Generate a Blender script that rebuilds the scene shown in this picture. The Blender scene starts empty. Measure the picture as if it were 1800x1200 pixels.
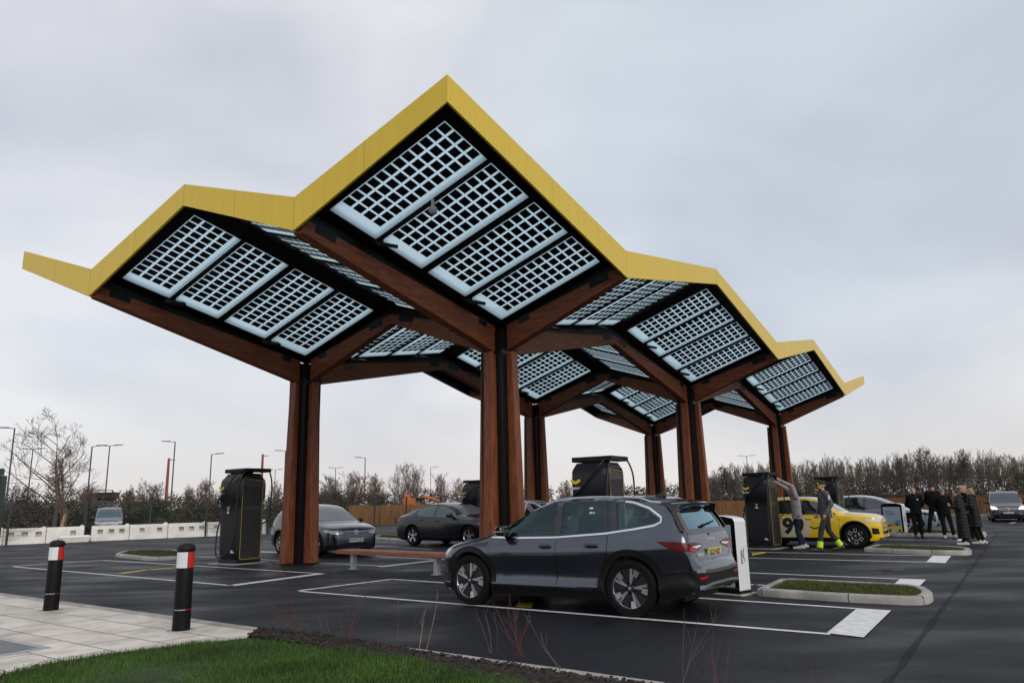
import bpy, bmesh, math, random
import numpy as np
from mathutils import Vector, Matrix
from mathutils.bvhtree import BVHTree
random.seed(7); rng = np.random.default_rng(7)
scene = bpy.context.scene
COL = scene.collection
PI = math.pi
# ------------------------------------------------------------------ camera numbers
F_PX, PITCH, ROLL, CAM_H = 1313.957, 0.2115048, -0.0230494, 1.54358
def cam_axes():
    c, s = math.cos(PITCH), math.sin(PITCH); cr, sr = math.cos(ROLL), math.sin(ROLL)
    R = Vector((1, 0, 0)); U = Vector((0, -s, c)); Fw = Vector((0, c, s))
    return R*cr + U*sr, U*cr - R*sr, Fw
def ray(px, py):
    R, U, Fw = cam_axes()
    return R*((px-900)/F_PX) - U*((py-600)/F_PX) + Fw
def G(px, py, z=0.0):
    d = ray(px, py); t = (z-CAM_H)/d.z
    return Vector((d.x*t, d.y*t, z))
def AT(px, py, dist):
    """the point seen at (px, py) whose ground distance along +Y-ish depth is dist"""
    d = ray(px, py); t = dist/d.y
    return Vector((d.x*t, d.y*t, CAM_H + d.z*t))
# canopy grid
TH = 0.584671589
AV = Vector((-math.cos(TH), math.sin(TH), 0)); BV = Vector((math.sin(TH), math.cos(TH), 0))
ORG = Vector((-0.93793, 10.71295, 0)); SA = 3.46236; SB = 6.33491
def CP(a, b, z=0.0):
    v = ORG + AV*(a*SA) + BV*(b*SB); v.z = z; return v
# ------------------------------------------------------------------ helpers
def tag(o, label=None, cat=None, group=None, kind=None):
    if label: o['label'] = label
    if cat: o['category'] = cat
    if group: o['group'] = group
    if kind: o['kind'] = kind
    return o
def thing(name, label, cat, loc=(0, 0, 0), rz=0.0, group=None, scale=None):
    o = bpy.data.objects.new(name, None); COL.objects.link(o)
    o.empty_display_size = 0.2
    o.location = loc; o.rotation_euler = (0, 0, rz)
    if scale: o.scale = (scale,)*3
    return tag(o, label, cat, group)
def dup(root, loc, rz, label=None, group=None, scale=None):
    r = root.copy(); COL.objects.link(r); r.location = loc; r.rotation_euler = (0, 0, rz)
    if scale: r.scale = (scale,)*3
    if label: r['label'] = label
    if group: r['group'] = group
    def rec(src, dst):
        for ch in list(src.children):
            c = ch.copy(); COL.objects.link(c); c.parent = dst; rec(ch, c)
    rec(root, r)
    return r
def text_geo(s, size=1.0, align='CENTER', depth=0.0, shear=0.0, spacing=1.0, bold=0.0):
    cu = bpy.data.curves.new('txt', 'FONT'); cu.body = s; cu.size = size; cu.align_x = align; cu.align_y = 'CENTER'
    cu.extrude = depth; cu.shear = shear; cu.space_character = spacing; cu.offset = bold; cu.resolution_u = 3
    ob = bpy.data.objects.new('txt', cu); COL.objects.link(ob)
    dg = bpy.context.evaluated_depsgraph_get()
    me = bpy.data.meshes.new_from_object(ob.evaluated_get(dg))
    vs = [v.co.copy() for v in me.vertices]; fs = [tuple(p.vertices) for p in me.polygons]
    bpy.data.objects.remove(ob); bpy.data.curves.remove(cu); bpy.data.meshes.remove(me)
    return vs, fs
class MB:
    def __init__(s): s.v = []; s.f = []; s.mi = []; s.mat = 0; s.M = None
    def add(s, vs, fs):
        n = len(s.v)
        if s.M is not None: vs = [s.M @ Vector(v) for v in vs]
        s.v += [tuple(v) for v in vs]; s.f += [tuple(i+n for i in f) for f in fs]; s.mi += [s.mat]*len(fs)
        return s
    def box(s, c, d, rz=0.0, R=None):
        hx, hy, hz = d[0]/2, d[1]/2, d[2]/2
        pts = [Vector((x, y, z)) for z in (-hz, hz) for y in (-hy, hy) for x in (-hx, hx)]
        if rz: R = Matrix.Rotation(rz, 3, 'Z')
        if R is not None: pts = [R @ p for p in pts]
        c = Vector(c)
        return s.add([p+c for p in pts], [(0, 2, 3, 1), (4, 5, 7, 6), (0, 1, 5, 4), (2, 6, 7, 3), (0, 4, 6, 2), (1, 3, 7, 5)])
    def hexa(s, p):  # bottom 4 (ccw from above), top 4
        return s.add(p, [(3, 2, 1, 0), (4, 5, 6, 7), (0, 1, 5, 4), (1, 2, 6, 5), (2, 3, 7, 6), (3, 0, 4, 7)])
    def prism(s, poly, vec):
        n = len(poly); v = Vector(vec); a = [Vector(p) for p in poly]
        fs = [tuple(range(n))[::-1], tuple(range(n, 2*n))] + [(i, (i+1) % n, n+(i+1) % n, n+i) for i in range(n)]
        return s.add(a+[p+v for p in a], fs)
    def poly(s, pts): return s.add(pts, [tuple(range(len(pts)))])
    def tube(s, pts, r, n=8, caps=True, closed=False):
        pts = [Vector(p) for p in pts]; m = len(pts)
        rs = r if isinstance(r, (list, tuple)) else [r]*m
        vs = []; up = None
        for i, p in enumerate(pts):
            if closed: t = pts[(i+1) % m]-pts[i-1]
            else: t = pts[min(i+1, m-1)]-pts[max(i-1, 0)]
            t = t.normalized() if t.length > 1e-9 else Vector((0, 0, 1))
            if up is None: up = Vector((0, 0, 1)) if abs(t.z) < .9 else Vector((1, 0, 0))
            u = t.cross(up)
            u = u.normalized() if u.length > 1e-6 else t.orthogonal().normalized()
            w = u.cross(t); up = w
            vs += [p + (u*math.cos(2*PI*k/n) + w*math.sin(2*PI*k/n))*rs[i] for k in range(n)]
        fs = []
        for i in range(m if closed else m-1):
            j = (i+1) % m
            fs += [(i*n+k, i*n+(k+1) % n, j*n+(k+1) % n, j*n+k) for k in range(n)]
        if caps and not closed: fs += [tuple(range(n))[::-1], tuple((m-1)*n+k for k in range(n))]
        return s.add(vs, fs)
    def lathe(s, prof, n=32, axis='Z', c=(0, 0, 0), caps=False):
        vs = []; c = Vector(c)
        for r, h in prof:
            for k in range(n):
                a = 2*PI*k/n; x, y = r*math.cos(a), r*math.sin(a)
                vs.append(c + (Vector((x, y, h)) if axis == 'Z' else Vector((x, h, y)) if axis == 'Y' else Vector((h, x, y))))
        m = len(prof); fs = []
        for i in range(m-1): fs += [(i*n+k, i*n+(k+1) % n, (i+1)*n+(k+1) % n, (i+1)*n+k) for k in range(n)]
        if caps: fs += [tuple(range(n))[::-1], tuple((m-1)*n+k for k in range(n))]
        if axis == 'Y': fs = [f[::-1] for f in fs]
        return s.add(vs, fs)
    def sphere(s, c, r, nu=16, nv=10, R=None):
        if not isinstance(r, (tuple, list)): r = (r, r, r)
        vs = []; c = Vector(c)
        for i in range(1, nv):
            th = PI*i/nv
            for k in range(nu):
                a = 2*PI*k/nu
                p = Vector((r[0]*math.sin(th)*math.cos(a), r[1]*math.sin(th)*math.sin(a), r[2]*math.cos(th)))
                vs.append(c + (R @ p if R is not None else p))
        top = Vector((0, 0, r[2])); bot = Vector((0, 0, -r[2]))
        if R is not None: top = R @ top; bot = R @ bot
        vs += [c+top, c+bot]; T = len(vs)-2; B = T+1; fs = []
        for i in range(nv-2): fs += [(i*nu+k, (i+1)*nu+k, (i+1)*nu+(k+1) % nu, i*nu+(k+1) % nu) for k in range(nu)]
        fs += [(T, k, (k+1) % nu) for k in range(nu)] + [(B, (nv-2)*nu+(k+1) % nu, (nv-2)*nu+k) for k in range(nu)]
        return s.add(vs, fs)
    def cap(s, a, b, ra, rb, n=12):
        """tapered capsule"""
        a = Vector(a); b = Vector(b)
        s.tube([a, b], [ra, rb], n); s.sphere(a, ra, n, 8); s.sphere(b, rb, n, 8); return s
    def text(s, st, size, M, **k):
        vs, fs = text_geo(st, size, **k); return s.add([M @ v for v in vs], fs)
    def mesh(s, name, mats):
        me = bpy.data.meshes.new(name); me.from_pydata(s.v, [], s.f)
        for m in (mats if isinstance(mats, (list, tuple)) else [mats]): me.materials.append(m)
        if any(s.mi): me.polygons.foreach_set('material_index', s.mi)
        me.update(); return me
    def build(s, name, mats, parent=None, smooth=None, bevel=0.0, loc=None, rz=0.0, seg=2, fix=False):
        me = s.mesh(name, mats)
        if fix:
            bm = bmesh.new(); bm.from_mesh(me); bmesh.ops.remove_doubles(bm, verts=bm.verts, dist=1e-5)
            bmesh.ops.recalc_face_normals(bm, faces=bm.faces); bm.to_mesh(me); bm.free()
        o = link(name, me, parent)
        if smooth is not None: smooth_by(me, smooth)
        if bevel:
            b = o.modifiers.new('b', 'BEVEL'); b.width = bevel; b.segments = seg; b.limit_method = 'ANGLE'; b.angle_limit = math.radians(40)
        if loc is not None: o.location = loc
        if rz: o.rotation_euler = (0, 0, rz)
        return o
def smooth_by(me, deg):
    me.polygons.foreach_set('use_smooth', [True]*len(me.polygons))
    me.set_sharp_from_angle(angle=math.radians(deg)); me.update()
def link(name, me, parent=None):
    o = bpy.data.objects.new(name, me); COL.objects.link(o)
    if parent is not None: o.parent = parent
    return o
def evaluated_mesh(o):
    dg = bpy.context.evaluated_depsgraph_get(); dg.update()
    return bpy.data.meshes.new_from_object(o.evaluated_get(dg))
def TR(loc, rx=0, ry=0, rz=0):
    return Matrix.Translation(Vector(loc)) @ Matrix.Rotation(rz, 4, 'Z') @ Matrix.Rotation(ry, 4, 'Y') @ Matrix.Rotation(rx, 4, 'X')
def frame(o, x, y):
    """matrix whose local x/y axes are x, y at o"""
    x = Vector(x).normalized(); y = Vector(y); y = (y - x*y.dot(x)).normalized(); z = x.cross(y)
    M = Matrix.Identity(4)
    for i in range(3): M[i][0], M[i][1], M[i][2], M[i][3] = x[i], y[i], z[i], o[i]
    return M
# ------------------------------------------------------------------ materials
def nt(m): return m.node_tree.nodes, m.node_tree.links
def mat(name, col, rough=.5, metal=0.0, spec=.5, var=0.0, vscale=8.0, bump=0.0, bscale=60.0, coat=0.0, rvar=0.0, stretch=None, col2=None, ior=1.5, emit=0.0, detail=6.0, coatrough=.03):
    m = bpy.data.materials.new(name); m.use_nodes = True; N, L = nt(m); b = N['Principled BSDF']
    b.inputs['Base Color'].default_value = (*col, 1); b.inputs['Roughness'].default_value = rough
    b.inputs['Metallic'].default_value = metal; b.inputs['Specular IOR Level'].default_value = spec; b.inputs['IOR'].default_value = ior
    b.inputs['Coat Weight'].default_value = coat; b.inputs['Coat Roughness'].default_value = coatrough
    if emit: b.inputs['Emission Color'].default_value = (*col, 1); b.inputs['Emission Strength'].default_value = emit
    if var or bump or rvar or col2:
        tc = N.new('ShaderNodeTexCoord'); mp = N.new('ShaderNodeMapping'); L.new(tc.outputs['Object'], mp.inputs[0])
        if stretch: mp.inputs['Scale'].default_value = stretch
        n = N.new('ShaderNodeTexNoise'); n.inputs['Scale'].default_value = vscale; n.inputs['Detail'].default_value = detail; L.new(mp.outputs[0], n.inputs['Vector'])
        if var or col2:
            r = N.new('ShaderNodeValToRGB'); r.color_ramp.elements[0].position = .3; r.color_ramp.elements[1].position = .7
            a = tuple(max(0, c*(1-var)) for c in col); z = col2 if col2 else tuple(min(1, c*(1+var)) for c in col)
            r.color_ramp.elements[0].color = (*a, 1); r.color_ramp.elements[1].color = (*z, 1)
            L.new(n.outputs['Fac'], r.inputs[0]); L.new(r.outputs[0], b.inputs['Base Color'])
        if rvar:
            mr = N.new('ShaderNodeMapRange'); mr.inputs['From Min'].default_value = .3; mr.inputs['From Max'].default_value = .7
            mr.inputs['To Min'].default_value = max(0, rough-rvar); mr.inputs['To Max'].default_value = min(1, rough+rvar)
            L.new(n.outputs['Fac'], mr.inputs['Value']); L.new(mr.outputs[0], b.inputs['Roughness'])
        if bump:
            n2 = N.new('ShaderNodeTexNoise'); n2.inputs['Scale'].default_value = bscale; n2.inputs['Detail'].default_value = 4; L.new(mp.outputs[0], n2.inputs['Vector'])
            bp = N.new('ShaderNodeBump'); bp.inputs['Strength'].default_value = bump; bp.inputs['Distance'].default_value = .02
            L.new(n2.outputs['Fac'], bp.inputs['Height']); L.new(bp.outputs[0], b.inputs['Normal'])
    return m
def glass_mat(name, tint=(.75, .85, .85), refl=1.0, rough=0.0, gcol=(1, 1, 1)):
    m = bpy.data.materials.new(name); m.use_nodes = True; N, L = nt(m); N.remove(N['Principled BSDF'])
    out = N['Material Output']; t = N.new('ShaderNodeBsdfTransparent'); t.inputs[0].default_value = (*tint, 1)
    g = N.new('ShaderNodeBsdfGlossy'); g.inputs['Roughness'].default_value = rough; g.inputs[0].default_value = (*gcol, 1)
    fr = N.new('ShaderNodeFresnel'); fr.inputs[0].default_value = 1.5
    mu = N.new('ShaderNodeMath'); mu.operation = 'MULTIPLY'; mu.inputs[1].default_value = refl; mu.use_clamp = True; L.new(fr.outputs[0], mu.inputs[0])
    mx = N.new('ShaderNodeMixShader'); L.new(mu.outputs[0], mx.inputs[0]); L.new(t.outputs[0], mx.inputs[1]); L.new(g.outputs[0], mx.inputs[2]); L.new(mx.outputs[0], out.inputs[0])
    return m
def wood_mat(name, c1, c2, rough=.6, grain=(1.2, 14, 14), bump=.15, knots=True):
    """grain runs along local X of the texture space (object coordinates)"""
    m = bpy.data.materials.new(name); m.use_nodes = True; N, L = nt(m); b = N['Principled BSDF']; b.inputs['Roughness'].default_value = rough
    tc = N.new('ShaderNodeTexCoord'); mp = N.new('ShaderNodeMapping'); mp.inputs['Scale'].default_value = grain; L.new(tc.outputs['Object'], mp.inputs[0])
    n = N.new('ShaderNodeTexNoise'); n.inputs['Scale'].default_value = 2.2; n.inputs['Detail'].default_value = 8; n.inputs['Distortion'].default_value = .6; L.new(mp.outputs[0], n.inputs['Vector'])
    r = N.new('ShaderNodeValToRGB'); r.color_ramp.elements[0].position = .32; r.color_ramp.elements[1].position = .68
    r.color_ramp.elements[0].color = (*c1, 1); r.color_ramp.elements[1].color = (*c2, 1); L.new(n.outputs['Fac'], r.inputs[0])
    n3 = N.new('ShaderNodeTexNoise'); n3.inputs['Scale'].default_value = 9; n3.inputs['Detail'].default_value = 2; L.new(tc.outputs['Object'], n3.inputs['Vector'])
    r3 = N.new('ShaderNodeValToRGB'); r3.color_ramp.elements[0].position = .27; r3.color_ramp.elements[1].position = .36
    r3.color_ramp.elements[0].color = (.35, .3, .3, 1); r3.color_ramp.elements[1].color = (1, 1, 1, 1); L.new(n3.outputs['Fac'], r3.inputs[0])
    mx = N.new('ShaderNodeMix'); mx.data_type = 'RGBA'; mx.blend_type = 'MULTIPLY'; mx.inputs['Factor'].default_value = .8 if knots else 0
    L.new(r.outputs[0], mx.inputs['A']); L.new(r3.outputs[0], mx.inputs['B']); L.new(mx.outputs['Result'], b.inputs['Base Color'])
    bp = N.new('ShaderNodeBump'); bp.inputs['Strength'].default_value = bump; bp.inputs['Distance'].default_value = .01
    L.new(n.outputs['Fac'], bp.inputs['Height']); L.new(bp.outputs[0], b.inputs['Normal'])
    return m
def asphalt(name, base, hi, rlo, rhi, sc=.18, line=None):
    m = bpy.data.materials.new(name); m.use_nodes = True; N, L = nt(m); b = N['Principled BSDF']; b.inputs['Specular IOR Level'].default_value = .28
    tc = N.new('ShaderNodeTexCoord')
    n1 = N.new('ShaderNodeTexNoise'); n1.inputs['Scale'].default_value = sc; n1.inputs['Detail'].default_value = 7; n1.inputs['Roughness'].default_value = .62; L.new(tc.outputs['Object'], n1.inputs['Vector'])
    n2 = N.new('ShaderNodeTexNoise'); n2.inputs['Scale'].default_value = 70; n2.inputs['Detail'].default_value = 6; L.new(tc.outputs['Object'], n2.inputs['Vector'])
    v = N.new('ShaderNodeTexVoronoi'); v.inputs['Scale'].default_value = 90; L.new(tc.outputs['Object'], v.inputs['Vector'])
    r = N.new('ShaderNodeValToRGB'); r.color_ramp.elements[0].position = .42; r.color_ramp.elements[1].position = .86
    r.color_ramp.elements[0].color = (*base, 1); r.color_ramp.elements[1].color = (*hi, 1)
    ad = N.new('ShaderNodeMath'); ad.operation = 'MULTIPLY_ADD'; ad.inputs[1].default_value = .8; L.new(n2.outputs['Fac'], ad.inputs[0])
    h = N.new('ShaderNodeMath'); h.operation = 'MULTIPLY'; h.inputs[1].default_value = .35; L.new(n1.outputs['Fac'], h.inputs[0]); L.new(h.outputs[0], ad.inputs[2]); L.new(ad.outputs[0], r.inputs[0])
    L.new(r.outputs[0], b.inputs['Base Color'])
    mp = N.new('ShaderNodeMapping'); mp.inputs['Rotation'].default_value = (0, 0, math.radians(-52)); mp.inputs['Scale'].default_value = (.5, 1.0, 1)
    L.new(tc.outputs['Object'], mp.inputs[0])
    n3 = N.new('ShaderNodeTexNoise'); n3.inputs['Scale'].default_value = .9; n3.inputs['Detail'].default_value = 5; L.new(mp.outputs[0], n3.inputs['Vector'])
    mr = N.new('ShaderNodeMapRange'); mr.inputs['From Min'].default_value = .32; mr.inputs['From Max'].default_value = .68; mr.inputs['To Min'].default_value = rlo; mr.inputs['To Max'].default_value = rhi
    L.new(n3.outputs['Fac'], mr.inputs['Value']); L.new(mr.outputs[0], b.inputs['Roughness'])
    bp = N.new('ShaderNodeBump'); bp.inputs['Strength'].default_value = .6; bp.inputs['Distance'].default_value = .008
    L.new(v.outputs['Distance'], bp.inputs['Height']); L.new(bp.outputs[0], b.inputs['Normal'])
    return m
M = {}
M['tarmac'] = asphalt('tarmac', (.0022, .0025, .0042), (.0175, .0187, .0275), .42, .78)
M['road'] = asphalt('road tarmac', (.004, .0043, .0062), (.026, .0272, .036), .45, .80, .3)
M['strip'] = asphalt('grey strip', (.010, .0105, .012), (.026, .027, .031), .5, .8)
M['line'] = mat('road paint white', (.72, .72, .73), .55, var=.16, vscale=9, bump=.2, bscale=120)
M['yline'] = mat('road paint yellow', (.62, .42, .03), .55, var=.14, vscale=8)
M['kerb'] = mat('kerb concrete', (.36, .345, .32), .85, var=.35, vscale=2.5, bump=.3, bscale=90)
M['fascia'] = mat('yellow fascia', (.765, .535, .028), .38, var=.05, vscale=2.2, stretch=(7, 7, .35), spec=.5)
M['soffit'] = mat('black soffit', (.004, .0045, .006), .35, var=.3, vscale=3, spec=.25)
M['steel'] = mat('black steel', (.006, .006, .0075), .4, metal=.0, spec=.3, var=.3, vscale=4)
M['glulam'] = wood_mat('glulam timber', (.135, .033, .010), (.255, .074, .024), .58, (1.2, 9, 9))
M['glulam_v'] = wood_mat('glulam timber post', (.135, .032, .009), (.265, .078, .025), .55, (9, 9, .9))

M['frit'] = None
M['cell'] = mat('solar cell', (.006, .008, .012), .4, var=.3, vscale=2)
M['black'] = mat('black plastic', (.006, .006, .007), .55, spec=.3, var=.2, vscale=20)
M['charger'] = mat('charger anthracite', (.010, .011, .0135), .45, spec=.4, var=.12, vscale=5, bump=.03, bscale=300)
M['cable'] = mat('cable rubber', (.01, .01, .011), .45)
M['logo_y'] = mat('logo yellow', (.72, .52, .02), .45)
M['white'] = mat('white paint', (.75, .76, .78), .4, var=.04, vscale=3)
M['offwhite'] = mat('white plastic', (.80, .775, .72), .55, var=.12, vscale=2.5, bump=.1, bscale=30)
M['galv'] = mat('galvanised steel', (.42, .44, .46), .45, metal=.7, var=.15, vscale=12)
M['lamp_post'] = mat('lamp post paint', (.06, .05, .075), .5, var=.15)
M['lamp_grey'] = mat('lamp post grey', (.3, .3, .31), .5, var=.15)
M['mast'] = mat('mast red', (.3, .07, .05), .6, var=.2)
M['fence_green'] = mat('fence green', (.012, .035, .03), .5, var=.2)
M['fence_post'] = mat('fence post green', (.012, .03, .04), .45, var=.2)
M['red'] = mat('reflective red', (.55, .02, .02), .3)
M['reflw'] = mat('reflective white', (.72, .74, .76), .35, var=.06, vscale=30)
M['mulch'] = mat('mulch bark', (.007, .005, .004), .95, var=.6, vscale=25, bump=1.0, bscale=30, col2=(.028, .018, .013))
M['soil'] = mat('verge soil', (.03, .03, .018), .95, var=.6, vscale=.6, bump=.6, bscale=6, col2=(.05, .055, .025))
M['turf'] = mat('turf base', (.016, .035, .008), .95, var=.5, vscale=5, col2=(.04, .075, .014))
M['twig_red'] = mat('red stems', (.11, .032, .024), .6, var=.3)
M['twig_pale'] = mat('pale stems', (.3, .2, .13), .6, var=.3)
M['bark'] = mat('bark', (.095, .078, .066), .9, var=.4, vscale=10)
M['bark2'] = mat('bark reddish', (.19, .128, .10), .9, var=.4, vscale=6)
M['bark3'] = mat('bark greenish', (.155, .128, .098), .9, var=.4, vscale=6)
M['ever'] = mat('evergreen leaves', (.022, .03, .014), .7, var=.5, vscale=3)
M['stumpw'] = mat('cut wood', (.42, .27, .13), .8, var=.3, vscale=8)
def leaf_mat(name, c1, c2):
    m = bpy.data.materials.new(name); m.use_nodes = True; N, L = nt(m); b = N['Principled BSDF']; b.inputs['Roughness'].default_value = .6
    g = N.new('ShaderNodeNewGeometry'); r = N.new('ShaderNodeValToRGB')
    r.color_ramp.elements[0].color = (*c1, 1); r.color_ramp.elements[1].color = (*c2, 1)
    L.new(g.outputs['Random Per Island'], r.inputs[0])
    tc = N.new('ShaderNodeTexCoord'); n = N.new('ShaderNodeTexNoise'); n.inputs['Scale'].default_value = 1.1; n.inputs['Detail'].default_value = 5; L.new(tc.outputs['Object'], n.inputs['Vector'])
    r2 = N.new('ShaderNodeValToRGB'); r2.color_ramp.elements[0].position = .35; r2.color_ramp.elements[1].position = .62
    r2.color_ramp.elements[0].color = (.5, .42, .32, 1); r2.color_ramp.elements[1].color = (1, 1, 1, 1); L.new(n.outputs['Fac'], r2.inputs[0])
    mx = N.new('ShaderNodeMix'); mx.data_type = 'RGBA'; mx.blend_type = 'MULTIPLY'; mx.inputs['Factor'].default_value = .85
    L.new(r.outputs[0], mx.inputs['A']); L.new(r2.outputs[0], mx.inputs['B']); L.new(mx.outputs['Result'], b.inputs['Base Color'])
    return m
M['grass'] = leaf_mat('grass blades', (.022, .075, .006), (.085, .21, .016))
M['drygrass'] = leaf_mat('dry grass blades', (.05, .045, .015), (.15, .12, .045))
M['mossgrass'] = leaf_mat('moss grass blades', (.045, .06, .008), (.12, .13, .02))
# slab paving
def paving_mat():
    m = bpy.data.materials.new('stone paving'); m.use_nodes = True; N, L = nt(m); b = N['Principled BSDF']; b.inputs['Roughness'].default_value = .6
    tc = N.new('ShaderNodeTexCoord'); br = N.new('ShaderNodeTexBrick'); L.new(tc.outputs['Object'], br.inputs['Vector'])
    br.inputs['Scale'].default_value = 1.0; br.inputs['Brick Width'].default_value = 1.15; br.inputs['Row Height'].default_value = .56
    br.inputs['Mortar Size'].default_value = .011; br.inputs['Mortar Smooth'].default_value = .3; br.offset = .5
    br.inputs['Color1'].default_value = (.62, .57, .51, 1); br.inputs['Color2'].default_value = (.76, .70, .63, 1); br.inputs['Mortar'].default_value = (.09, .075, .065, 1)
    n = N.new('ShaderNodeTexNoise'); n.inputs['Scale'].default_value = 1.6; n.inputs['Detail'].default_value = 8; n.inputs['Roughness'].default_value = .65; L.new(tc.outputs['Object'], n.inputs['Vector'])
    r = N.new('ShaderNodeValToRGB'); r.color_ramp.elements[0].position = .36; r.color_ramp.elements[1].position = .56
    r.color_ramp.elements[0].color = (.62, .6, .57, 1); r.color_ramp.elements[1].color = (1, 1, 1, 1); L.new(n.outputs['Fac'], r.inputs[0])
    mx = N.new('ShaderNodeMix'); mx.data_type = 'RGBA'; mx.blend_type = 'MULTIPLY'; mx.inputs['Factor'].default_value = .85
    L.new(br.outputs['Color'], mx.inputs['A']); L.new(r.outputs[0], mx.inputs['B']); L.new(mx.outputs['Result'], b.inputs['Base Color'])
    bp = N.new('ShaderNodeBump'); bp.inputs['Strength'].default_value = .4; bp.inputs['Distance'].default_value = .005; bp.invert = True
    L.new(br.outputs['Fac'], bp.inputs['Height']); L.new(bp.outputs[0], b.inputs['Normal'])
    return m
M['paving'] = paving_mat()
M['fencewood'] = wood_mat('fence boards', (.15, .068, .02), (.31, .15, .05), .75, (5.5, 5.5, .4), .3)
def frit_mat():
    m = bpy.data.materials.new('translucent glazing band'); m.use_nodes = True; N, L = nt(m); N.remove(N['Principled BSDF'])
    t = N.new('ShaderNodeBsdfTranslucent'); t.inputs[0].default_value = (.74, .86, .90, 1); p = N.new('ShaderNodeBsdfTransparent'); p.inputs[0].default_value = (.84, .94, .97, 1)
    mx = N.new('ShaderNodeMixShader'); mx.inputs[0].default_value = .38; L.new(t.outputs[0], mx.inputs[1]); L.new(p.outputs[0], mx.inputs[2]); L.new(mx.outputs[0], N['Material Output'].inputs[0])
    return m
M['frit'] = frit_mat(); M['pvglass'] = M['frit']
# ------------------------------------------------------------------ camera, sky, sun
cd = bpy.data.cameras.new('camera'); cam = bpy.data.objects.new('camera', cd); COL.objects.link(cam); scene.camera = cam
cd.sensor_fit = 'HORIZONTAL'; cd.sensor_width = 36; cd.lens = F_PX/1800*36; cd.clip_end = 3000; cd.clip_start = .1
_R, _U, _F = cam_axes(); _m = Matrix.Identity(4)
for i in range(3): _m[i][0], _m[i][1], _m[i][2] = _R[i], _U[i], -_F[i]
_m.translation = (0, 0, CAM_H); cam.matrix_world = _m
SUN_EL, SUN_AZ = math.radians(28), math.radians(-58)      # direction to the sun, azimuth from +X
w = bpy.data.worlds.new('World'); scene.world = w; w.use_nodes = True
N, L = w.node_tree.nodes, w.node_tree.links
bg = N['Background']; sky = N.new('ShaderNodeTexSky'); sky.sky_type = 'NISHITA'; sky.sun_disc = False
sky.sun_elevation = SUN_EL; sky.sun_rotation = PI/2 - SUN_AZ; L.new(sky.outputs[0], bg.inputs[0]); bg.inputs[1].default_value = .12
tc = N.new('ShaderNodeTexCoord'); sx = N.new('ShaderNodeSeparateXYZ'); L.new(tc.outputs['Generated'], sx.inputs[0])
mp = N.new('ShaderNodeMapping'); mp.inputs['Scale'].default_value = (1.0, 1.0, 1.9); mp.inputs['Location'].default_value = (.37, .1, .2); L.new(tc.outputs['Generated'], mp.inputs[0])
n1 = N.new('ShaderNodeTexNoise'); n1.inputs['Scale'].default_value = 2.1; n1.inputs['Detail'].default_value = 7; n1.inputs['Roughness'].default_value = .48; n1.inputs['Distortion'].default_value = .3; L.new(mp.outputs[0], n1.inputs['Vector'])
cl = N.new('ShaderNodeValToRGB'); e = cl.color_ramp.elements
e[0].position = .36; e[0].color = (.60, .625, .70, 1); e[1].position = .62; e[1].color = (.86, .86, .885, 1)
L.new(n1.outputs['Fac'], cl.inputs[0])
hz = N.new('ShaderNodeValToRGB'); e = hz.color_ramp.elements       # warm, brighter band above the horizon
e[0].position = 0.0; e[0].color = (.80, .73, .69, 1); e[1].position = .26; e[1].color = (0, 0, 0, 1)
L.new(sx.outputs['Z'], hz.inputs[0])
hf = N.new('ShaderNodeMapRange'); hf.inputs['From Min'].default_value = .0; hf.inputs['From Max'].default_value = .20; hf.inputs['To Min'].default_value = .85; hf.inputs['To Max'].default_value = 0; L.new(sx.outputs['Z'], hf.inputs['Value'])
hp = N.new('ShaderNodeMath'); hp.operation = 'POWER'; hp.inputs[1].default_value = 1.5; L.new(hf.outputs[0], hp.inputs[0])
hm = N.new('ShaderNodeMix'); hm.data_type = 'RGBA'; L.new(hp.outputs[0], hm.inputs['Factor']); L.new(cl.outputs[0], hm.inputs['A']); hm.inputs['B'].default_value = (.82, .765, .735, 1)
bg2 = N.new('ShaderNodeBackground'); L.new(hm.outputs['Result'], bg2.inputs[0]); bg2.inputs[1].default_value = 1.0
cov = N.new('ShaderNodeTexNoise'); cov.inputs['Scale'].default_value = 1.3; cov.inputs['Detail'].default_value = 4
mp2 = N.new('ShaderNodeMapping'); mp2.inputs['Location'].default_value = (1.7, .4, .9); L.new(tc.outputs['Generated'], mp2.inputs[0]); L.new(mp2.outputs[0], cov.inputs['Vector'])
cr = N.new('ShaderNodeMapRange'); cr.inputs['From Min'].default_value = .3; cr.inputs['From Max'].default_value = .6; cr.inputs['To Min'].default_value = .86; cr.inputs['To Max'].default_value = .97; L.new(cov.outputs['Fac'], cr.inputs['Value'])
# a thinner place in the cloud, up on the right, lets some blue through
pd = N.new('ShaderNodeVectorMath'); pd.operation = 'DOT_PRODUCT'; _p = ray(1330, 170).normalized(); pd.inputs[1].default_value = _p
nrmz = N.new('ShaderNodeVectorMath'); nrmz.operation = 'NORMALIZE'; L.new(tc.outputs['Generated'], nrmz.inputs[0]); L.new(nrmz.outputs[0], pd.inputs[0])
pm2 = N.new('ShaderNodeMapRange'); pm2.interpolation_type = 'SMOOTHSTEP'; pm2.inputs['From Min'].default_value = .90; pm2.inputs['From Max'].default_value = .995; pm2.inputs['To Min'].default_value = 0; pm2.inputs['To Max'].default_value = .75; L.new(pd.outputs['Value'], pm2.inputs['Value'])
pk = N.new('ShaderNodeMath'); pk.operation = 'MULTIPLY'; L.new(pm2.outputs[0], pk.inputs[0]); L.new(n1.outputs['Fac'], pk.inputs[1])
bl = N.new('ShaderNodeMix'); bl.data_type = 'RGBA'; L.new(pk.outputs[0], bl.inputs['Factor']); L.new(hm.outputs['Result'], bl.inputs['A']); bl.inputs['B'].default_value = (.56, .70, .80, 1); L.new(bl.outputs['Result'], bg2.inputs[0])
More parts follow.
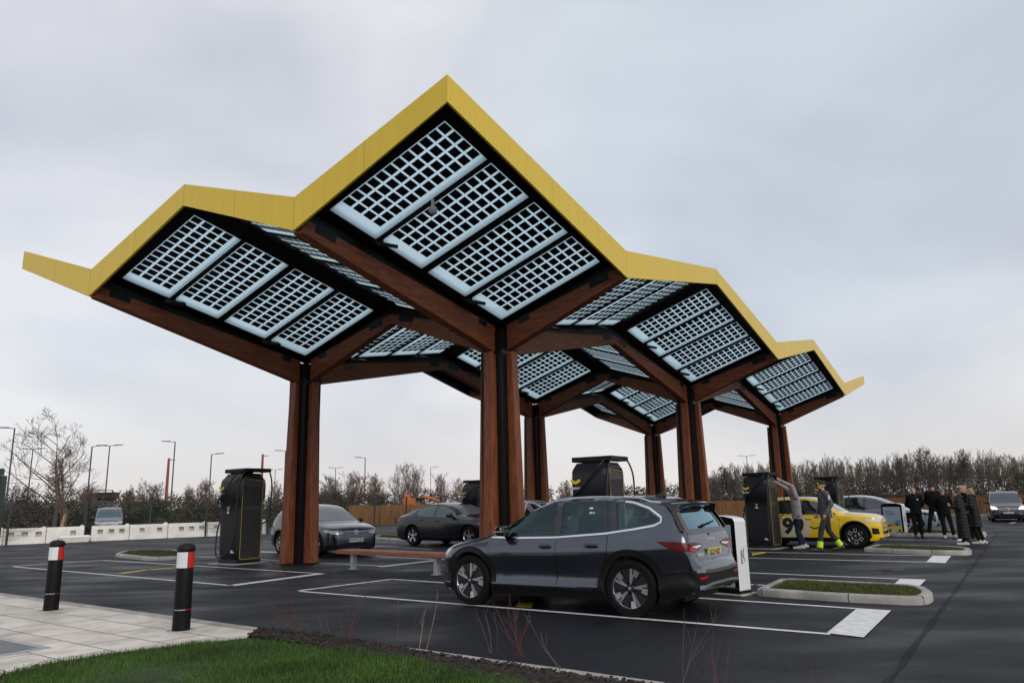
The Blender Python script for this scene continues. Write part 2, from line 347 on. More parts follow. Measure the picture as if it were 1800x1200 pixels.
ms = N.new('ShaderNodeMixShader'); L.new(cr.outputs[0], ms.inputs[0]); L.new(bg.outputs[0], ms.inputs[1]); L.new(bg2.outputs[0], ms.inputs[2]); L.new(ms.outputs[0], N['World Output'].inputs[0])
sd = bpy.data.lights.new('sun', 'SUN'); sd.energy = 1.15; sd.angle = math.radians(26); sd.color = (1, .93, .85)
so = bpy.data.objects.new('sun', sd); COL.objects.link(so)
dv = Vector((math.cos(SUN_EL)*math.cos(SUN_AZ), math.cos(SUN_EL)*math.sin(SUN_AZ), math.sin(SUN_EL)))
so.rotation_euler = dv.to_track_quat('Z', 'Y').to_euler(); so.location = dv*60
scene.view_settings.view_transform = 'Standard'; scene.view_settings.look = 'None'; scene.view_settings.exposure = 0; scene.view_settings.gamma = 1
scene.cycles.max_bounces = 8; scene.cycles.transparent_max_bounces = 16
# ================================================================== GROUND
def poly_obj(name, pts, m, z, kind='structure', label=None, cat=None, th=0.0):
    b = MB(); P = [Vector((p[0], p[1], z)) for p in pts]
    if th: b.prism([p-Vector((0, 0, th)) for p in P], (0, 0, th))
    else: b.poly(P)
    o = b.build(name, m, fix=True)
    bm = bmesh.new(); bm.from_mesh(o.data); bmesh.ops.triangulate(bm, faces=[f for f in bm.faces if len(f.verts) > 4]); bm.normal_update()
    for f in bm.faces:
        if not th and f.normal.z < 0: f.normal_flip()
    bm.to_mesh(o.data); bm.free()
    return tag(o, label, cat, kind=kind)
# land sheet to the horizon
b = MB(); R0 = [0, 30, 60, 90, 130, 200, 400, 900, 1800]; K = 48
vs = [Vector((0, 30, -.012))] + [Vector((r*math.cos(2*PI*k/K), 30+r*math.sin(2*PI*k/K), -.012)) for r in R0[1:] for k in range(K)]
fs = [(0, 1+k, 1+(k+1) % K) for k in range(K)]
for i in range(len(R0)-2): fs += [(1+i*K+k, 1+(i+1)*K+k, 1+(i+1)*K+(k+1) % K, 1+i*K+(k+1) % K) for k in range(K)]
b.add(vs, fs); tag(b.build('ground', M['soil']), kind='structure')
# car park tarmac (one sheet, inside the fences)
FL = [G(-60, 961.5), G(10.5, 957.5), G(146, 951.5), G(261, 946.5), G(360.5, 942.5)]
f_end = G(830, 917)
tar = [(-60, 20), (-60, -12), (60, -12), (70, 40), (46, 47.5), (33, 50.5), (19.5, 56), (10, 66), (2, 70), (f_end.x, f_end.y)] + [(p.x-.6, p.y+.5) for p in FL[::-1]]
poly_obj('car_park_tarmac', tar, M['tarmac'], 0.0)
s1 = G(1735, 962); s2 = G(1562, 1200); d = (s1-s2).normalized(); e0 = s2-d*8; e1 = s1+d*9
e2 = Vector((19.8, 27.5, 0)); e3 = Vector((24, 33.5, 0))
poly_obj('access_road', [e0, (e0.x+16, e0.y-2), (50, 20), (62, 40), (45, 46.5), (30, 50.8), (18.5, 55.5), (17, 50), e3, e2, e1], M['road'], 0.004)
# rough joint between the two surfacings
b = MB(); random.seed(3); pl = []; pr = []
for i in range(120):
    t = i/119; p = e0.lerp(e1, t); nrm = Vector((-d.y, d.x, 0)); wv = .016+.034*random.random()
    pl.append(p+nrm*wv+nrm*random.uniform(-.012, .012)); pr.append(p-nrm*wv*.8+nrm*random.uniform(-.012, .012))
for i in range(119): b.add([Vector((q.x, q.y, .008)) for q in (pl[i], pr[i], pr[i+1], pl[i+1])], [(0, 1, 2, 3)])
tag(b.build('tarmac_joint', asphalt('joint tarmac', (.002, .002, .003), (.0125, .013, .017), .6, .9)), kind='structure')
# light grey strip under the columns, chargers and bench
def PXP(*pp): return [G(*p) for p in pp]
poly_obj('column_strip', PXP((395, 987), (440, 985), (830, 1013), (1010, 1033), (1345, 1052), (1318, 1062), (960, 1040), (690, 1016.2), (560, 1006), (380, 991)), M['strip'], .004)
# painted lines: ribbons of real width laid on the tarmac
def ribbon(b, pts, wd, z):
    P = [Vector((p.x, p.y, z)) for p in pts]
    for i in range(len(P)-1):
        t = (P[i+1]-P[i]).normalized(); nn = Vector((-t.y, t.x, 0))*wd/2
        b.add([P[i]-nn-t*wd*.5*(i > 0), P[i+1]-nn+t*wd*.0, P[i+1]+nn, P[i]+nn-t*wd*.5*(i > 0)], [(0, 1, 2, 3)])
LN = [  # bays, given as the corners seen in the photograph
    ([(527, 1039), (1460, 1114.5)], .10), ([(690, 1018), (785, 1024.5), (1000, 1036), (1222, 1050.6), (1510, 1070)], .10), ([(525, 1038.3), (690, 1018)], .13),
    ([(1318, 1006.6), (1586, 1017.6)], .10), ([(1240, 1023), (1330, 1028), (1565, 1036.5)], .10),
    ([(1318, 980.6), (1630, 988.2)], .10), ([(1318, 969.8), (1643, 976.7)], .10),
    ([(1470, 956.8), (1533, 958.3), (1664, 961.3)], .10), ([(1500, 945.6), (1562, 947.8), (1682, 950.6)], .10),
    ([(24, 995.7), (408, 1029)], .10), ([(180, 984.4), (500, 1004), (562, 1008)], .10), ([(22, 995.3), (180, 984.4)], .12), ([(406, 1029), (566, 1007.8)], .26),
    ([(335, 973.2), (385, 970.6)], .10), ([(335, 977.4), (395, 979.6), (560, 989.2), (674, 994.9)], .10), ([(668, 995.8), (785, 982.5)], .24),
    ([(455, 969.3), (500, 970.6)], .34), ([(562, 977.4), (592, 974.2)], .24), ([(600, 973.5), (700, 979.5), (780, 984)], .10), ([(746, 959.3), (775, 956.5)], .18),
    ([(660, 951.6), (700, 953.6)], .10), ([(652, 959), (705, 962), (760, 965.5)], .10),
    ([(1738, 913.3), (1744, 910.3)], .12), ([(1776, 919.5), (1785, 917.6)], .12), ([(1700, 906.8), (1708, 904)], .12)]
b = MB()
for i, (pp, wd) in enumerate(LN): ribbon(b, PXP(*pp), wd, .0062 + .0012*(i % 3))
for q in ([(1453.3, 1113.2), (1518.3, 1121), (1566.7, 1073.3), (1506.7, 1069.6)], [(1561.7, 1035.5), (1608, 1038.7), (1628, 1019), (1583, 1017.2)],
          [(1627.7, 988.3), (1661.7, 990), (1672, 977.3), (1640, 976.4)], [(1655, 964.9), (1688.9, 965.6), (1691.6, 961.6), (1663.2, 961.0)], [(1681.5, 950.6), (1697, 951.5), (1700, 948.4), (1687, 946)]):
    b.poly([Vector((p.x, p.y, .0105)) for p in PXP(*q)])
tag(b.build('bay_markings', M['line'], fix=True), kind='structure')
b = MB()
b.poly([Vector((p.x, p.y, .006)) for p in PXP((905, 1066), (933, 1068), (941, 1059.5), (913, 1058))])
ribbon(b, PXP((211, 1007.6), (262, 1000.8), (316, 996.8)), .22, .006)
b.poly([Vector((p.x, p.y, .0075)) for p in PXP((1322, 972.5), (1322, 976), (1347, 971.6), (1343, 970))])
tag(b.build('yellow_bay_markings', M['yline'], fix=True), kind='structure')
# drain cover in the tarmac
o = G(1561, 1001); b = MB(); b.lathe([(.001, .012), (.27, .012), (.3, .006)], 28, c=o)
for k in range(-3, 4): b.box((o.x, o.y+k*.07, .016), (.42, .03, .008), rz=.4)
tag(b.build('drain_cover', mat('cast iron', (.02, .018, .017), .5, bump=.3)), 'round dark iron drain cover in the right hand bays', 'drain cover')
# ------------------------------------------------------------------ kerbed grass islands
def inset(poly, dd):
    n = len(poly); out = []
    ar = sum(poly[i].x*poly[(i+1) % n].y-poly[(i+1) % n].x*poly[i].y for i in range(n)); sg = 1 if ar > 0 else -1
    for i in range(n):
        a, p, c = poly[i-1], poly[i], poly[(i+1) % n]
        t1 = (p-a).normalized(); t2 = (c-p).normalized(); n1 = Vector((-t1.y, t1.x, 0))*sg; n2 = Vector((-t2.y, t2.x, 0))*sg
        k = 1+n1.dot(n2); out.append(p+(n1+n2)*(dd/max(k, .35)))
    return out
def smooth_poly(P, sharp=()):
    out = []; n = len(P)
    for i in range(n):
        a, p, c = P[i-1], P[i], P[(i+1) % n]; rr = min(.42*(p-a).length, .42*(c-p).length, .5)
        if i in sharp: rr *= .2
        A = p+(a-p).normalized()*rr; C = p+(c-p).normalized()*rr
        for k in range(6):
            t = k/5; out.append(A*(1-t)**2+p*2*t*(1-t)+C*t*t)
    return out
def blades(name, region, n, hmin, hmax, zf, m, wd=.006, clump=2.0):
    """region: convex-or-not polygon of Vectors; blades scattered by rejection"""
    P = np.array([(p.x, p.y) for p in region]); lo, hi = P.min(0), P.max(0); pts = np.empty((0, 2))
    while len(pts) < n:
        q = rng.uniform(lo, hi, (n, 2)); ins = np.zeros(len(q), bool); j = len(P)-1
        for i in range(len(P)):
            xi, yi = P[i]; xj, yj = P[j]
            c = ((yi > q[:, 1]) != (yj > q[:, 1])) & (q[:, 0] < (xj-xi)*(q[:, 1]-yi)/(yj-yi+1e-12)+xi); ins ^= c; j = i
        pts = np.vstack([pts, q[ins]])
    pts = pts[:n]; k = np.sin(pts[:, 0]*clump*2.1)*np.cos(pts[:, 1]*clump*1.7+1.3*np.sin(pts[:, 0]*clump))
    h = (hmin+(hmax-hmin)*rng.random(n))*(1+.25*k); a = rng.uniform(0, 2*PI, n); l = rng.uniform(.1, .8, n)*h; b2 = rng.uniform(0, 2*PI, n)
    z = np.array([zf(x, y) for x, y in pts]); c = np.stack([np.cos(a), np.sin(a)], 1)*wd/2
    v = np.zeros((n, 3, 3)); v[:, 0, :2] = pts-c; v[:, 1, :2] = pts+c; v[:, 2, :2] = pts+np.stack([np.cos(b2), np.sin(b2)], 1)*l[:, None]
    v[:, 0, 2] = z; v[:, 1, 2] = z; v[:, 2, 2] = z+h
    me = bpy.data.meshes.new(name); me.vertices.add(3*n); me.vertices.foreach_set('co', v.ravel())
    me.loops.add(3*n); me.loops.foreach_set('vertex_index', np.arange(3*n, dtype=np.int32)); me.polygons.add(n); me.polygons.foreach_set('loop_start', np.arange(0, 3*n, 3, dtype=np.int32))
    me.update(); me.materials.append(m); me.validate(); return tag(link(name, me), kind='stuff')
def island(pp, nb, sharp=(), hh=.115, m='mossgrass'):
    P = smooth_poly([G(*p) for p in pp], sharp); I = inset(P, .14); I2 = inset(P, .025)
    b = MB(); n = len(P)
    for i in range(n):
        j = (i+1) % n; up = lambda q, z: Vector((q.x, q.y, z))
        b.add([up(P[i], -.01), up(P[j], -.01), up(P[j], hh-.025), up(P[i], hh-.025)], [(0, 1, 2, 3)])
        b.add([up(P[i], hh-.025), up(P[j], hh-.025), up(I2[j], hh), up(I2[i], hh)], [(0, 1, 2, 3)])
        b.add([up(I2[i], hh), up(I2[j], hh), up(I[j], hh), up(I[i], hh)], [(0, 1, 2, 3)])
        b.add([up(I[i], hh), up(I[j], hh), up(I[j], hh-.06), up(I[i], hh-.06)], [(0, 1, 2, 3)])
    k = b.build('island_kerb', [M['kerb']], smooth=50, fix=True); tag(k, kind='structure')
    # mortar joints between kerb stones
    tot = 0; jb = MB(); last = 0
    for i in range(n):
        j = (i+1) % n; tot += (P[j]-P[i]).length
        if tot-last > .9:
            last = tot; t = (P[j]-P[i]).normalized(); o = (P[j]+I[j])/2; jb.box((o.x, o.y, hh/2+.002), (.012, .146, hh+.002), rz=math.atan2(t.y, t.x))
    if jb.v: tag(jb.build('kerb_joints', mat('kerb mortar', (.1, .095, .09), .9)), kind='structure')
    poly_obj('island_turf', I, M['turf'], hh-.035)
    blades('grass', I, nb, .03, .065, lambda x, y: hh-.04, M[m], .012)
island([(1329, 1047), (1374, 1026.5), (1622, 1040), (1645, 1054), (1628, 1065), (1480, 1058)], 9000, sharp=(0, 1))
island([(1518, 969.5), (1543, 962.5), (1690, 967.2), (1710, 971.6), (1706, 976.4), (1600, 974)], 6000, sharp=(0, 1))
island([(200, 978.5), (222, 971.5), (300, 970), (330, 974), (322, 983), (262, 985.5)], 5000)
island([(655, 947.5), (668, 943.2), (720, 944), (728, 948.5), (715, 952)], 3000)
island([(1560, 942.5), (1585, 935.5), (1700, 935), (1735, 939.5), (1733, 944), (1700, 943)], 4000)
# ------------------------------------------------------------------ paving, lawn, planting bed
PV = [Vector((-16, 19.2, 0)), G(0, 1046.5), G(235, 1079), G(470, 1112), G(515, 1121), G(440, 1142), G(300, 1160), G(0, 1212), G(-260, 1250), Vector((-16, 8.5, 0))]
A_p = math.radians(-36.7)
pv = MB(); c0 = G(470, 1112); Rm = Matrix.Rotation(-A_p, 3, 'Z')
loc = [Rm @ (p-c0) for p in PV]
pv.prism([Vector((p.x, p.y, -.03)) for p in loc], (0, 0, .042)); o = pv.build('paving', M['paving'], loc=(c0.x, c0.y, 0), rz=A_p, fix=True); tag(o, kind='structure')
kb = MB(); q = [Vector((-16, 19.25, 0)), G(0, 1045.8), G(235, 1078.3), G(470, 1111.2), G(700, 1143), G(900, 1171), G(1100, 1199), G(1300, 1228)]
for i in range(len(q)-1):
    t = (q[i+1]-q[i]); L_ = t.length; nseg = max(1, round(L_/.92)); a = math.atan2(t.y, t.x)
    for k in range(nseg):
        m_ = q[i].lerp(q[i+1], (k+.5)/nseg); kb.box((m_.x, m_.y, .008), (L_/nseg-.008, .13, .05), rz=a)
tag(kb.build('kerb_edging', M['kerb'], bevel=.008), kind='structure')
LW = [G(-200, 1218), G(0, 1195), G(100, 1171), G(200, 1155), G(300, 1143), G(430, 1128), G(500, 1130), G(560, 1141), G(690, 1162), G(800, 1182), G(905, 1202), G(990, 1226), G(1050, 1300), Vector((-2, 4.4, 0)), Vector((-6, 4.6, 0))]
def lawn_z(x, y): return .05+.025*math.sin(x*1.7+y)*math.cos(y*1.3)
b = MB(); lo = (min(p.x for p in LW), min(p.y for p in LW)); poly_obj('lawn', LW, M['turf'], .045, th=.05)
lz = lambda x, y: .035+.02*math.sin(x*1.7+y)*math.cos(y*1.3)
blades('grass', LW, 105000, .022, .075, lz, M['grass'], .007)
blades('grass', inset(LW, -.035), 14000, .02, .06, lambda x, y: .012, M['grass'], .007)
blades('dry_grass', LW, 22000, .015, .055, lz, M['drygrass'], .008)
def inside(P, x, y):
    c = False; j = len(P)-1
    for i in range(len(P)):
        if ((P[i].y > y) != (P[j].y > y)) and x < (P[j].x-P[i].x)*(y-P[i].y)/(P[j].y-P[i].y)+P[i].x: c = not c
        j = i
    return c
random.seed(4); b = MB()                         # fallen leaves and specks of bark on the lawn
for k in range(420):
    x, y = random.uniform(-6, 1.2), random.uniform(6.2, 9.8); s = random.uniform(.012, .035)
    if not inside(LW, x, y): continue
    b.box((x, y, .075), (s, s*.7, .004), R=Matrix.Rotation(random.uniform(0, 6), 3, 'Z') @ Matrix.Rotation(random.uniform(-.8, .8), 3, 'X'))
tag(b.build('leaf_litter', leaf_mat('fallen leaves', (.03, .018, .008), (.16, .09, .035))), kind='stuff')
# mulch bed: a lumpy strip between lawn and kerb
random.seed(11)
top = [G(462, 1114), G(560, 1125.5), G(700, 1145.5), G(900, 1175.5), G(1100, 1205), G(1250, 1228)]
bot = [G(436, 1127), G(555, 1145), G(690, 1166), G(800, 1187), G(905, 1208), G(1010, 1270)]
mh = lambda t: 1.5-.75*min(1, max(0, (t-.2)/.3))
b = MB(); NU, NVV = 90, 14; vs = []
def along(P, t):
    x = t*(len(P)-1); i = min(int(x), len(P)-2); return P[i].lerp(P[i+1], x-i)
for i in range(NU+1):
    for j in range(NVV+1):
        p = along(top, i/NU).lerp(along(bot, i/NU), j/NVV); e = math.sin(PI*j/NVV)
        vs.append(Vector((p.x+random.uniform(-.02, .02), p.y+random.uniform(-.02, .02), mh(i/NU)*(.012+e*.04+random.random()*.035*e))))
b.add(vs, [(i*(NVV+1)+j, i*(NVV+1)+j+1, (i+1)*(NVV+1)+j+1, (i+1)*(NVV+1)+j) for i in range(NU) for j in range(NVV)])
tag(b.build('planting_bed', M['mulch'], fix=True), kind='structure')
b = MB()
for k in range(5200):
    t = random.random(); p = along(top, t).lerp(along(bot, t), random.uniform(-.06, 1.06)); s = random.uniform(.012, .04)
    b.box((p.x, p.y, mh(t)*(.026+random.random()*.034)), (s*1.8, s*.8, s*.35), R=Matrix.Rotation(random.uniform(0, 6), 3, 'Z') @ Matrix.Rotation(random.uniform(-.9, .9), 3, 'X') @ Matrix.Rotation(random.uniform(-.5, .5), 3, 'Y'))
tag(b.build('bark_chips', leaf_mat('bark chips', (.006, .004, .003), (.04, .023, .015))), kind='stuff')
# metal floor grate at the left edge
g = [G(-75, 1118), G(0, 1121.5), G(90, 1140), G(0, 1155.5), G(-140, 1172)]
gt = thing('floor_grate', 'steel framed entrance floor grate set into the pale paving', 'grate', (g[2].x, g[2].y, 0))
b = MB(); gl = [p-Vector((g[2].x, g[2].y, 0)) for p in g]; gi = inset(gl, .09)
for i in range(len(gl)):
    j = (i+1) % len(gl); b.prism([Vector((*p.xy, .0)) for p in (gl[i], gl[j], gi[j], gi[i])], (0, 0, .02))
b.build('frame', M['galv'], gt, fix=True)
b = MB(); b.poly([Vector((*p.xy, .0135)) for p in gi]); t = (gi[2]-gi[1]).normalized(); n_ = Vector((-t.y, t.x, 0))
def clipline(P, o, d):
    hits = []
    for i in range(len(P)):
        a, c = P[i], P[(i+1) % len(P)]; e = c-a; den = d.x*e.y-d.y*e.x
        if abs(den) < 1e-9: continue
        w_ = a-o; s = (w_.x*e.y-w_.y*e.x)/den; u = (w_.x*d.y-w_.y*d.x)/den
        if 0 <= u <= 1: hits.append(s)
    return (min(hits), max(hits)) if len(hits) > 1 else None
b2 = MB()
for dd, nn in ((t, n_), (n_, t)):
    for k in range(-60, 60):
        o = gi[1]+nn*k*.045; h = clipline(gi, o, dd)
        if h: m_ = o+dd*(h[0]+h[1])/2; b2.box((m_.x, m_.y, .0165), (h[1]-h[0], .006, .004), rz=math.atan2(dd.y, dd.x))
b.build('tray', M['black'], gt); b2.build('mesh_bars', M['galv'], gt)
# ================================================================== CANOPY
can = thing('charging_canopy', 'large zigzag solar canopy with yellow edge on six timber columns', 'canopy', CP(2, 3))
C0 = CP(2, 3); ZC, DZ = 5.8026, 1.1689
def L3(a, b, z): return CP(a, b, z)-C0
def zt(a, b):
    ca = 1 if a <= 2 else 3; cb = 1 if b <= 2 else 3 if b <= 4 else 5
    return ZC+DZ*(abs(a-ca)+abs(b-cb))
FA = [0, .13, .91, 1]; ST = [(.080, .270), (.289, .487), (.517, .724), (.750, .950)]
TH_ = .13
def quad_frame(ca, cb, sa, sb):
    """u: 0 at the peak edge -> 1 at the column along A, v likewise along B"""
    def W(u, v, dz=0.0):
        return L3(ca+sa*(1-u), cb+sb*(1-v), ZC+DZ*((1-u)+(1-v))+dz)
    b = MB()
    def bar(u0, u1, v0, v1, t0=-.02, t1=-TH_):
        p = [W(u0, v0, t1), W(u1, v0, t1), W(u1, v1, t1), W(u0, v1, t1), W(u0, v0, t0), W(u1, v0, t0), W(u1, v1, t0), W(u0, v1, t0)]
        b.hexa(p)
    vb = [0]+[x for s in ST for x in s]+[1]
    bar(.004, FA[1], .004, .996); bar(FA[2], .998, .004, .998)
    for i in range(0, len(vb), 2): bar(FA[1], FA[2], max(vb[i], .004), min(vb[i+1], .998), -.02, -TH_ if i else -TH_)
    o = b.build('roof_frame', M['soffit'], can, fix=True)
    for i in range(1, 4):     # purlin fins between the strips
        f = MB(); v0 = ST[i-1][1]; v1 = ST[i][0]; vm = (v0+v1)/2
        p = [W(FA[1]-.04, vm-.004, -.165), W(FA[2]+.05, vm-.004, -.165), W(FA[2]+.05, vm+.004, -.165), W(FA[1]-.04, vm+.004, -.165), W(FA[1]-.04, vm-.004, -TH_), W(FA[2]+.05, vm-.004, -TH_), W(FA[2]+.05, vm+.004, -TH_), W(FA[1]-.04, vm+.004, -TH_)]
        f.hexa(p); f.build('purlin', M['steel'], can, fix=True)
    for s0, s1 in ST:
        b = MB(); b.mat = 0; z0 = -TH_+.004
        b.hexa([W(u, v, z) for z in (z0-.008, z0) for u, v in ((FA[1], s0), (FA[2], s0), (FA[2], s1), (FA[1], s1))])
        b.mat = 1; ua, ub = FA[1]-.002, FA[2]-.082; va, vb_ = s0-.002, s1-.026
        for i in range(12):
            for j in range(4):
                u0 = ua+(ub-ua)*(i+.0)/12+.0063; u1 = ua+(ub-ua)*(i+1)/12-.0063
                w0 = va+(vb_-va)*(j+.0)/4+.0047; w1 = va+(vb_-va)*(j+1)/4-.0047
                b.hexa([W(u, v, z) for z in (z0-.014, z0-.0085) for u, v in ((u0, w0), (u1, w0), (u1, w1), (u0, w1))])
        b.build('solar_panel', [M['pvglass'], M['cell']], can, fix=True)
    # floodlights by the valley beam
    for i in (0, 2):
        v = (ST[i][1]+ST[i+1][0])/2; p = W(.87, v, -.16)
        b = MB(); b.M = TR(p, ry=0, rz=TH); b.box((0, -.05, -.14), (.46, .32, .07), R=Matrix.Rotation(.35, 3, 'X')); b.box((0, .1, -.05), (.06, .12, .16)); b.tube([(0, .1, .12), (0, .1, -.05)], .02)
        b.mat = 1; b.box((0, -.065, -.182), (.38, .25, .008), R=Matrix.Rotation(.35, 3, 'X'))
        b.build('floodlight', [M['black'], mat('lamp lens', (.12, .1, .06), .2)] if 'lens' not in M else [M['black'], M['lens']], can, bevel=.008)
M['lens'] = mat('lamp lens', (.12, .1, .06), .2)
for ca in (1, 3):
    for cb in (1, 3, 5):
        for sa in (-1, 1):
            for sb in (-1, 1): quad_frame(ca, cb, sa, sb)
# fascia: vertical yellow boards all round, deeper in the valleys
PT, PB, VT, VB = 8.1403, 7.6900, 6.9715, 6.3557
def fascia(pts):
    b = MB(); th = .05
    for i in range(len(pts)-1):
        (a0, b0, k0), (a1, b1, k1) = pts[i], pts[i+1]
        d = (CP(a1, b1)-CP(a0, b0)).normalized(); n = Vector((d.y, -d.x, 0))
        if (CP((a0+a1)/2, (b0+b1)/2)-CP(2, 3)).dot(n) < 0: n = -n
        t0, l0 = (PT, PB) if k0 == 'P' else (VT, VB); t1, l1 = (PT, PB) if k1 == 'P' else (VT, VB)
        e0 = d*(-th if i == 0 else 0); e1 = d*(th if i == len(pts)-2 else 0); o = n*th
        b.hexa([L3(a0, b0, l0)+e0*0, L3(a1, b1, l1)+e1*0, L3(a1, b1, l1)+o+e1, L3(a0, b0, l0)+o+e0, L3(a0, b0, t0+.02), L3(a1, b1, t1+.02), L3(a1, b1, t1+.02)+o+e1, L3(a0, b0, t0+.02)+o+e0])
    f = b.build('fascia', M['fascia'], can, fix=True); j = MB()
    for i in range(len(pts)-1):            # butt joints between the cladding sheets
        (a0, b0, k0), (a1, b1, k1) = pts[i], pts[i+1]; d = (CP(a1, b1)-CP(a0, b0)).normalized(); n = Vector((d.y, -d.x, 0))
        if (CP((a0+a1)/2, (b0+b1)/2)-CP(2, 3)).dot(n) < 0: n = -n
        t0, l0 = (PT, PB) if k0 == 'P' else (VT, VB); t1, l1 = (PT, PB) if k1 == 'P' else (VT, VB)
        for q in ([.0] if i else [])+[.5]:
            aa, bb_ = a0+(a1-a0)*q, b0+(b1-b0)*q; lo_, hi_ = l0+(l1-l0)*q, t0+(t1-t0)*q+.02; o = n*(th+.0015); w_ = d*.004
            j.poly([L3(aa, bb_, lo_)+o-w_, L3(aa, bb_, lo_)+o+w_, L3(aa, bb_, hi_)+o+w_, L3(aa, bb_, hi_)+o-w_])
    j.build('sheet_joint', mat('joint shadow gap', (.40, .28, .02), .7) if 'sj' not in M else M['sj'], f)
k = lambda i: 'P' if i % 2 == 0 else 'V'
fascia([(i, 0, k(i)) for i in range(5)]); fascia([(0, i, k(i)) for i in range(7)])
fascia([(i, 6, k(i)) for i in range(5)]); fascia([(4, i, k(i)) for i in range(7)])
# dark lining behind the fascia (its back is black)
b = MB()
def lining(pts):
    for i in range(len(pts)-1):
        (a0, b0, k0), (a1, b1, k1) = pts[i], pts[i+1]; inn = (CP(2, 3)-CP((a0+a1)/2, (b0+b1)/2)); d = (CP(a1, b1)-CP(a0, b0)).normalized(); n = Vector((d.y, -d.x, 0)); n = n if n.dot(inn) > 0 else -n
        t0, l0 = (PT, PB) if k0 == 'P' else (VT, VB); t1, l1 = (PT, PB) if k1 == 'P' else (VT, VB); g = n*.004; o = n*.03
        b.hexa([L3(a0, b0, l0+.012)+g, L3(a1, b1, l1+.012)+g, L3(a1, b1, l1+.012)+o, L3(a0, b0, l0+.012)+o, L3(a0, b0, t0-.14)+g, L3(a1, b1, t1-.14)+g, L3(a1, b1, t1-.14)+o, L3(a0, b0, t0-.14)+o])
for P in ([(i, 0, k(i)) for i in range(5)], [(0, i, k(i)) for i in range(7)], [(i, 6, k(i)) for i in range(5)], [(4, i, k(i)) for i in range(7)]): lining(P)
b.build('fascia_lining', M['soffit'], can, fix=True)
# columns and beams
def beam_mesh(Ln, end):
    """local X along the beam away from the column; the tip lies at Ln-end"""
    def prof(s): t = s/Ln; return 5.0+(6.34-5.0)*t, 5.66+(6.62-5.66)*t, ZC+DZ*t-TH_
    hw = .12; b = MB(); s0, s1 = .32, Ln-end
    secs = [(s0, *prof(s0)[:2]), (s0+.25, prof(s0+.25)[0]-.0, prof(s0+.25)[1]), (s1-.02, *prof(s1)[:2]), (s1, prof(s1)[0]+.02, prof(s1)[1])]
    for i in range(len(secs)-1):
        (x0, l0, u0), (x1, l1, u1) = secs[i], secs[i+1]
        b.hexa([(x0, -hw, l0), (x1, -hw, l1), (x1, hw, l1), (x0, hw, l0), (x0, -hw, u0), (x1, -hw, u1), (x1, hw, u1), (x0, hw, u0)])
    me = b.mesh('beam', M['glulam'])
    bm = bmesh.new(); bm.from_mesh(me); bmesh.ops.remove_doubles(bm, verts=bm.verts, dist=1e-5)
    seen = {}
    for f in list(bm.faces):
        kk = tuple(sorted(v.index for v in f.verts))
        if kk in seen: seen[kk].append(f)
        else: seen[kk] = [f]
    bmesh.ops.delete(bm, geom=[f for v in seen.values() if len(v) > 1 for f in v], context='FACES_ONLY')
    bmesh.ops.recalc_face_normals(bm, faces=bm.faces); bm.to_mesh(me); bm.free()
    u = MB(); hw2 = .05; z0 = lambda s: prof(s)[1]+.003; z1 = lambda s: prof(s)[2]+.06
    u.hexa([(s0, -hw2, z0(s0)), (s1, -hw2, z0(s1)), (s1, hw2, z0(s1)), (s0, hw2, z0(s0)), (s0, -hw2, z1(s0)), (s1, -hw2, z1(s1)), (s1, hw2, z1(s1)), (s0, hw2, z1(s0))])
    # bolted connection plates near tip and head
    for s, w_ in ((s1-.55, .5), (s0+.5, .3)):
        for sg in (-1, 1):
            p = prof(s); u.box((s, sg*(hw+.004), p[1]-.06), (w_, .008, .18), R=Matrix.Rotation(-math.atan2(1.0, Ln)*.9, 3, 'Y'))
            for kx in (-1, 1): u.tube([(s+kx*w_*.35, sg*hw, p[1]-.06+kx*w_*.35/Ln), (s+kx*w_*.35, sg*(hw+.022), p[1]-.06+kx*w_*.35/Ln)], .016, 6)
    return me, u.mesh('steel_upstand', M['steel'])
BM = {(n, e): beam_mesh(SA if n == 'A' else SB, .06 if e else .0) for n in 'AB' for e in (0, 1)}
angA = math.atan2(AV.y, AV.x); angB = math.atan2(BV.y, BV.x)
core_h = 5.62
def core_mesh():
    b = MB(); h = .30
    b.box((0, 0, core_h/2), (2*h, 2*h, core_h)); b.box((0, 0, .012), (1.0, 1.0, .024))
    for sx in (-1, 1):
        for sy in (-1, 1):
            b.box((sx*(h+.004), sy*(h+.004), core_h/2), (.016, .016, core_h-.05))
    return b.mesh('column', M['steel'])
def post_mesh():
    b = MB(); hw = .125; r0 = .303
    b.hexa([(r0, -hw, .03), (.60, -hw, .03), (.60, hw, .03), (r0, hw, .03), (r0, -hw, 5.0), (.455, -hw, 5.085), (.455, hw, 5.085), (r0, hw, 5.0)])
    return b.mesh('timber_post', M['glulam_v'])
cm, pm_ = core_mesh(), post_mesh()
slot = MB()
for y in (-.035, .035): slot.box((.515, y, 4.66), (.02, .008, .5), R=Matrix.Rotation(-.03, 3, 'Y'))
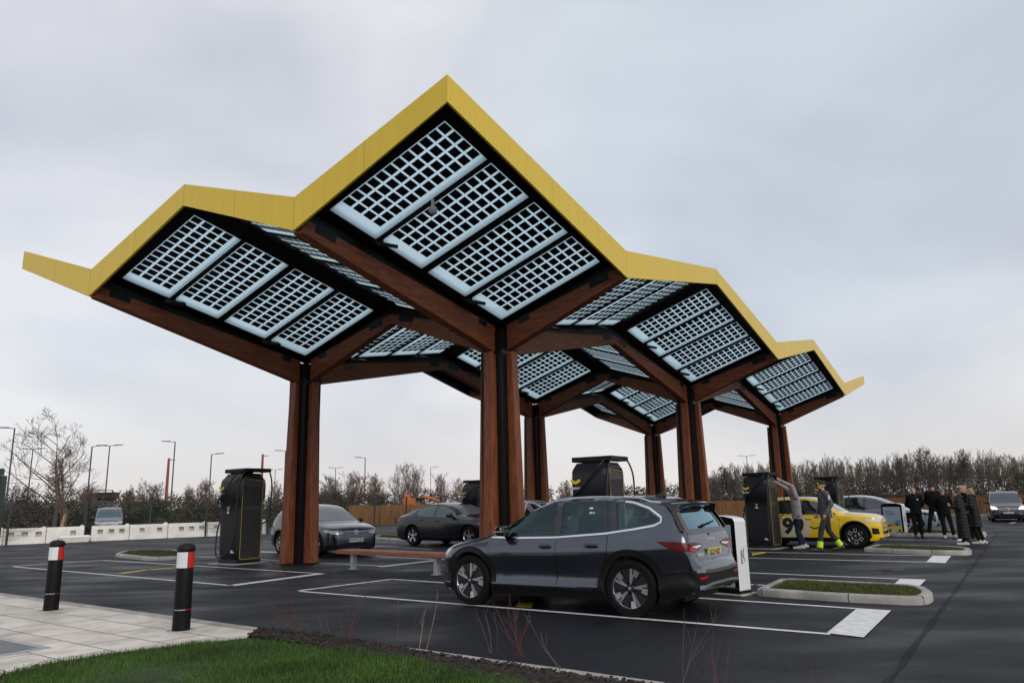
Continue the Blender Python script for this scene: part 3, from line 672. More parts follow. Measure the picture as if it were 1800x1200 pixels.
for ca in (1, 3):
    for cb in (1, 3, 5):
        c = link('column', cm, can); c.location = L3(ca, cb, 0); c.rotation_euler = (0, 0, angA)
        for q in range(4):
            p = link('timber_post', pm_, c); p.rotation_euler = (0, 0, q*PI/2)
            for m_ in (() if p.modifiers else (1,)):
                bv = p.modifiers.new('b', 'BEVEL'); bv.width = .012; bv.segments = 2
        for n, ang, sgn in (('A', angA, 1), ('A', angA+PI, -1), ('B', angB, 1), ('B', angB+PI, -1)):
            if n == 'A': ext = (ca == 1 and sgn < 0) or (ca == 3 and sgn > 0)
            else: ext = (cb == 1 and sgn < 0) or (cb == 5 and sgn > 0)
            me, ue = BM[(n, 1 if ext else 0)]
            o = link('beam', me, can); o.location = L3(ca, cb, 0); o.rotation_euler = (0, 0, ang)
            bv = o.modifiers.new('b', 'BEVEL'); bv.width = .01; bv.segments = 2; bv.limit_method = 'ANGLE'
            u = link('steel_upstand', ue, o)
# ball camera under the near panel
b = MB(); p = L3(.50, .275, zt(.5, .275)-.33); b.sphere(p, .085, 18, 12); b.tube([p+Vector((0, 0, .05)), p+Vector((0, 0, .22))], .035, 10)
b.build('dome_camera', mat('camera grey', (.5, .48, .5), .4), can, smooth=60)
# ================================================================== CARS
def pchip(xs, ys):
    xs = list(map(float, xs)); ys = list(map(float, ys))
    if xs[0] > xs[-1]: xs, ys = xs[::-1], ys[::-1]
    n = len(xs); h = [xs[i+1]-xs[i] for i in range(n-1)]; dl = [(ys[i+1]-ys[i])/h[i] for i in range(n-1)]; m = [0]*n
    for i in range(1, n-1):
        if dl[i-1]*dl[i] > 0:
            w1, w2 = 2*h[i]+h[i-1], h[i]+2*h[i-1]; m[i] = (w1+w2)/(w1/dl[i-1]+w2/dl[i])
    m[0], m[-1] = dl[0], dl[-1]
    def f(x):
        if x <= xs[0]: return ys[0]
        if x >= xs[-1]: return ys[-1]
        i = 0
        while xs[i+1] < x: i += 1
        t = (x-xs[i])/h[i]; t2, t3 = t*t, t*t*t
        return (2*t3-3*t2+1)*ys[i]+(t3-2*t2+t)*h[i]*m[i]+(-2*t3+3*t2)*ys[i+1]+(t3-t2)*h[i]*m[i+1]
    return f
def T(tbl): return pchip([p[0] for p in tbl], [p[1] for p in tbl])
def fan(n): return [tuple(range(n))]
class Car:
    """body shape as functions of x (forward), built as one loft; parts are patches lying on it"""
    def __init__(s, sp):
        s.sp = sp; s.zt = T(sp['zt']); s.zs = T(sp['zs']); s.zb = T(sp['zb']); s.W = T(sp['W']); s.wr = T(sp['wr']); s.cr = T(sp['cr'])
        s.prof = T(sp.get('prof', [(0, .93), (.08, .965), (.2, .985), (.45, 1.0), (.75, .995), (.9, .98), (1, .955)]))
        s.x0, s.x1 = sp['zt'][-1][0], sp['zt'][0][0]
    def ring(s, x):
        W = s.W(x); zt = s.zt(x); zs = min(s.zs(x), zt-.03); zb = min(s.zb(x), zs-.05); wr = s.wr(x)*W; zr = zt-min(s.cr(x), .6*(zt-zs)); p = []
        p += [(0, zb), (W*.35, zb), (W*.7, zb), (W*.86, zb)]
        for t in s.ts: p.append((W*s.prof(t), zb+t*(zs-zb)))
        ys = W*s.prof(1)
        for q in (.06, .14, .26, .4, .55, .7, .84, .94, 1.0): p.append((ys+(wr-ys)*q+.018*math.sin(PI*q)*(1 if zt-zs > .25 else .3), zs+(zr-zs)*q))
        for q in (.975, .93, .86, .76, .62, .45, .25, 0): p.append((wr*q, zr+(zt-zr)*(1-q**2.4)))
        return p
    ts = (0, .05, .1, .15, .2, .25, .3, .37, .45, .54, .63, .72, .8, .87, .93, .97, 1.0)
    def loft(s):
        xs = [s.x0, s.x1]; L = s.x1-s.x0
        for i in range(90):
            t = i/89; xs.append(s.x0+L*(.5-.5*math.cos(PI*t)) if True else 0)
            xs.append(s.x0+L*t)
        xs = sorted(set(round(x, 4) for x in xs)); ys = [xs[0]]
        for x in xs[1:]:
            if x-ys[-1] > .004 or x == xs[-1]: ys.append(x)
        v = []; f = []; m = None
        for x in ys:
            h = s.ring(x); full = [(x, y, z) for y, z in h]+[(x, -y, z) for y, z in h[-2:0:-1]]
            m = len(full); v += full
        for i in range(len(ys)-1): f += [(i*m+k, (i+1)*m+k, (i+1)*m+(k+1) % m, i*m+(k+1) % m) for k in range(m)]
        f += [tuple(range(m)), tuple((len(ys)-1)*m+k for k in range(m))[::-1]]
        return v, f
    def make_bvh(s):
        v, f = s.loft(); bm = bmesh.new(); vs = [bm.verts.new(p) for p in v]
        for q in f:
            try: bm.faces.new([vs[i] for i in q])
            except ValueError: pass
        bmesh.ops.recalc_face_normals(bm, faces=bm.faces)
        s.bvh = BVHTree.FromBMesh(bm); s.bm = bm
    DIR = {'L': (Vector((0, -1, 0)), lambda p: Vector((p[0], 4, p[1]))), 'R': (Vector((0, 1, 0)), lambda p: Vector((p[0], -4, p[1]))),
           'F': (Vector((-1, 0, 0)), lambda p: Vector((5, p[0], p[1]))), 'B': (Vector((1, 0, 0)), lambda p: Vector((-5, p[0], p[1]))), 'T': (Vector((0, 0, -1)), lambda p: Vector((p[0], p[1], 4)))}
    def hit(s, ax, p, off=0.0):
        d, o = s.DIR[ax]; h = s.bvh.ray_cast(o(p), d)
        if h[0] is None:
            n = s.bvh.find_nearest(o(p)+d*(4.0-(.9 if ax in 'LR' else 0)+(1.0-2.3 if ax in 'FB' else 0)));
            return n[0]+n[1]*off
        n = h[1]
        if n.dot(d) > 0: n = -n
        return h[0]+n*off
    def patch(s, b, ax, poly, off=.003, grid=.06, th=.0):
        """add to MB b the polygon laid on the body along axis ax"""
        bm = bmesh.new(); f = bm.faces.new([bm.verts.new((p[0], p[1], 0)) for p in poly])
        if f.normal.z < 0: pass
        xs = [p[0] for p in poly]; ys = [p[1] for p in poly]
        for lo, hi, nrm in ((min(xs), max(xs), (1, 0, 0)), (min(ys), max(ys), (0, 1, 0))):
            n = int((hi-lo)/grid)
            for i in range(1, n+1):
                c = lo+(hi-lo)*i/(n+1)
                bmesh.ops.bisect_plane(bm, geom=list(bm.verts)+list(bm.edges)+list(bm.faces), plane_co=(c if nrm[0] else 0, c if nrm[1] else 0, 0), plane_no=nrm)
        bmesh.ops.triangulate(bm, faces=bm.faces); bm.verts.index_update()
        bm.normal_update()
        pts = [s.hit(ax, (v.co.x, v.co.y), off) for v in bm.verts]
        d = s.DIR[ax][0]; fs = []
        for q in bm.faces:
            i = [v.index for v in q.verts]; a, c, e = (pts[k] for k in i)
            if (c-a).cross(e-a).dot(d) > 0: i = i[::-1]
            fs.append(tuple(i))
        bnd = [tuple(v.index for v in e.verts) for e in bm.edges if len(e.link_faces) == 1]
        b.add(pts, fs)
        rim = [p-(s_n*(off+.012)) for p, s_n in ((p, -d) for p in pts)]
        n0 = len(s_v := pts); b.add([pts[i] for e in bnd for i in e]+[rim[i] for e in bnd for i in e], [(2*k, 2*k+1, 2*len(bnd)+2*k+1, 2*len(bnd)+2*k) for k in range(len(bnd))])
        bm.free(); return b
    def strip(s, b, ax, path, w, off=.004, closed=False, step=.05):
        """ribbon of width w along a path laid on the body"""
        P = []; n = len(path)
        for i in range(n if closed else n-1):
            a = Vector(path[i]); c = Vector(path[(i+1) % n]); k = max(1, int((c-a).length/step))
            P += [a.lerp(c, j/k) for j in range(k)]
        if not closed: P.append(Vector(path[-1]))
        m = len(P); vs = []
        for i in range(m):
            t = (P[(i+1) % m]-P[i-1]) if closed else (P[min(i+1, m-1)]-P[max(i-1, 0)]); t.normalize(); q = Vector((-t.y, t.x))*w/2
            vs += [s.hit(ax, P[i]+q, off), s.hit(ax, P[i]-q, off)]
        b.add(vs, [(2*i, 2*i+1, 2*((i+1) % m)+1, 2*((i+1) % m)) for i in range(m if closed else m-1)]); return b
def mir(poly): return [(-p[0], p[1]) for p in poly]
def boolean(me, cutters):
    """difference of closed meshes (name, MB, material index)"""
    o = link('tmp_body', me); tmp = [o]
    for cm_ in cutters:
        c = link('tmp_cut', cm_); tmp.append(c); m = o.modifiers.new('x', 'BOOLEAN'); m.operation = 'DIFFERENCE'; m.solver = 'EXACT'; m.object = c
    r = evaluated_mesh(o)
    for t in tmp: bpy.data.objects.remove(t)
    return r
def paint(name, col, flake=.35, rough=.32, coat=1.0, metal=.55):
    return mat(name, col, rough, metal=metal, coat=coat, var=.05, vscale=300)
M['glass_dark'] = mat('tinted car glass', (.012, .018, .022), .02, spec=.5, ior=1.9)
M['glass_teal'] = mat('teal car glass', (.035, .07, .085), .03, ior=1.7, var=.5, vscale=2.5)
M['glass_screen'] = mat('sky painted windscreen glass', (.19, .19, .215), .2, ior=1.8)  # bright sky reflection is painted into the pale base colour
M['glass_clear'] = glass_mat('clear car glass', (.62, .85, .89), 1.5, 0, (.62, .86, .92))
M['trim'] = mat('black trim', (.005, .005, .0055), .55, spec=.25, var=.2, vscale=30)
M['gloss'] = mat('gloss black', (.006, .006, .007), .08, coat=.5)
M['tyre'] = mat('tyre rubber', (.005, .005, .005), .8, spec=.2, var=.3, vscale=30, bump=.2, bscale=60)
M['chrome'] = mat('chrome', (.75, .76, .78), .12, metal=1.0)
M['alloy'] = mat('alloy wheel', (.55, .57, .62), .25, metal=.85)
M['alloy_dark'] = mat('dark alloy', (.010, .0105, .012), .35, coat=.2)
M['lamp_red'] = mat('red lamp lens', (.085, .002, .005), .2, coat=0, spec=.2)
M['lamp_red2'] = mat('bright red lens', (.42, .006, .012), .2, spec=.25)
M['lamp_clear'] = mat('clear lamp lens', (.62, .65, .68), .08, coat=1.0)
M['lamp_on'] = mat('lit headlight', (1.0, .93, .72), .2, emit=1.1)
M['plate_w'] = mat('plate white', (.74, .76, .74), .4)
M['plate_y'] = mat('plate yellow', (.80, .62, .22), .4)
M['plate_g'] = mat('plate green', (.03, .38, .14), .4)
M['ink'] = mat('plate black', (.01, .01, .01), .5)
M['seat'] = mat('seat cloth', (.10, .115, .12), .8, var=.2)
M['inner'] = mat('cabin dark', (.05, .055, .058), .8)
def wheel_pair(style, R=.355, w=.225, alloy=None, rim=.68):
    """wheel lying with its axle along Y, outer side towards +Y; returns (tyre mesh, rim mesh)"""
    rr = R*rim; b = MB()
    b.lathe([(rr-.01, w*.42), (rr+.012, w*.47), (R*.82, w*.5), (R*.93, w*.47), (R*.985, w*.36), (R, w*.22), (R, -w*.22), (R*.98, -w*.38), (R*.9, -w*.5), (rr, -w*.48), (rr-.01, w*.0)], 56, 'Y')
    for k in range(56):
        a = 2*PI*k/56
        b.box((R*math.cos(a), 0, R*math.sin(a)), (.006, w*.5, .006), R=Matrix.Rotation(-a, 3, 'Y'))
    ty = b.mesh('wheel', M['tyre']); smooth_by(ty, 40)
    r = MB(); y0 = w*.40; r.mat = 1
    r.lathe([(rr, y0*.3), (rr*.9, -w*.1), (.02, -w*.12)], 48, 'Y')                 # dark barrel and back
    r.mat = 0; r.lathe([(rr+.004, y0+.022), (rr+.004, y0+.006), (rr-.008, y0+.002), (rr-.018, y0-.012), (rr-.022, y0-.06)][::1], 56, 'Y')
    def sector(a0, a1, r0, r1, h0, h1, m_, th=.02, n=4):
        r.mat = m_; vs = []
        for i in range(n+1):
            a = a0+(a1-a0)*i/n
            for q, h in ((r0, h0), (r1, h1)):
                vs += [Vector((q*math.cos(a), h, q*math.sin(a))), Vector((q*math.cos(a), h-th, q*math.sin(a)))]
        fs = []
        for i in range(n):
            o = 4*i; fs += [(o, o+2, o+6, o+4), (o+1, o+5, o+7, o+3), (o+2, o+3, o+7, o+6), (o, o+4, o+5, o+1)]
        fs += [(0, 1, 3, 2), (4*n, 4*n+2, 4*n+3, 4*n+1)]; r.add(vs, fs)
    def spoke(a, r0, r1, w0, w1, h0, h1, m_, th=.03):
        r.mat = m_; c, s_ = math.cos(a), math.sin(a); P = lambda q, t, h: Vector((q*c-t*s_, h, q*s_+t*c))
        r.hexa([P(r0, -w0, h0-th), P(r1, -w1, h1-th), P(r1, w1, h1-th), P(r0, w0, h0-th), P(r0, -w0, h0), P(r1, -w1, h1), P(r1, w1, h1), P(r0, w0, h0)])
    st = 2*PI/5
    if style == 'aero':          # dark blades with silver wedges
        for k in range(5):
            a = PI/2+.12+k*st
            sector(a-.60, a+.60, rr*.30, rr*.97, y0-.012, y0-.008, 1, .02, 8)
            for da in (-.045, .045): spoke(a+da, rr*.16, rr*.97, .006, .008, y0+.004, y0+.004, 0)
            sector(a+.16, a+.50, rr*.62, rr*.965, y0-.004, y0+.003, 0, .014, 5)
            spoke(a+.16, rr*.22, rr*.66, .004, .012, y0-.002, y0+.002, 0, .02)
        r.mat = 1; r.lathe([(.001, y0+.012), (rr*.2, y0+.010), (rr*.24, y0-.01)], 20, 'Y'); r.mat = 0; r.lathe([(.001, y0+.0145), (.022, y0+.013)], 14, 'Y')
    elif style == 'star':        # six outlined cells
        for k in range(6):
            a = PI/2+k*PI/3
            for da in (-1, 1): spoke(a, rr*.2, rr*.5, .02, .03, y0-.01, y0-.004, 1)
            c = Vector((math.cos(a), 0, math.sin(a))); t = Vector((-math.sin(a), 0, math.cos(a)))
            q = [c*rr*.46-t*rr*.16, c*rr*.93-t*rr*.17, c*rr*.93+t*rr*.17, c*rr*.46+t*rr*.16]
            r.mat = 1; r.prism([p+Vector((0, y0-.02, 0)) for p in q], (0, .014, 0)); r.mat = 0
            for i in range(4): r.tube([q[i]+Vector((0, y0-.002, 0)), q[(i+1) % 4]+Vector((0, y0-.002, 0))], .0085, 6)
        r.mat = 1; r.lathe([(.001, y0), (rr*.26, y0-.004), (rr*.3, y0-.02)], 18, 'Y'); r.mat = 0; r.lathe([(.001, y0+.003), (.03, y0+.001)], 14, 'Y')
    else:                        # five twin spokes
        for k in range(5):
            a = PI/2+k*st
            for da in (-.17, .17):
                spoke(a+da*.55, rr*.15, rr*.97, .018, .016, y0-.006, y0+.002, 0)
            sector(a-.14, a+.14, rr*.2, rr*.9, y0-.03, y0-.02, 1, .01, 3)
        r.mat = 0; r.lathe([(.001, y0+.006), (rr*.2, y0+.002), (rr*.22, y0-.02)], 20, 'Y')
    rm = r.mesh('rim', [alloy or M['alloy'], M['alloy_dark']])
    bm = bmesh.new(); bm.from_mesh(rm); bmesh.ops.recalc_face_normals(bm, faces=bm.faces); bm.to_mesh(rm); bm.free(); smooth_by(rm, 35)
    return ty, rm
def add_wheels(root, sp, pair, track):
    ty, rm = pair
    for x in (sp['fa'], sp['ra']):
        for sg in (1, -1):
            o = link('wheel', ty, root); o.location = (x, sg*track, sp['R']); r = link('rim', rm, o)
            st = sp.get('steer', 0) if x == sp['fa'] else 0
            o.rotation_euler = (0, random.uniform(-.5, .5)*0, (0 if sg > 0 else PI)+st)
def arch_cutters(sp, extra=.045, din=.42):
    out = []
    for x in (sp['fa'], sp['ra']):
        for sg in (1, -1):
            b = MB(); b.mat = 0
            r = sp['R']+extra; n = 40; vs = []
            for yy in (sg*din, sg*1.3): vs += [Vector((x+r*math.cos(2*PI*k/n), yy, sp['R']+.012+r*math.sin(2*PI*k/n))) for k in range(n)]
            fs = [tuple(range(n)), tuple(range(n, 2*n))[::-1]]+[(k, n+k, n+(k+1) % n, (k+1) % n) for k in range(n)]
            b.mat = 1; b.add(vs, fs); me = b.mesh('cut', [M['trim'], M['trim']])
            bm = bmesh.new(); bm.from_mesh(me); bmesh.ops.recalc_face_normals(bm, faces=bm.faces); bm.to_mesh(me); bm.free(); out.append(me)
    return out
def arch_trim(car, root, sp, m, r1=.065, off=.010):
    for x in (sp['fa'], sp['ra']):
        for ax in 'LR':
            b = MB(); r0 = sp['R']+.040; pts = []
            for k in range(25):
                a = -.16+(PI+.32)*k/24; pts.append((x+(r0+r1/2)*math.cos(a), sp['R']+.012+(r0+r1/2)*math.sin(a)))
            pts = [p for p in pts if p[1] > sp.get('sill', .24)]
            car.strip(b, ax, pts, r1, off, step=.06); b.build('arch_trim', m, root, smooth=40)
def both(car, root, name, poly, m, off=.004, grid=.06, label=None, parent_fn=None, sides='LR'):
    out = []
    for ax in sides:
        b = MB(); car.patch(b, ax, poly, off, grid); o = b.build(name, m, root, smooth=50); out.append(o)
        if label: o['label'] = label
    return out
def body_from(car, mats, cut):
    car.make_bvh(); me = bpy.data.meshes.new('body'); car.bm.to_mesh(me)
    for m in mats: me.materials.append(m)
    return boolean(me, cut)
def solid(b, mats):
    me = b.mesh('cut', mats); bm = bmesh.new(); bm.from_mesh(me); bmesh.ops.recalc_face_normals(bm, faces=bm.faces); bm.to_mesh(me); bm.free(); return me
def mirror_obj(car, root, x, z, m, side, size=(.13, .22, .15), arm=True, cap=None, lampm=None):
    p = car.hit(side, (x, z), 0); sg = 1 if side == 'L' else -1
    b = MB(); c = Vector((x-.02, p.y+sg*(.05+size[1]/2), z+.045))
    vs = []; n = 14
    for i, (k, s_) in enumerate(((-1, .72), (-.8, .93), (0, 1.0), (.7, .92), (1, .6))):
        for q in range(n):
            a = 2*PI*q/n; ca, sa = math.cos(a), math.sin(a); e = lambda t: math.copysign(abs(t)**.6, t)
            vs.append(c+Vector((e(ca)*size[0]*.5*s_, sg*k*size[1]/2, e(sa)*size[2]*.5*s_)))
    b.add(vs, [(i*n+q, i*n+(q+1) % n, (i+1)*n+(q+1) % n, (i+1)*n+q) for i in range(4) for q in range(n)]+[tuple(range(n)), tuple(4*n+q for q in range(n))[::-1]])
    if arm: b.box((x, p.y+sg*.05, z-.005), (.07, .16, .05))
    o = b.build('wing_mirror', m, root, smooth=45, fix=True)
    if lampm:
        l = MB(); l.box((c.x+size[0]*.43, c.y, c.z+.0), (.02, size[1]*.8, .012)); l.box((c.x, c.y+sg*.01, c.z-.008), (size[0]*1.04, size[1]*.92, .012)); l.build('indicator', lampm, o)
    return o
def handle(root_door, car, x, z, ax, m, L=.2, h=.045):
    p = car.hit(ax, (x, z), .0); sg = 1 if ax == 'L' else -1; b = MB()
    b.tube([(x-L/2, p.y-.0*sg, z), (x-L*.4, p.y+.028*sg, z), (x+L*.4, p.y+.028*sg, z), (x+L/2, p.y, z)], [.008, h*.36, h*.36, .008], 8)
    car_b = MB(); return b.build('handle', m, root_door, smooth=50)
def plate(root, name, M4, txt, wm, size=(.52, .11), green=True):
    b = MB(); b.M = M4; b.box((0, 0, 0), (size[0], size[1], .008))
    if green: b.mat = 2; b.box((-size[0]/2+.025, 0, .0005), (.05, size[1], .0092)); 
    b.M = None; b.mat = 1
    if txt: b.text(txt, size[1]*.86, M4 @ Matrix.Translation((.018 if green else 0, 0, .0055)), bold=.004, spacing=1.0)
    return b.build(name, [wm, M['ink'], M['plate_g']], root)
# ------------------------------------------------------------------ hero: grey-blue estate SUV seen from its rear left
SUVP = paint('grey blue metallic paint', (.068, .080, .104), rough=.20, metal=.88)
sp = dict(R=.375, fa=1.3825, ra=-1.3825, sill=.2,
 zt=[(2.27, .66), (2.255, .74), (2.2, .81), (2.05, .885), (1.7, .97), (1.35, 1.03), (1.08, 1.075), (.9, 1.155), (.6, 1.32), (.3, 1.465), (0, 1.555), (-.3, 1.595), (-.7, 1.605), (-1.2, 1.59), (-1.6, 1.555), (-1.86, 1.515), (-1.97, 1.455), (-2.1, 1.28), (-2.2, 1.125), (-2.235, 1.055), (-2.26, .95), (-2.295, .80), (-2.31, .735), (-2.36, .70), (-2.385, .64)],
 zs=[(2.27, .58), (2.2, .72), (2.05, .80), (1.7, .885), (1.35, .935), (1.0, .965), (.5, .985), (0, 1.0), (-.8, 1.03), (-1.4, 1.07), (-1.9, 1.10), (-2.15, 1.07), (-2.235, .98), (-2.31, .69), (-2.385, .58)],
 zb=[(2.27, .30), (2.1, .22), (1.6, .20), (-1.6, .2), (-2.1, .27), (-2.385, .36)],
 W=[(2.27, .56), (2.25, .63), (2.2, .70), (2.1, .79), (1.95, .865), (1.75, .91), (1.4, .935), (.8, .935), (0, .93), (-.8, .935), (-1.4, .945), (-1.8, .925), (-2.05, .88), (-2.2, .83), (-2.32, .76), (-2.385, .66)],
 wr=[(2.27, .85), (2.0, .84), (1.5, .85), (1.08, .86), (.9, .80), (.6, .745), (.2, .715), (-.5, .70), (-1.3, .69), (-1.9, .70), (-2.05, .76), (-2.235, .86), (-2.385, .9)],
 cr=[(2.27, .05), (1.7, .05), (1.1, .035), (.6, .05), (0, .06), (-1.2, .06), (-1.9, .05), (-2.2, .03), (-2.385, .04)],
 prof=[(0, .945), (.10, .968), (.17, .99), (.215, 1.0), (.27, .968), (.33, .955), (.45, .962), (.6, .98), (.73, .998), (.79, 1.0), (.86, .984), (.93, .958), (1, .925)])
suv = Car(sp); suv.make_bvh()
wf = Vector((-.75, 12.15, 0)); wrr = Vector((1.53, 10.52, 0))
hd = (Vector((wf.x, wf.y, 0))-Vector((wrr.x, wrr.y, 0))).normalized(); ln = Vector((-hd.y, hd.x, 0))
rootp = (Vector((wf.x, wf.y, 0))+Vector((wrr.x, wrr.y, 0)))/2 - ln*.915
SUV = thing('parked_car', 'dark grey blue estate SUV parked in front of the near column', 'car', rootp, math.atan2(hd.y, hd.x), 'parked cars')
# window outlines (x, z)
FW = [(.93, 1.035), (.62, 1.232), (.38, 1.36), (.10, 1.462), (-.12, 1.505), (-.155, 1.045)]
RW1 = [(-.265, 1.05), (-.235, 1.515), (-.62, 1.527), (-.92, 1.52), (-1.005, 1.10)]
RW2 = [(-1.03, 1.103), (-.95, 1.518), (-1.02, 1.513), (-1.10, 1.118)]
QW = [(-1.19, 1.13), (-1.11, 1.505), (-1.36, 1.475), (-1.6, 1.40), (-1.79, 1.285), (-1.795, 1.245), (-1.72, 1.215), (-1.45, 1.17)]
DLO = [(1.02, 1.018), (.62, 1.262), (.38, 1.39), (.10, 1.49), (-.2, 1.54), (-.62, 1.553), (-1.0, 1.543), (-1.38, 1.50), (-1.63, 1.42), (-1.83, 1.295), (-1.835, 1.235), (-1.74, 1.19), (-1.45, 1.143), (-1.0, 1.085), (-.2, 1.028), (.5, 1.012)]
cut = arch_cutters(sp, .05)
cav = MB(); cav.mat = 1; xs = [-2.0+i*.1 for i in range(32)]; rings = []
for x in xs:
    W, zt_, zs_, wr_ = suv.W(x), suv.zt(x), suv.zs(x), suv.wr(x)
    zr_ = zt_-.06-.05; ys = W*.955-.055; top = max(zr_, .80)
    rings.append([(0, .62), (W*.86, .62), (ys, min(zs_, top-.02)), (max(wr_*W-.055, .3), top), (0, top+.03)])
m_ = 8; vs = []
for x, r in zip(xs, rings): vs += [(x, y, z) for y, z in r]+[(x, -y, z) for y, z in r[-2:0:-1]]
cav.add(vs, [(i*m_+k, (i+1)*m_+k, (i+1)*m_+(k+1) % m_, i*m_+(k+1) % m_) for i in range(len(xs)-1) for k in range(m_)]+[tuple(range(m_)), tuple((len(xs)-1)*m_+k for k in range(m_))[::-1]])
cut.append(solid(cav, [SUVP, M['inner']]))
for w_ in (FW, RW1, RW2, QW):
    c = MB(); c.mat = 1; c.prism([(x, -1.4, z) for x, z in w_], (0, 2.8, 0)); cut.append(solid(c, [SUVP, M['inner']]))
WS = [(-.60, 1.11), (-.60, 1.13), (-.50, 1.49), (.50, 1.49), (.60, 1.13), (.60, 1.11)]
c = MB(); c.mat = 1; c.prism([(.25, y, z) for y, z in WS], (1.3, 0, 0)); cut.append(solid(c, [SUVP, M['inner']]))
RS = [(-.60, 1.13), (-.53, 1.42), (.53, 1.42), (.60, 1.13)]
c = MB(); c.mat = 1; c.prism([(-2.6, y, z) for y, z in RS], (.8, 0, 0)); cut.append(solid(c, [SUVP, M['inner']]))
me = bpy.data.meshes.new('body'); suv.bm.to_mesh(me); me.materials.append(SUVP); me.materials.append(M['inner'])
me = boolean(me, cut); smooth_by(me, 32); body = link('body', me, SUV)
# seats and dashboard inside
for sy in (-.37, .37):
    b = MB(); b.box((-.28, sy, 1.0), (.17, .48, .62), R=Matrix.Rotation(-.3, 3, 'Y')); b.box((-.40, sy, 1.40), (.10, .26, .18), R=Matrix.Rotation(-.2, 3, 'Y')); b.tube([(-.36, sy-.07, 1.28), (-.39, sy-.07, 1.36)], .012); b.tube([(-.36, sy+.07, 1.28), (-.39, sy+.07, 1.36)], .012)
    b.build('front_seat', M['seat'], SUV, bevel=.05, seg=3)
    b = MB(); b.box((-1.33, sy, 1.38), (.10, .26, .17), R=Matrix.Rotation(-.2, 3, 'Y')); b.build('headrest', M['seat'], SUV, bevel=.045, seg=3)
b = MB(); b.box((-1.25, 0, .98), (.16, 1.3, .62), R=Matrix.Rotation(-.3, 3, 'Y')); b.build('rear_seat', M['seat'], SUV, bevel=.05, seg=3)
b = MB(); b.box((.72, 0, .94), (.5, 1.4, .2), R=Matrix.Rotation(.15, 3, 'Y')); b.build('dashboard', M['inner'], SUV, bevel=.04)
b = MB(); b.tube([(.36+.05*math.sin(a), .37+.185*math.cos(a), 1.02+.175*math.sin(a)) for a in [2*PI*k/24 for k in range(24)]], .016, 8, closed=True); b.box((.38, .37, 1.0), (.04, .3, .05)); b.build('steering_wheel', M['inner'], SUV, smooth=50)
b = MB(); b.box((.30, 0, 1.42), (.04, .24, .07)); b.build('rear_view_mirror', M['inner'], SUV, bevel=.01)
# doors: lower panels with their handles
D1 = [(1.03, .975), (.98, .6), (.93, .30), (-.20, .30), (-.21, .98), (-.2, 1.01), (.5, .99)]
D2 = [(-.215, 1.01), (-.215, .30), (-.80, .30), (-.885, .48), (-1.0, .70), (-1.05, .83), (-1.06, .98), (-1.03, 1.06), (-.6, 1.04)]
SEAM = M['gloss']
for ax in 'LR':
    for poly, hx in ((D1, -.02), (D2, -.80)):
        b = MB(); suv.strip(b, ax, poly, .012, .0025, closed=True); sm_ = b
        d = MB(); suv.patch(d, ax, inset([Vector((p[0], p[1], 0)) for p in poly], .004), .0045, .05); do = d.build('door', SUVP, SUV, smooth=30)
        sm_.build('shut_line', SEAM, do)
        hz_ = .895 if hx > -.5 else .915; p = suv.hit(ax, (hx, hz_), .006); sg = 1 if ax == 'L' else -1
        e = MB(); el = [(hx+.125*math.cos(a), hz_+.037*math.sin(a)) for a in [2*PI*k/20 for k in range(20)]]; suv.patch(e, ax, el, .007, .05)
        e.box((hx-.02, p.y+.012*sg, hz_-.0), (.17, .022, .02)); e.build('handle', M['gloss'], do, smooth=40)
    # glass, pillars, chrome surround
    for nm, w_, m_ in (('front_window', FW, M['glass_clear']), ('rear_window', RW1, M['glass_clear']), ('rear_window', RW2, M['glass_clear']), ('quarter_window', QW, M['glass_clear'])):
        b = MB(); suv.patch(b, ax, w_, -.006, .08); b.build(nm, m_, SUV, smooth=60)
    for w_ in ([(-.155, 1.03), (-.12, 1.525), (-.235, 1.53), (-.265, 1.03)], [(-1.005, 1.085), (-.92, 1.525), (-.95, 1.525), (-1.03, 1.088)], [(-1.10, 1.10), (-1.02, 1.52), (-1.11, 1.51), (-1.19, 1.115)], [(1.0, 1.02), (.93, 1.03), (.62, 1.232), (.62, 1.26)]):
        b = MB(); suv.patch(b, ax, w_, .003, .08); b.build('pillar_trim', M['gloss'], SUV, smooth=60)
    b = MB(); suv.strip(b, ax, DLO, .024, .007, closed=True, step=.04); b.build('window_surround', M['chrome'], SUV, smooth=60)
    # sill cladding, fender vent, roof rail
    b = MB(); suv.patch(b, ax, [(.96, .30), (.96, .205), (-.96, .205), (-.96, .30)], .012, .08); b.build('sill_cladding', M['trim'], SUV, smooth=40)
    b = MB(); suv.patch(b, ax, [(1.36, .90), (1.30, .935), (1.06, .945), (1.07, .89)], .008, .06); b.build('fender_vent', M['gloss'], SUV, smooth=40)
    b = MB(); p = [suv.hit('T', (x, (.60 if ax == 'L' else -.60)), .035 if -1.5 < x < .1 else 0.0) for x in (.35, .2, .0, -.3, -.6, -.9, -1.2, -1.45, -1.6, -1.75)]; b.tube(p, .017, 8); b.build('roof_rail', M['alloy'], SUV, smooth=60)
    mirror_obj(suv, SUV, .74, 1.075, M['gloss'], ax, (.15, .20, .16), cap=SUVP, lampm=M['alloy'])
    # headlight wrapping the front corner
    b = MB(); suv.patch(b, ax, [(2.22, .70), (2.20, .785), (1.98, .835), (1.82, .845), (1.9, .76), (2.05, .70)], .005, .05); b.build('headlight', M['lamp_clear'], SUV, smooth=60)
arch_trim(suv, SUV, sp, M['trim'], .085, .009)
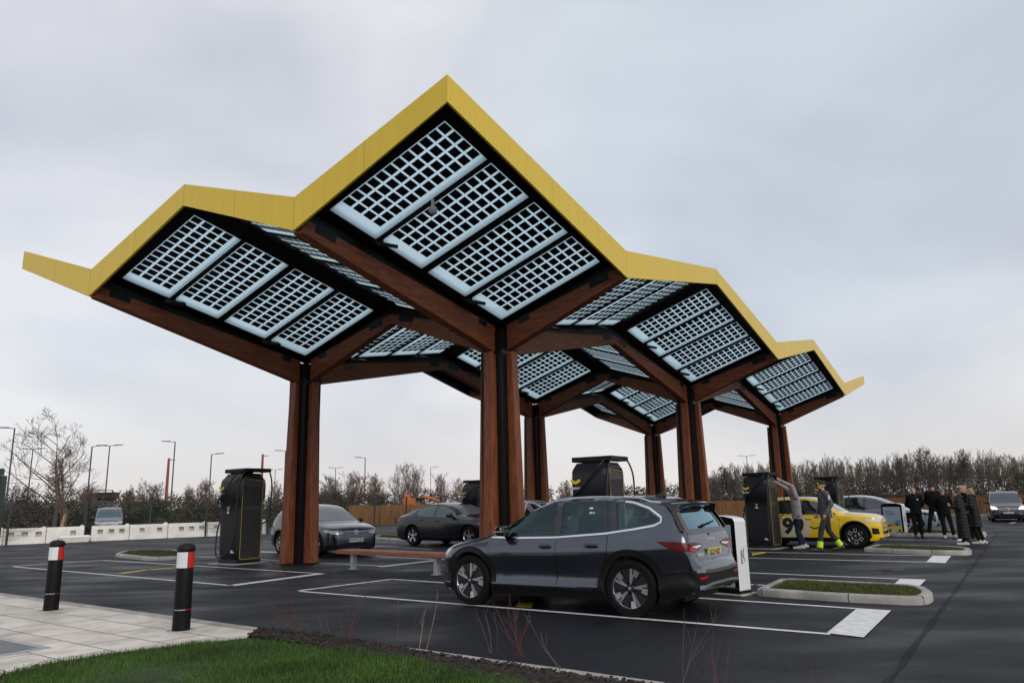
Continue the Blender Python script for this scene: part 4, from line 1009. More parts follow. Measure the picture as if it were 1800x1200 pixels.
for ax in 'LR':    # lower bumper corners
    b = MB(); suv.patch(b, ax, [(2.26, .52), (2.0, .44), (1.86, .40), (1.84, .24), (2.22, .30)], .008, .06); b.build('bumper_corner', M['trim'], SUV, smooth=40); b = MB(); suv.patch(b, ax, [(-1.82, .24), (-1.86, .58), (-2.1, .60), (-2.36, .62), (-2.37, .38), (-2.1, .29)], .016, .05); b.build('bumper_corner', M['trim'], SUV, smooth=40)
# front: bonnet seam, grille, plate
b = MB(); suv.patch(b, 'F', [(-.46, .50), (-.44, .74), (.44, .74), (.46, .50)], .006, .08); b.build('grille', M['gloss'], SUV, smooth=40)
b = MB(); suv.patch(b, 'F', [(-.6, .32), (-.6, .44), (.6, .44), (.6, .32)], .006, .08); b.build('lower_grille', M['trim'], SUV, smooth=40)
b = MB()
for sg in (1, -1): suv.strip(b, 'T', [(1.02, sg*.78), (1.5, sg*.72), (2.0, sg*.60), (2.14, sg*.45)], .010, .002)
b.build('bonnet_line', SEAM, SUV)
b = MB(); suv.patch(b, 'F', WS, -.004, .1); b.build('windscreen', M['glass_clear'], SUV, smooth=60)
# tail
b = MB(); suv.patch(b, 'B', RS, -.004, .08); b.build('rear_screen', glass_mat('rear screen', (.16, .27, .31), 3.0, 0, (.55, .82, .90)), SUV, smooth=60)
b = MB()
for sg in (1, -1):
    suv.patch(b, 'B', [(sg*.60, 1.12), (sg*.53, 1.43), (sg*.615, 1.45), (sg*.71, 1.12)], .005, .06)
suv.patch(b, 'B', [(-.70, 1.065), (-.70, 1.135), (.70, 1.135), (.70, 1.065)], .005, .08)
suv.patch(b, 'B', [(-.57, 1.40), (-.57, 1.455), (.57, 1.455), (.57, 1.40)], .005, .06)
b.build('tailgate_glass_frame', M['gloss'], SUV, smooth=50)
b = MB()     # spoiler: a wedge reaching back over the screen
sec = []
for y in (-.66, -.6, -.3, 0, .3, .6, .66):
    k = 1-abs(y)/.66; zt0 = suv.zt(-1.84)-.045*(y/.62)**2; xe = -2.13+.10*(abs(y)/.66)**3; ze = 1.475-.02*(abs(y)/.66)**2
    sec += [Vector((-1.72, y, zt0+.012)), Vector((-1.92, y, zt0+.004)), Vector((xe, y, ze+.008)), Vector((xe+.01, y, ze-.03)), Vector((-1.98, y, zt0-.10))]
b.add(sec, [(i*5+k, i*5+(k+1) % 5, (i+1)*5+(k+1) % 5, (i+1)*5+k) for i in range(6) for k in range(5)]+[tuple(range(5)), tuple(30+k for k in range(5))[::-1]])
b.build('roof_spoiler', SUVP, SUV, smooth=35, fix=True)
for sg in (1, -1):
    b = MB(); y = sg*.66; b.prism([(-1.86, y, 1.49), (-2.10, y*.985, 1.462), (-2.06, y*1.03, 1.36), (-2.22, y*1.12, 1.12), (-2.14, y*1.16, 1.12), (-1.99, y*1.06, 1.36)], (0, sg*.02, 0)); b.build('screen_fin', M['gloss'], SUV, fix=True)
b = MB(); p = suv.hit('T', (-1.46, 0), 0); b.prism([p+Vector((.12, -.012, -.01)), p+Vector((.02, -.012, .04)), p+Vector((-.08, -.012, .065)), p+Vector((-.11, -.012, .06)), p+Vector((-.12, -.012, -.01))], (0, .024, 0)); b.build('aerial_fin', M['gloss'], SUV, bevel=.008, fix=True)
b = MB(); q = suv.hit('B', (.12, 1.16), .03); b.box(q+Vector((.005, 0, -.01)), (.03, .08, .04)); b.tube([q, suv.hit('B', (-.34, 1.20), .03)], .012, 6); b.build('rear_wiper', M['trim'], SUV, smooth=50)
for sg, ax in ((1, 'L'), (-1, 'R')):
    b = MB(); b.mat = 0
    suv.patch(b, 'B', [(sg*.79, .955), (sg*.80, .865), (sg*.60, .835), (sg*.36, .895), (sg*.34, .93), (sg*.60, .965)], .006, .05)
    suv.patch(b, ax, [(-1.80, .985), (-1.99, .895), (-2.14, .845), (-2.245, .86), (-2.23, .965), (-2.05, .985)], .006, .05)
    o = b.build('tail_light', M['lamp_red'], SUV, smooth=50)
    b = MB(); suv.patch(b, 'B', [(sg*.75, .855), (sg*.76, .905), (sg*.55, .872), (sg*.56, .848)], .010, .05); b.build('brake_lens', M['lamp_red2'], o, smooth=50)
    b = MB(); suv.patch(b, 'B', [(sg*.70, .912), (sg*.55, .885), (sg*.38, .905), (sg*.40, .925)], .010, .05); b.build('reversing_lens', M['lamp_clear'], o, smooth=50)
    b = MB(); suv.patch(b, 'B', [(sg*.70, .50), (sg*.70, .535), (sg*.48, .535), (sg*.50, .505)], .014, .05); b.build('rear_reflector', M['lamp_red2'], SUV, smooth=50)
b = MB()
suv.strip(b, 'B', [(.66, .97), (.70, .84), (.58, .78), (.52, .735), (-.52, .735), (-.58, .78), (-.70, .84), (-.66, .97)], .010, .003); b.build('tailgate_line', SEAM, SUV)
b = MB(); suv.patch(b, 'B', [(-.72, .41), (-.74, .60), (.74, .60), (.72, .41)], .010, .08); b.build('bumper_skirt', M['trim'], SUV, smooth=40)
b = MB(); suv.patch(b, 'B', [(-.74, .585), (-.72, .635), (-.3, .605), (.3, .605), (.72, .635), (.74, .585), (.3, .56), (-.3, .56)], .016, .06); b.build('bumper_bar', paint('warm grey paint', (.14, .14, .145), rough=.35), SUV, smooth=40)
b = MB(); suv.strip(b, 'B', [(.70, .40), (.35, .425), (-.35, .425), (-.70, .40)], .035, .018); b.build('diffuser_strip', M['alloy'], SUV, smooth=40)
b = MB(); suv.patch(b, 'B', [(-.30, .765), (-.44, .82), (-.36, .865), (.36, .865), (.44, .82), (.30, .765)], .003, .06)
b.build('plate_recess', paint('recess paint', (.06, .064, .078), rough=.3), SUV, smooth=40)
q = suv.hit('B', (0, .81), .012); plate(SUV, 'number_plate', frame(q, (0, -1, 0), (-.14, 0, 1)), 'SL23 NZJ', M['plate_y'], (.52, .11))
b = MB()
for st, sz, yc, zc, sp_ in (('SKODA', .055, 0, .985, 2.1), ('ENYAQ', .05, .47, .80, 1.15)):
    vs, fs = text_geo(st, sz, bold=.0015, spacing=sp_); b.add([suv.hit('B', (yc-v.x, zc+v.y), .008) for v in vs], fs)
b.build('badge_lettering', M['chrome'], SUV)
b = MB(); q = suv.hit('B', (0, 1.045), .008); b.M = frame(q, (0, -1, 0), (-.2, 0, 1)); b.prism([(-.035, .02, 0), (0, -.03, 0), (.035, .02, 0), (.018, .028, 0), (-.018, .028, 0)], (0, 0, .004)); b.build('emblem', M['alloy'], SUV, fix=True)
b = MB(); q = suv.hit('L', (-.72, 1.43), .004); b.M = frame(q, (-1, 0, 0), (0, -.3, 1)); b.box((0, 0, 0), (.06, .025, .002)); b.box((.0, -.07, 0), (.05, .03, .002)); b.box((.05, -.07, 0), (.025, .025, .002)); b.build('window_sticker', M['white'], SUV)
b = MB(); b.box((0, 0, .24), (4.1, 1.2, .08)); b.build('underbody', M['trim'], SUV)
def remap(o):     # shorter overhangs, as seen in the photograph
    if o.type == 'MESH':
        for v in o.data.vertices:
            x = v.co.x; v.co.x = 1.77+(x-1.77)*.76 if x > 1.77 else -1.80+(x+1.80)*.86 if x < -1.80 else x
    for c in o.children: remap(c)
remap(SUV)
add_wheels(SUV, sp, wheel_pair('aero', .375, .235, None, .715), .825)

# ------------------------------------------------------------------ generic builder for the cars further away
def simple_car(label, loc, rz, sp, P, o):
    car = Car(sp); car.make_bvh(); root = thing('parked_car' if o.get('name') is None else o['name'], label, o.get('cat', 'car'), loc, rz, o.get('group', 'parked cars'), scale=o.get('scale'))
    me = bpy.data.meshes.new('body'); car.bm.to_mesh(me); me.materials.append(P); me.materials.append(M['trim'])
    me = boolean(me, arch_cutters(sp, o.get('gap', .045))); smooth_by(me, 32); link('body', me, root)
    for nm, w_ in o['windows']: both(car, root, nm, w_, o.get('glass', M['glass_dark']), .004, .08)
    for w_ in o.get('pillars', []): both(car, root, 'pillar_trim', w_, M['gloss'], .003, .08)
    if 'surround' in o: 
        for ax in 'LR':
            b = MB(); car.strip(b, ax, o['surround'], .02, .006, closed=True, step=.05); b.build('window_surround', o.get('surm', M['gloss']), root, smooth=60)
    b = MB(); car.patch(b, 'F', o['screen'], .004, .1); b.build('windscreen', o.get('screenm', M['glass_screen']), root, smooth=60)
    if 'rear' in o: b = MB(); car.patch(b, 'B', o['rear'], .004, .1); b.build('rear_screen', M['glass_dark'], root, smooth=60)
    for ax in 'LR':
        for poly, hx, hz_ in o['doors']:
            d = MB(); car.patch(d, ax, inset([Vector((p[0], p[1], 0)) for p in poly], .004), .0045, .07); do = d.build('door', o.get('doorm', P), root, smooth=35)
            b = MB(); car.strip(b, ax, poly, .012, .0025, closed=True); b.build('shut_line', M['gloss'], do)
            handle(do, car, hx, hz_, ax, o.get('handlem', M['gloss']))
        if 'sill' in o: b = MB(); car.patch(b, ax, o['sill'], .010, .1); b.build('sill_cladding', M['trim'], root, smooth=40)
        mirror_obj(car, root, *o['mirror'], o.get('mirrorm', M['gloss']), ax)
        for nm, poly, m_ in o.get('side', []): b = MB(); car.patch(b, ax, poly, .006, .05); b.build(nm, m_, root, smooth=50)
    for axx, key in (('F', 'front'), ('B', 'back')):
        for nm, poly, m_ in o.get(key, []):
            for sg in ((1, -1) if any(abs(p[0]) > .02 for p in poly) and min(p[0] for p in poly) >= 0 else (1,)):
                b = MB(); car.patch(b, axx, [(sg*p[0], p[1]) for p in poly], o.get('foff', .006), .06); b.build(nm, m_, root, smooth=50)
    if o.get('arch'): arch_trim(car, root, sp, o['arch'], o.get('archw', .06), .008)
    b = MB(); b.box((sp.get('ux', 0), 0, .25), (sp['fa']-sp['ra']+1.1, 1.2, .08)); b.build('underbody', M['trim'], root)
    add_wheels(root, sp, wheel_pair(o.get('wheel', 'twin'), sp['R'], .22), o.get('track', .80))
    return root, car
def stdtab(front, rear, W, crn=.05): 
    return dict(zb=[(front, .28), (front-.2, .21), (front-.6, .19), (rear+.6, .19), (rear+.2, .25), (rear, .36)],
      W=[(front, W*.62), (front-.03, W*.70), (front-.1, W*.80), (front-.22, W*.90), (front-.4, W*.96), (front-.8, W), (rear+.7, W), (rear+.35, W*.97), (rear+.15, W*.92), (rear+.04, W*.84), (rear, W*.74)],
      cr=[(front, .05), (front-.5, .05), (0, crn), (rear+.5, crn), (rear, .04)])
# grey crossover facing right behind the left column
P2 = paint('mid grey paint', (.052, .064, .088), rough=.26, metal=.55, coat=.7)
s2 = dict(R=.36, fa=1.385, ra=-1.385, sill=.2, zt=[(2.26, .70), (2.24, .80), (2.16, .875), (1.95, .945), (1.5, 1.02), (1.15, 1.07), (.95, 1.155), (.6, 1.34), (.25, 1.50), (-.1, 1.59), (-.5, 1.625), (-1.0, 1.61), (-1.6, 1.54), (-1.9, 1.45), (-2.1, 1.22), (-2.2, 1.02), (-2.27, .85), (-2.32, .68)],
  zs=[(2.26, .62), (2.16, .79), (1.95, .86), (1.5, .93), (1.0, .965), (0, .99), (-1.2, 1.03), (-1.9, 1.07), (-2.15, 1.0), (-2.32, .6)], wr=[(2.26, .88), (1.2, .86), (.9, .79), (.4, .72), (-.6, .70), (-1.7, .69), (-2.0, .76), (-2.32, .9)], **stdtab(2.26, -2.32, .925))
C2, car2 = simple_car('grey crossover with its front towards us between the charger and the left column', (0, 0, 0), 0, s2, P2, dict(
  windows=[('front_window', [(.98, 1.0), (.55, 1.28), (.2, 1.44), (-.15, 1.51), (-.2, 1.01)]), ('rear_window', [(-.28, 1.01), (-.24, 1.515), (-.7, 1.525), (-1.15, 1.50), (-1.3, 1.06)]), ('quarter_window', [(-1.36, 1.07), (-1.25, 1.48), (-1.6, 1.40), (-1.85, 1.25), (-1.8, 1.15)])],
  glass=M['glass_teal'], screen=[(-.66, 1.10), (-.54, 1.52), (.54, 1.52), (.66, 1.10)], rear=[(-.6, 1.08), (-.5, 1.42), (.5, 1.42), (.6, 1.08)],
  doors=[([(1.0, .96), (.95, .3), (-.22, .3), (-.23, .97)], -.05, .88), ([(-.24, .97), (-.24, .3), (-.8, .3), (-1.0, .65), (-1.08, 1.0)], -.85, .90)], sill=[(.95, .29), (.95, .2), (-.95, .2), (-.95, .29)], mirror=(.72, 1.05),
  side=[('headlight', [(2.20, .745), (2.18, .80), (1.86, .83), (1.76, .80), (1.95, .735)], M['lamp_clear']), ('bumper_corner', [(2.24, .30), (2.24, .40), (2.05, .36), (1.9, .34), (1.88, .24)], M['trim'])],
  front=[('headlight', [(.44, .72), (.46, .775), (.60, .80), (.80, .79), (.78, .70), (.6, .685)], M['lamp_clear']), ('lower_grille', [(-.74, .27), (-.66, .34), (-.45, .41), (-.3, .425), (.3, .425), (.45, .41), (.66, .34), (.74, .27)], M['trim']), ('air_intake', [(.62, .40), (.66, .60), (.74, .58), (.70, .42)], M['gloss'])],
  back=[('tail_light', [(.4, .93), (.42, 1.0), (.8, 1.0), (.82, .9)], M['lamp_red'])], arch=M['trim'], archw=.05))
b = MB(); car2.strip(b, 'F', [(-.62, .752), (.62, .752)], .03, .009); b.build('nose_bar', M['gloss'], C2, smooth=40); b = MB(); car2.strip(b, 'F', [(-.60, .762), (.60, .762)], .007, .013); b.build('light_bar', M['chrome'], C2, smooth=40)
q = car2.hit('F', (0, .74), .016); b = MB(); Mt = frame(q, (0, 1, 0), (-.1, 0, 1)); b.M = Mt
b.tube([(.062*math.cos(a), .062*math.sin(a), 0) for a in [2*PI*k/24 for k in range(24)]], .0065, 6, closed=True)
b.tube([(-.028, .052, 0), (0, -.0, 0), (.028, .052, 0)], .006, 6); b.tube([(-.053, .02, 0), (-.027, -.05, 0), (0, .012, 0), (.027, -.05, 0), (.053, .02, 0)], .006, 6); b.build('emblem', M['chrome'], C2, smooth=60)
q = car2.hit('F', (0, .50), .012); plate(C2, 'number_plate', frame(q, (0, 1, 0), (0, 0, 1)), 'WO72 JZU', M['plate_w'])
h = math.radians(-49); fx = Vector((math.cos(h), math.sin(h), 0)); nose = AT(625, 960, 24.2); nose.z = 0; C2.location = nose-fx*2.25; C2.rotation_euler = (0, 0, h)
# black fastback saloon, tail to the left
P3 = paint('black blue paint', (.004, .0045, .008), rough=.25, metal=.1, coat=.45)
s3 = dict(R=.35, fa=1.37, ra=-1.37, sill=.2, zt=[(2.22, .68), (2.18, .80), (2.05, .88), (1.6, .97), (1.15, 1.03), (.9, 1.10), (.5, 1.29), (.1, 1.43), (-.3, 1.475), (-.7, 1.46), (-1.2, 1.37), (-1.6, 1.25), (-1.95, 1.12), (-2.2, 1.06), (-2.3, .98), (-2.36, .85), (-2.38, .7)],
  zs=[(2.22, .6), (2.05, .8), (1.6, .87), (1.0, .91), (0, .935), (-1.0, .97), (-1.6, 1.0), (-2.1, .99), (-2.3, .9), (-2.38, .6)], wr=[(2.22, .87), (1.1, .85), (.8, .77), (.3, .70), (-.6, .68), (-1.4, .70), (-2.0, .80), (-2.38, .88)], **stdtab(2.22, -2.38, .93))
C3, car3 = simple_car('black fastback saloon half hidden behind the near column, tail to the left', (0, 0, 0), 0, s3, P3, dict(
  windows=[('front_window', [(.85, .96), (.45, 1.21), (.05, 1.345), (-.2, 1.375), (-.25, .98)]), ('rear_window', [(-.34, .985), (-.30, 1.375), (-.6, 1.37), (-.95, 1.325), (-1.12, 1.25), (-1.2, 1.12), (-1.1, 1.02)])],
  glass=mat('pale teal glass', (.10, .16, .175), .03, ior=1.6), surround=[(.93, .945), (.45, 1.235), (.05, 1.37), (-.25, 1.40), (-.6, 1.395), (-.97, 1.35), (-1.25, 1.26), (-1.36, 1.10), (-1.2, 1.0), (-.3, .96)],  # teal base colour paints in the sky reflected and seen through the side windows
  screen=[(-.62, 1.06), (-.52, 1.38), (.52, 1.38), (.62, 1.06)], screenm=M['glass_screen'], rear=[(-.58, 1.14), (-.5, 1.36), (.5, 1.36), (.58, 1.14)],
  doors=[([(.9, .93), (.92, .3), (-.28, .3), (-.29, .95)], -.1, .86), ([(-.30, .95), (-.30, .3), (-.85, .3), (-1.05, .65), (-1.15, .97)], -.9, .89)], sill=[(.95, .28), (.95, .2), (-.95, .2), (-.95, .28)], mirror=(.6, 1.0),
  side=[('tail_light', [(-2.16, .98), (-2.32, .93), (-2.36, .76), (-2.28, .76), (-2.25, .88), (-2.12, .93)], M['lamp_red']), ('headlight', [(2.17, .70), (2.14, .76), (1.85, .80), (1.8, .77), (2.0, .7)], M['lamp_clear'])],
  front=[('headlight', [(.5, .7), (.5, .76), (.78, .77), (.76, .69)], M['lamp_clear']), ('lower_grille', [(-.6, .3), (-.6, .42), (.6, .42), (.6, .3)], M['trim'])], back=[('tail_light', [(-.8, .93), (-.8, .965), (.8, .965), (.8, .93)], M['lamp_red'])]))
h = math.radians(-40); fx = Vector((math.cos(h), math.sin(h), 0)); rt = Vector((math.sin(h), -math.cos(h), 0)); p = G(728, 958.5); C3.scale = (1.08,)*3; C3.location = Vector((p.x, p.y, 0))+fx*1.37*1.08-rt*.88; C3.rotation_euler = (0, 0, h)
# white car behind the second column (roof seen over the SUV)
P4 = paint('white paint car', (.62, .63, .65), rough=.3, metal=0)
C4, car4 = simple_car('white hatchback whose roof shows over the bonnet of the dark SUV', (0, 0, 0), 0, s2, P4, dict(
  windows=[('front_window', [(.98, 1.0), (.55, 1.28), (.2, 1.44), (-.15, 1.51), (-.2, 1.01)]), ('rear_window', [(-.28, 1.01), (-.24, 1.515), (-.7, 1.525), (-1.15, 1.50), (-1.3, 1.06)]), ('quarter_window', [(-1.36, 1.07), (-1.25, 1.48), (-1.6, 1.40), (-1.85, 1.25), (-1.8, 1.15)])],
  screen=[(-.66, 1.10), (-.54, 1.52), (.54, 1.52), (.66, 1.10)], screenm=M['glass_dark'], rear=[(-.6, 1.08), (-.5, 1.42), (.5, 1.42), (.6, 1.08)], doors=[([(1.0, .96), (.95, .3), (-.22, .3), (-.23, .97)], -.05, .88), ([(-.24, .97), (-.24, .3), (-.8, .3), (-1.0, .65), (-1.08, 1.0)], -.85, .90)],
  mirror=(.72, 1.05), mirrorm=P4, back=[('tail_light', [(.4, .93), (.42, 1.0), (.8, 1.0), (.82, .9)], M['lamp_red'])], front=[('headlight', [(.44, .72), (.46, .775), (.80, .79), (.78, .70)], M['lamp_clear'])]))
h = math.radians(-35); C4.location = AT(950, 900, 31.5).xy.to_3d(); C4.rotation_euler = (0, 0, h)
# yellow retro hatchback
PY = paint('bright yellow paint', (.80, .53, .005), rough=.25, metal=.0); M['cream'] = mat('cream decal', (.62, .56, .40), .35, coat=.5)
s5 = dict(R=.345, fa=1.27, ra=-1.27, sill=.2, zt=[(1.96, .70), (1.94, .83), (1.86, .91), (1.6, .97), (1.25, 1.00), (1.0, 1.02), (.86, 1.08), (.55, 1.28), (.25, 1.43), (-.1, 1.495), (-.6, 1.505), (-1.1, 1.48), (-1.5, 1.42), (-1.68, 1.30), (-1.82, 1.05), (-1.9, .9), (-1.95, .7)],
  zs=[(1.96, .62), (1.86, .84), (1.6, .895), (1.0, .92), (0, .935), (-1.0, .96), (-1.6, .99), (-1.85, .88), (-1.95, .6)], wr=[(1.96, .88), (1.1, .86), (.8, .79), (.3, .72), (-.6, .70), (-1.5, .70), (-1.95, .9)], **stdtab(1.96, -1.95, .885))
C5, car5 = simple_car('bright yellow hatchback with a white roof charging behind the right hand charger', (0, 0, 0), 0, s5, PY, dict(
  windows=[('front_window', [(.80, .96), (.5, 1.2), (.22, 1.36), (-.08, 1.405), (-.12, .975)]), ('rear_window', [(-.19, .975), (-.16, 1.41), (-.6, 1.415), (-1.05, 1.39), (-1.25, 1.3), (-1.3, 1.02)])], pillars=[[(-.12, .97), (-.08, 1.41), (-.16, 1.41), (-.19, .97)]],
  screen=[(-.64, 1.06), (-.55, 1.40), (.55, 1.40), (.64, 1.06)], screenm=mat('pale windscreen', (.2, .27, .31), .08, ior=2.2), rear=[(-.55, 1.05), (-.5, 1.35), (.5, 1.35), (.55, 1.05)], handlem=PY,
  doors=[([(.86, .925), (.84, .3), (-.15, .3), (-.16, .94)], 0.02, .86), ([(-.17, .94), (-.17, .3), (-.7, .3), (-.9, .62), (-1.0, .95)], -.8, .88)], sill=[(.9, .30), (.9, .19), (-.9, .19), (-.9, .30)], mirror=(.62, 1.0),
  side=[('headlight', [(1.86, .755), (1.84, .80), (1.58, .84), (1.55, .79), (1.68, .74)], M['lamp_clear']), ('air_intake', [(1.90, .40), (1.88, .56), (1.72, .58), (1.73, .40)], M['gloss'])],
  front=[('headlight', [(.42, .73), (.42, .84), (.66, .84), (.72, .74)], M['lamp_clear']), ('lower_grille', [(-.45, .36), (-.45, .46), (.45, .46), (.45, .36)], M['gloss']), ('bonnet_stripe', [(.02, .72), (.02, .90), (.20, .90), (.20, .72)], M['cream'])],
  arch=M['trim'], archw=.05, wheel='star', track=.76))
b = MB(); car5.patch(b, 'T', [(.25, -.50), (.25, .50), (-1.45, .48), (-1.45, -.48)], .005, .1); b.build('roof_panel', M['white'], C5, smooth=50)
b = MB()
for y0, y1 in ((-.22, -.04), (.04, .22)): car5.patch(b, 'T', [(1.93, y0), (1.93, y1), (1.05, y1), (1.05, y0)], .005, .1)
b.build('bonnet_stripes', M['cream'], C5, smooth=50)
b = MB(); car5.patch(b, 'R', [(-.42+.52*math.cos(a), .60+.32*math.sin(a)) if False else (-.45+.50*math.cos(a), max(.31, min(.93, .60+.50*math.sin(a)))) for a in [2*PI*k/40 for k in range(40)]], .008, .08); b.build('door_roundel', M['cream'], C5, smooth=50)
b = MB(); vs, fs = text_geo('99', .62, bold=.03); b.add([car5.hit('R', (-.46+v.x, .62+v.y), .012) for v in vs], fs); b.build('race_number', M['ink'], C5)
b = MB(); car5.patch(b, 'R', [(.30, .63), (.16, .58), (.02, .63), (.02, .595), (.16, .54), (.30, .595)], .009, .05); b.build('chevron_decal', M['ink'], C5)
q = car5.hit('F', (0, .56), .012); plate(C5, 'number_plate', frame(q, (0, 1, 0), (0, 0, 1)), 'RV25 HGE', M['plate_w'])
b = MB(); b.box((1.90, 0, .31), (.16, 1.35, .05)); b.box((1.96, .45, .33), (.06, .3, .09)); b.box((1.96, -.45, .33), (.06, .3, .09)); b.build('front_splitter', PY, C5, bevel=.015)
h = math.radians(-34); fx = Vector((math.cos(h), math.sin(h), 0)); rt = Vector((math.sin(h), -math.cos(h), 0)); p = G(1507, 963); C5.location = Vector((p.x, p.y, 0))-fx*1.27-rt*.80; C5.rotation_euler = (0, 0, h)
# pale grey SUV behind it
P6 = paint('pale grey blue paint', (.22, .26, .31), rough=.3, metal=.35)
s6 = dict(s2); s6['zt'] = [(x, z*.925 if z > .8 else z) for x, z in s2['zt']]; s6['zs'] = [(x, z*.935 if z > .8 else z) for x, z in s2['zs']]
sc = lambda w_: [(x, z*.93) for x, z in w_]
C6, car6 = simple_car('pale grey blue SUV behind the yellow hatchback and the far poster totem', (0, 0, 0), 0, s6, P6, dict(
  windows=[('front_window', sc([(.98, 1.01), (.55, 1.28), (.2, 1.44), (-.15, 1.50), (-.2, 1.02)])), ('rear_window', sc([(-.28, 1.02), (-.24, 1.505), (-.7, 1.515), (-1.15, 1.49), (-1.3, 1.07)]))], pillars=[sc([(-.2, 1.0), (-.15, 1.51), (-.24, 1.51), (-.28, 1.0)])],
  screen=sc([(-.66, 1.10), (-.54, 1.50), (.54, 1.50), (.66, 1.10)]), doors=[(sc([(1.0, .96), (.95, .3), (-.22, .3), (-.23, .97)]), -.05, .84), (sc([(-.24, .97), (-.24, .3), (-.8, .3), (-1.0, .65), (-1.08, 1.0)]), -.85, .86)], handlem=P6, sill=[(.95, .29), (.95, .2), (-.95, .2), (-.95, .29)], mirror=(.72, .98), mirrorm=P6,
  side=[('headlight', [(2.19, .70), (2.17, .77), (1.8, .82), (1.72, .79), (1.95, .70)], M['glass_dark']), ('light_claw', [(2.2, .45), (2.22, .68), (2.14, .70), (2.12, .5)], M['gloss'])],
  front=[('grille', [(-.42, .5), (-.5, .74), (.5, .74), (.42, .5)], M['gloss']), ('lower_grille', [(-.7, .28), (-.6, .4), (.6, .4), (.7, .28)], M['trim'])], arch=M['trim'], archw=.05))
h = math.radians(-34); fx = Vector((math.cos(h), math.sin(h), 0)); rt = Vector((math.sin(h), -math.cos(h), 0)); p = G(1605, 938.5); C6.location = Vector((p.x, p.y, 0))-fx*1.385-rt*.80; C6.rotation_euler = (0, 0, h)
# vans
P7 = paint('black van paint', (.03, .034, .042), rough=.25, metal=.4)
s7 = dict(R=.34, fa=1.6, ra=-1.6, sill=.2, ux=0, zt=[(2.5, .72), (2.47, .88), (2.38, .98), (2.1, 1.08), (1.75, 1.16), (1.5, 1.30), (1.1, 1.62), (.75, 1.83), (.4, 1.895), (-1.0, 1.91), (-2.2, 1.89), (-2.5, 1.8), (-2.6, 1.1), (-2.62, .6)],
  zs=[(2.5, .64), (2.38, .88), (2.1, .98), (1.6, 1.05), (1.0, 1.08), (-2.3, 1.10), (-2.62, .55)], wr=[(2.5, .9), (1.7, .90), (1.3, .86), (.7, .82), (-2.2, .82), (-2.62, .9)], **stdtab(2.5, -2.62, .955))
C7, car7 = simple_car('black people carrier van with its headlights lit by the right fence', (0, 0, 0), 0, s7, P7, dict(name='parked_van', cat='van',
  windows=[('front_window', [(1.5, 1.12), (1.05, 1.5), (.75, 1.7), (.3, 1.72), (.3, 1.12)]), ('rear_window', [(.2, 1.14), (.2, 1.72), (-2.2, 1.72), (-2.2, 1.14)])], screen=[(-.78, 1.22), (-.68, 1.77), (.68, 1.77), (.78, 1.22)], screenm=mat('blue windscreen', (.02, .04, .06), .04, ior=1.8),
  doors=[([(1.5, 1.08), (1.2, .3), (.25, .3), (.25, 1.1)], .4, .95)], mirror=(1.2, 1.15),
  side=[('headlight', [(2.42, .78), (2.36, .93), (2.1, 1.0), (2.05, .95), (2.25, .78)], M['lamp_on'])],
  front=[('headlight', [(.53, .80), (.60, .90), (.78, 1.0), (.80, .86), (.66, .77)], M['lamp_on']), ('grille', [(-.52, .66), (-.5, .90), (.5, .90), (.52, .66)], M['gloss']), ('grille_bar', [(-.5, .86), (-.5, .88), (.5, .88), (.5, .86)], M['chrome']), ('grille_bar', [(-.5, .76), (-.5, .78), (.5, .78), (.5, .76)], M['chrome']), ('lower_grille', [(-.75, .28), (-.75, .52), (.75, .52), (.75, .28)], M['trim']), ('daylight_strip', [(.44, .50), (.46, .53), (.76, .53), (.78, .44), (.75, .44), (.73, .50)], M['chrome'])], track=.83))
q = car7.hit('F', (0, .80), .02); b = MB(); b.M = frame(q, (0, 1, 0), (-.1, 0, 1))
b.tube([(.10*math.cos(a), .10*math.sin(a), 0) for a in [2*PI*k/24 for k in range(24)]], .012, 6, closed=True)
for k in range(3): a = PI/2+k*2*PI/3; b.tube([(0, 0, 0), (.1*math.cos(a), .1*math.sin(a), 0)], [.018, .004], 6)
b.build('emblem', M['chrome'], C7, smooth=60); q = car7.hit('F', (0, .58), .02); plate(C7, 'number_plate', frame(q, (0, 1, 0), (0, 0, 1)), 'BV73 UXK', M['plate_w'], green=False)
C7.scale = (.80,)*3
p = G(1773.5, 916.5); C7.location = Vector((p.x, p.y, 0)); dcam = -Vector((p.x, p.y, 0)).normalized(); h = math.atan2(dcam.y, dcam.x)+math.radians(4); C7.rotation_euler = (0, 0, h); C7.location -= Vector((math.cos(h), math.sin(h), 0))*1.6*.8
for o in C7.children:
    if o.name.startswith('body'): pass
b = MB()
for y in (-.68, .68): b.tube([car7.hit('T', (x, y), .03) for x in (.4, 0, -1, -2)], .02, 6)
b.build('roof_rail', M['alloy'], C7)
P8 = paint('blue grey van paint', (.13, .18, .22), rough=.3, metal=.3)
s8 = dict(R=.32, fa=1.3, ra=-1.3, sill=.2, zt=[(2.15, .70), (2.12, .86), (2.0, .98), (1.7, 1.08), (1.45, 1.15), (1.2, 1.35), (.8, 1.65), (.5, 1.77), (0, 1.82), (-1.6, 1.82), (-2.05, 1.75), (-2.2, 1.1), (-2.22, .6)],
  zs=[(2.15, .62), (2.0, .86), (1.6, .98), (1.0, 1.02), (-2.0, 1.05), (-2.22, .55)], wr=[(2.15, .9), (1.4, .90), (1.0, .86), (.5, .83), (-1.8, .82), (-2.22, .9)], **stdtab(2.15, -2.22, .90))
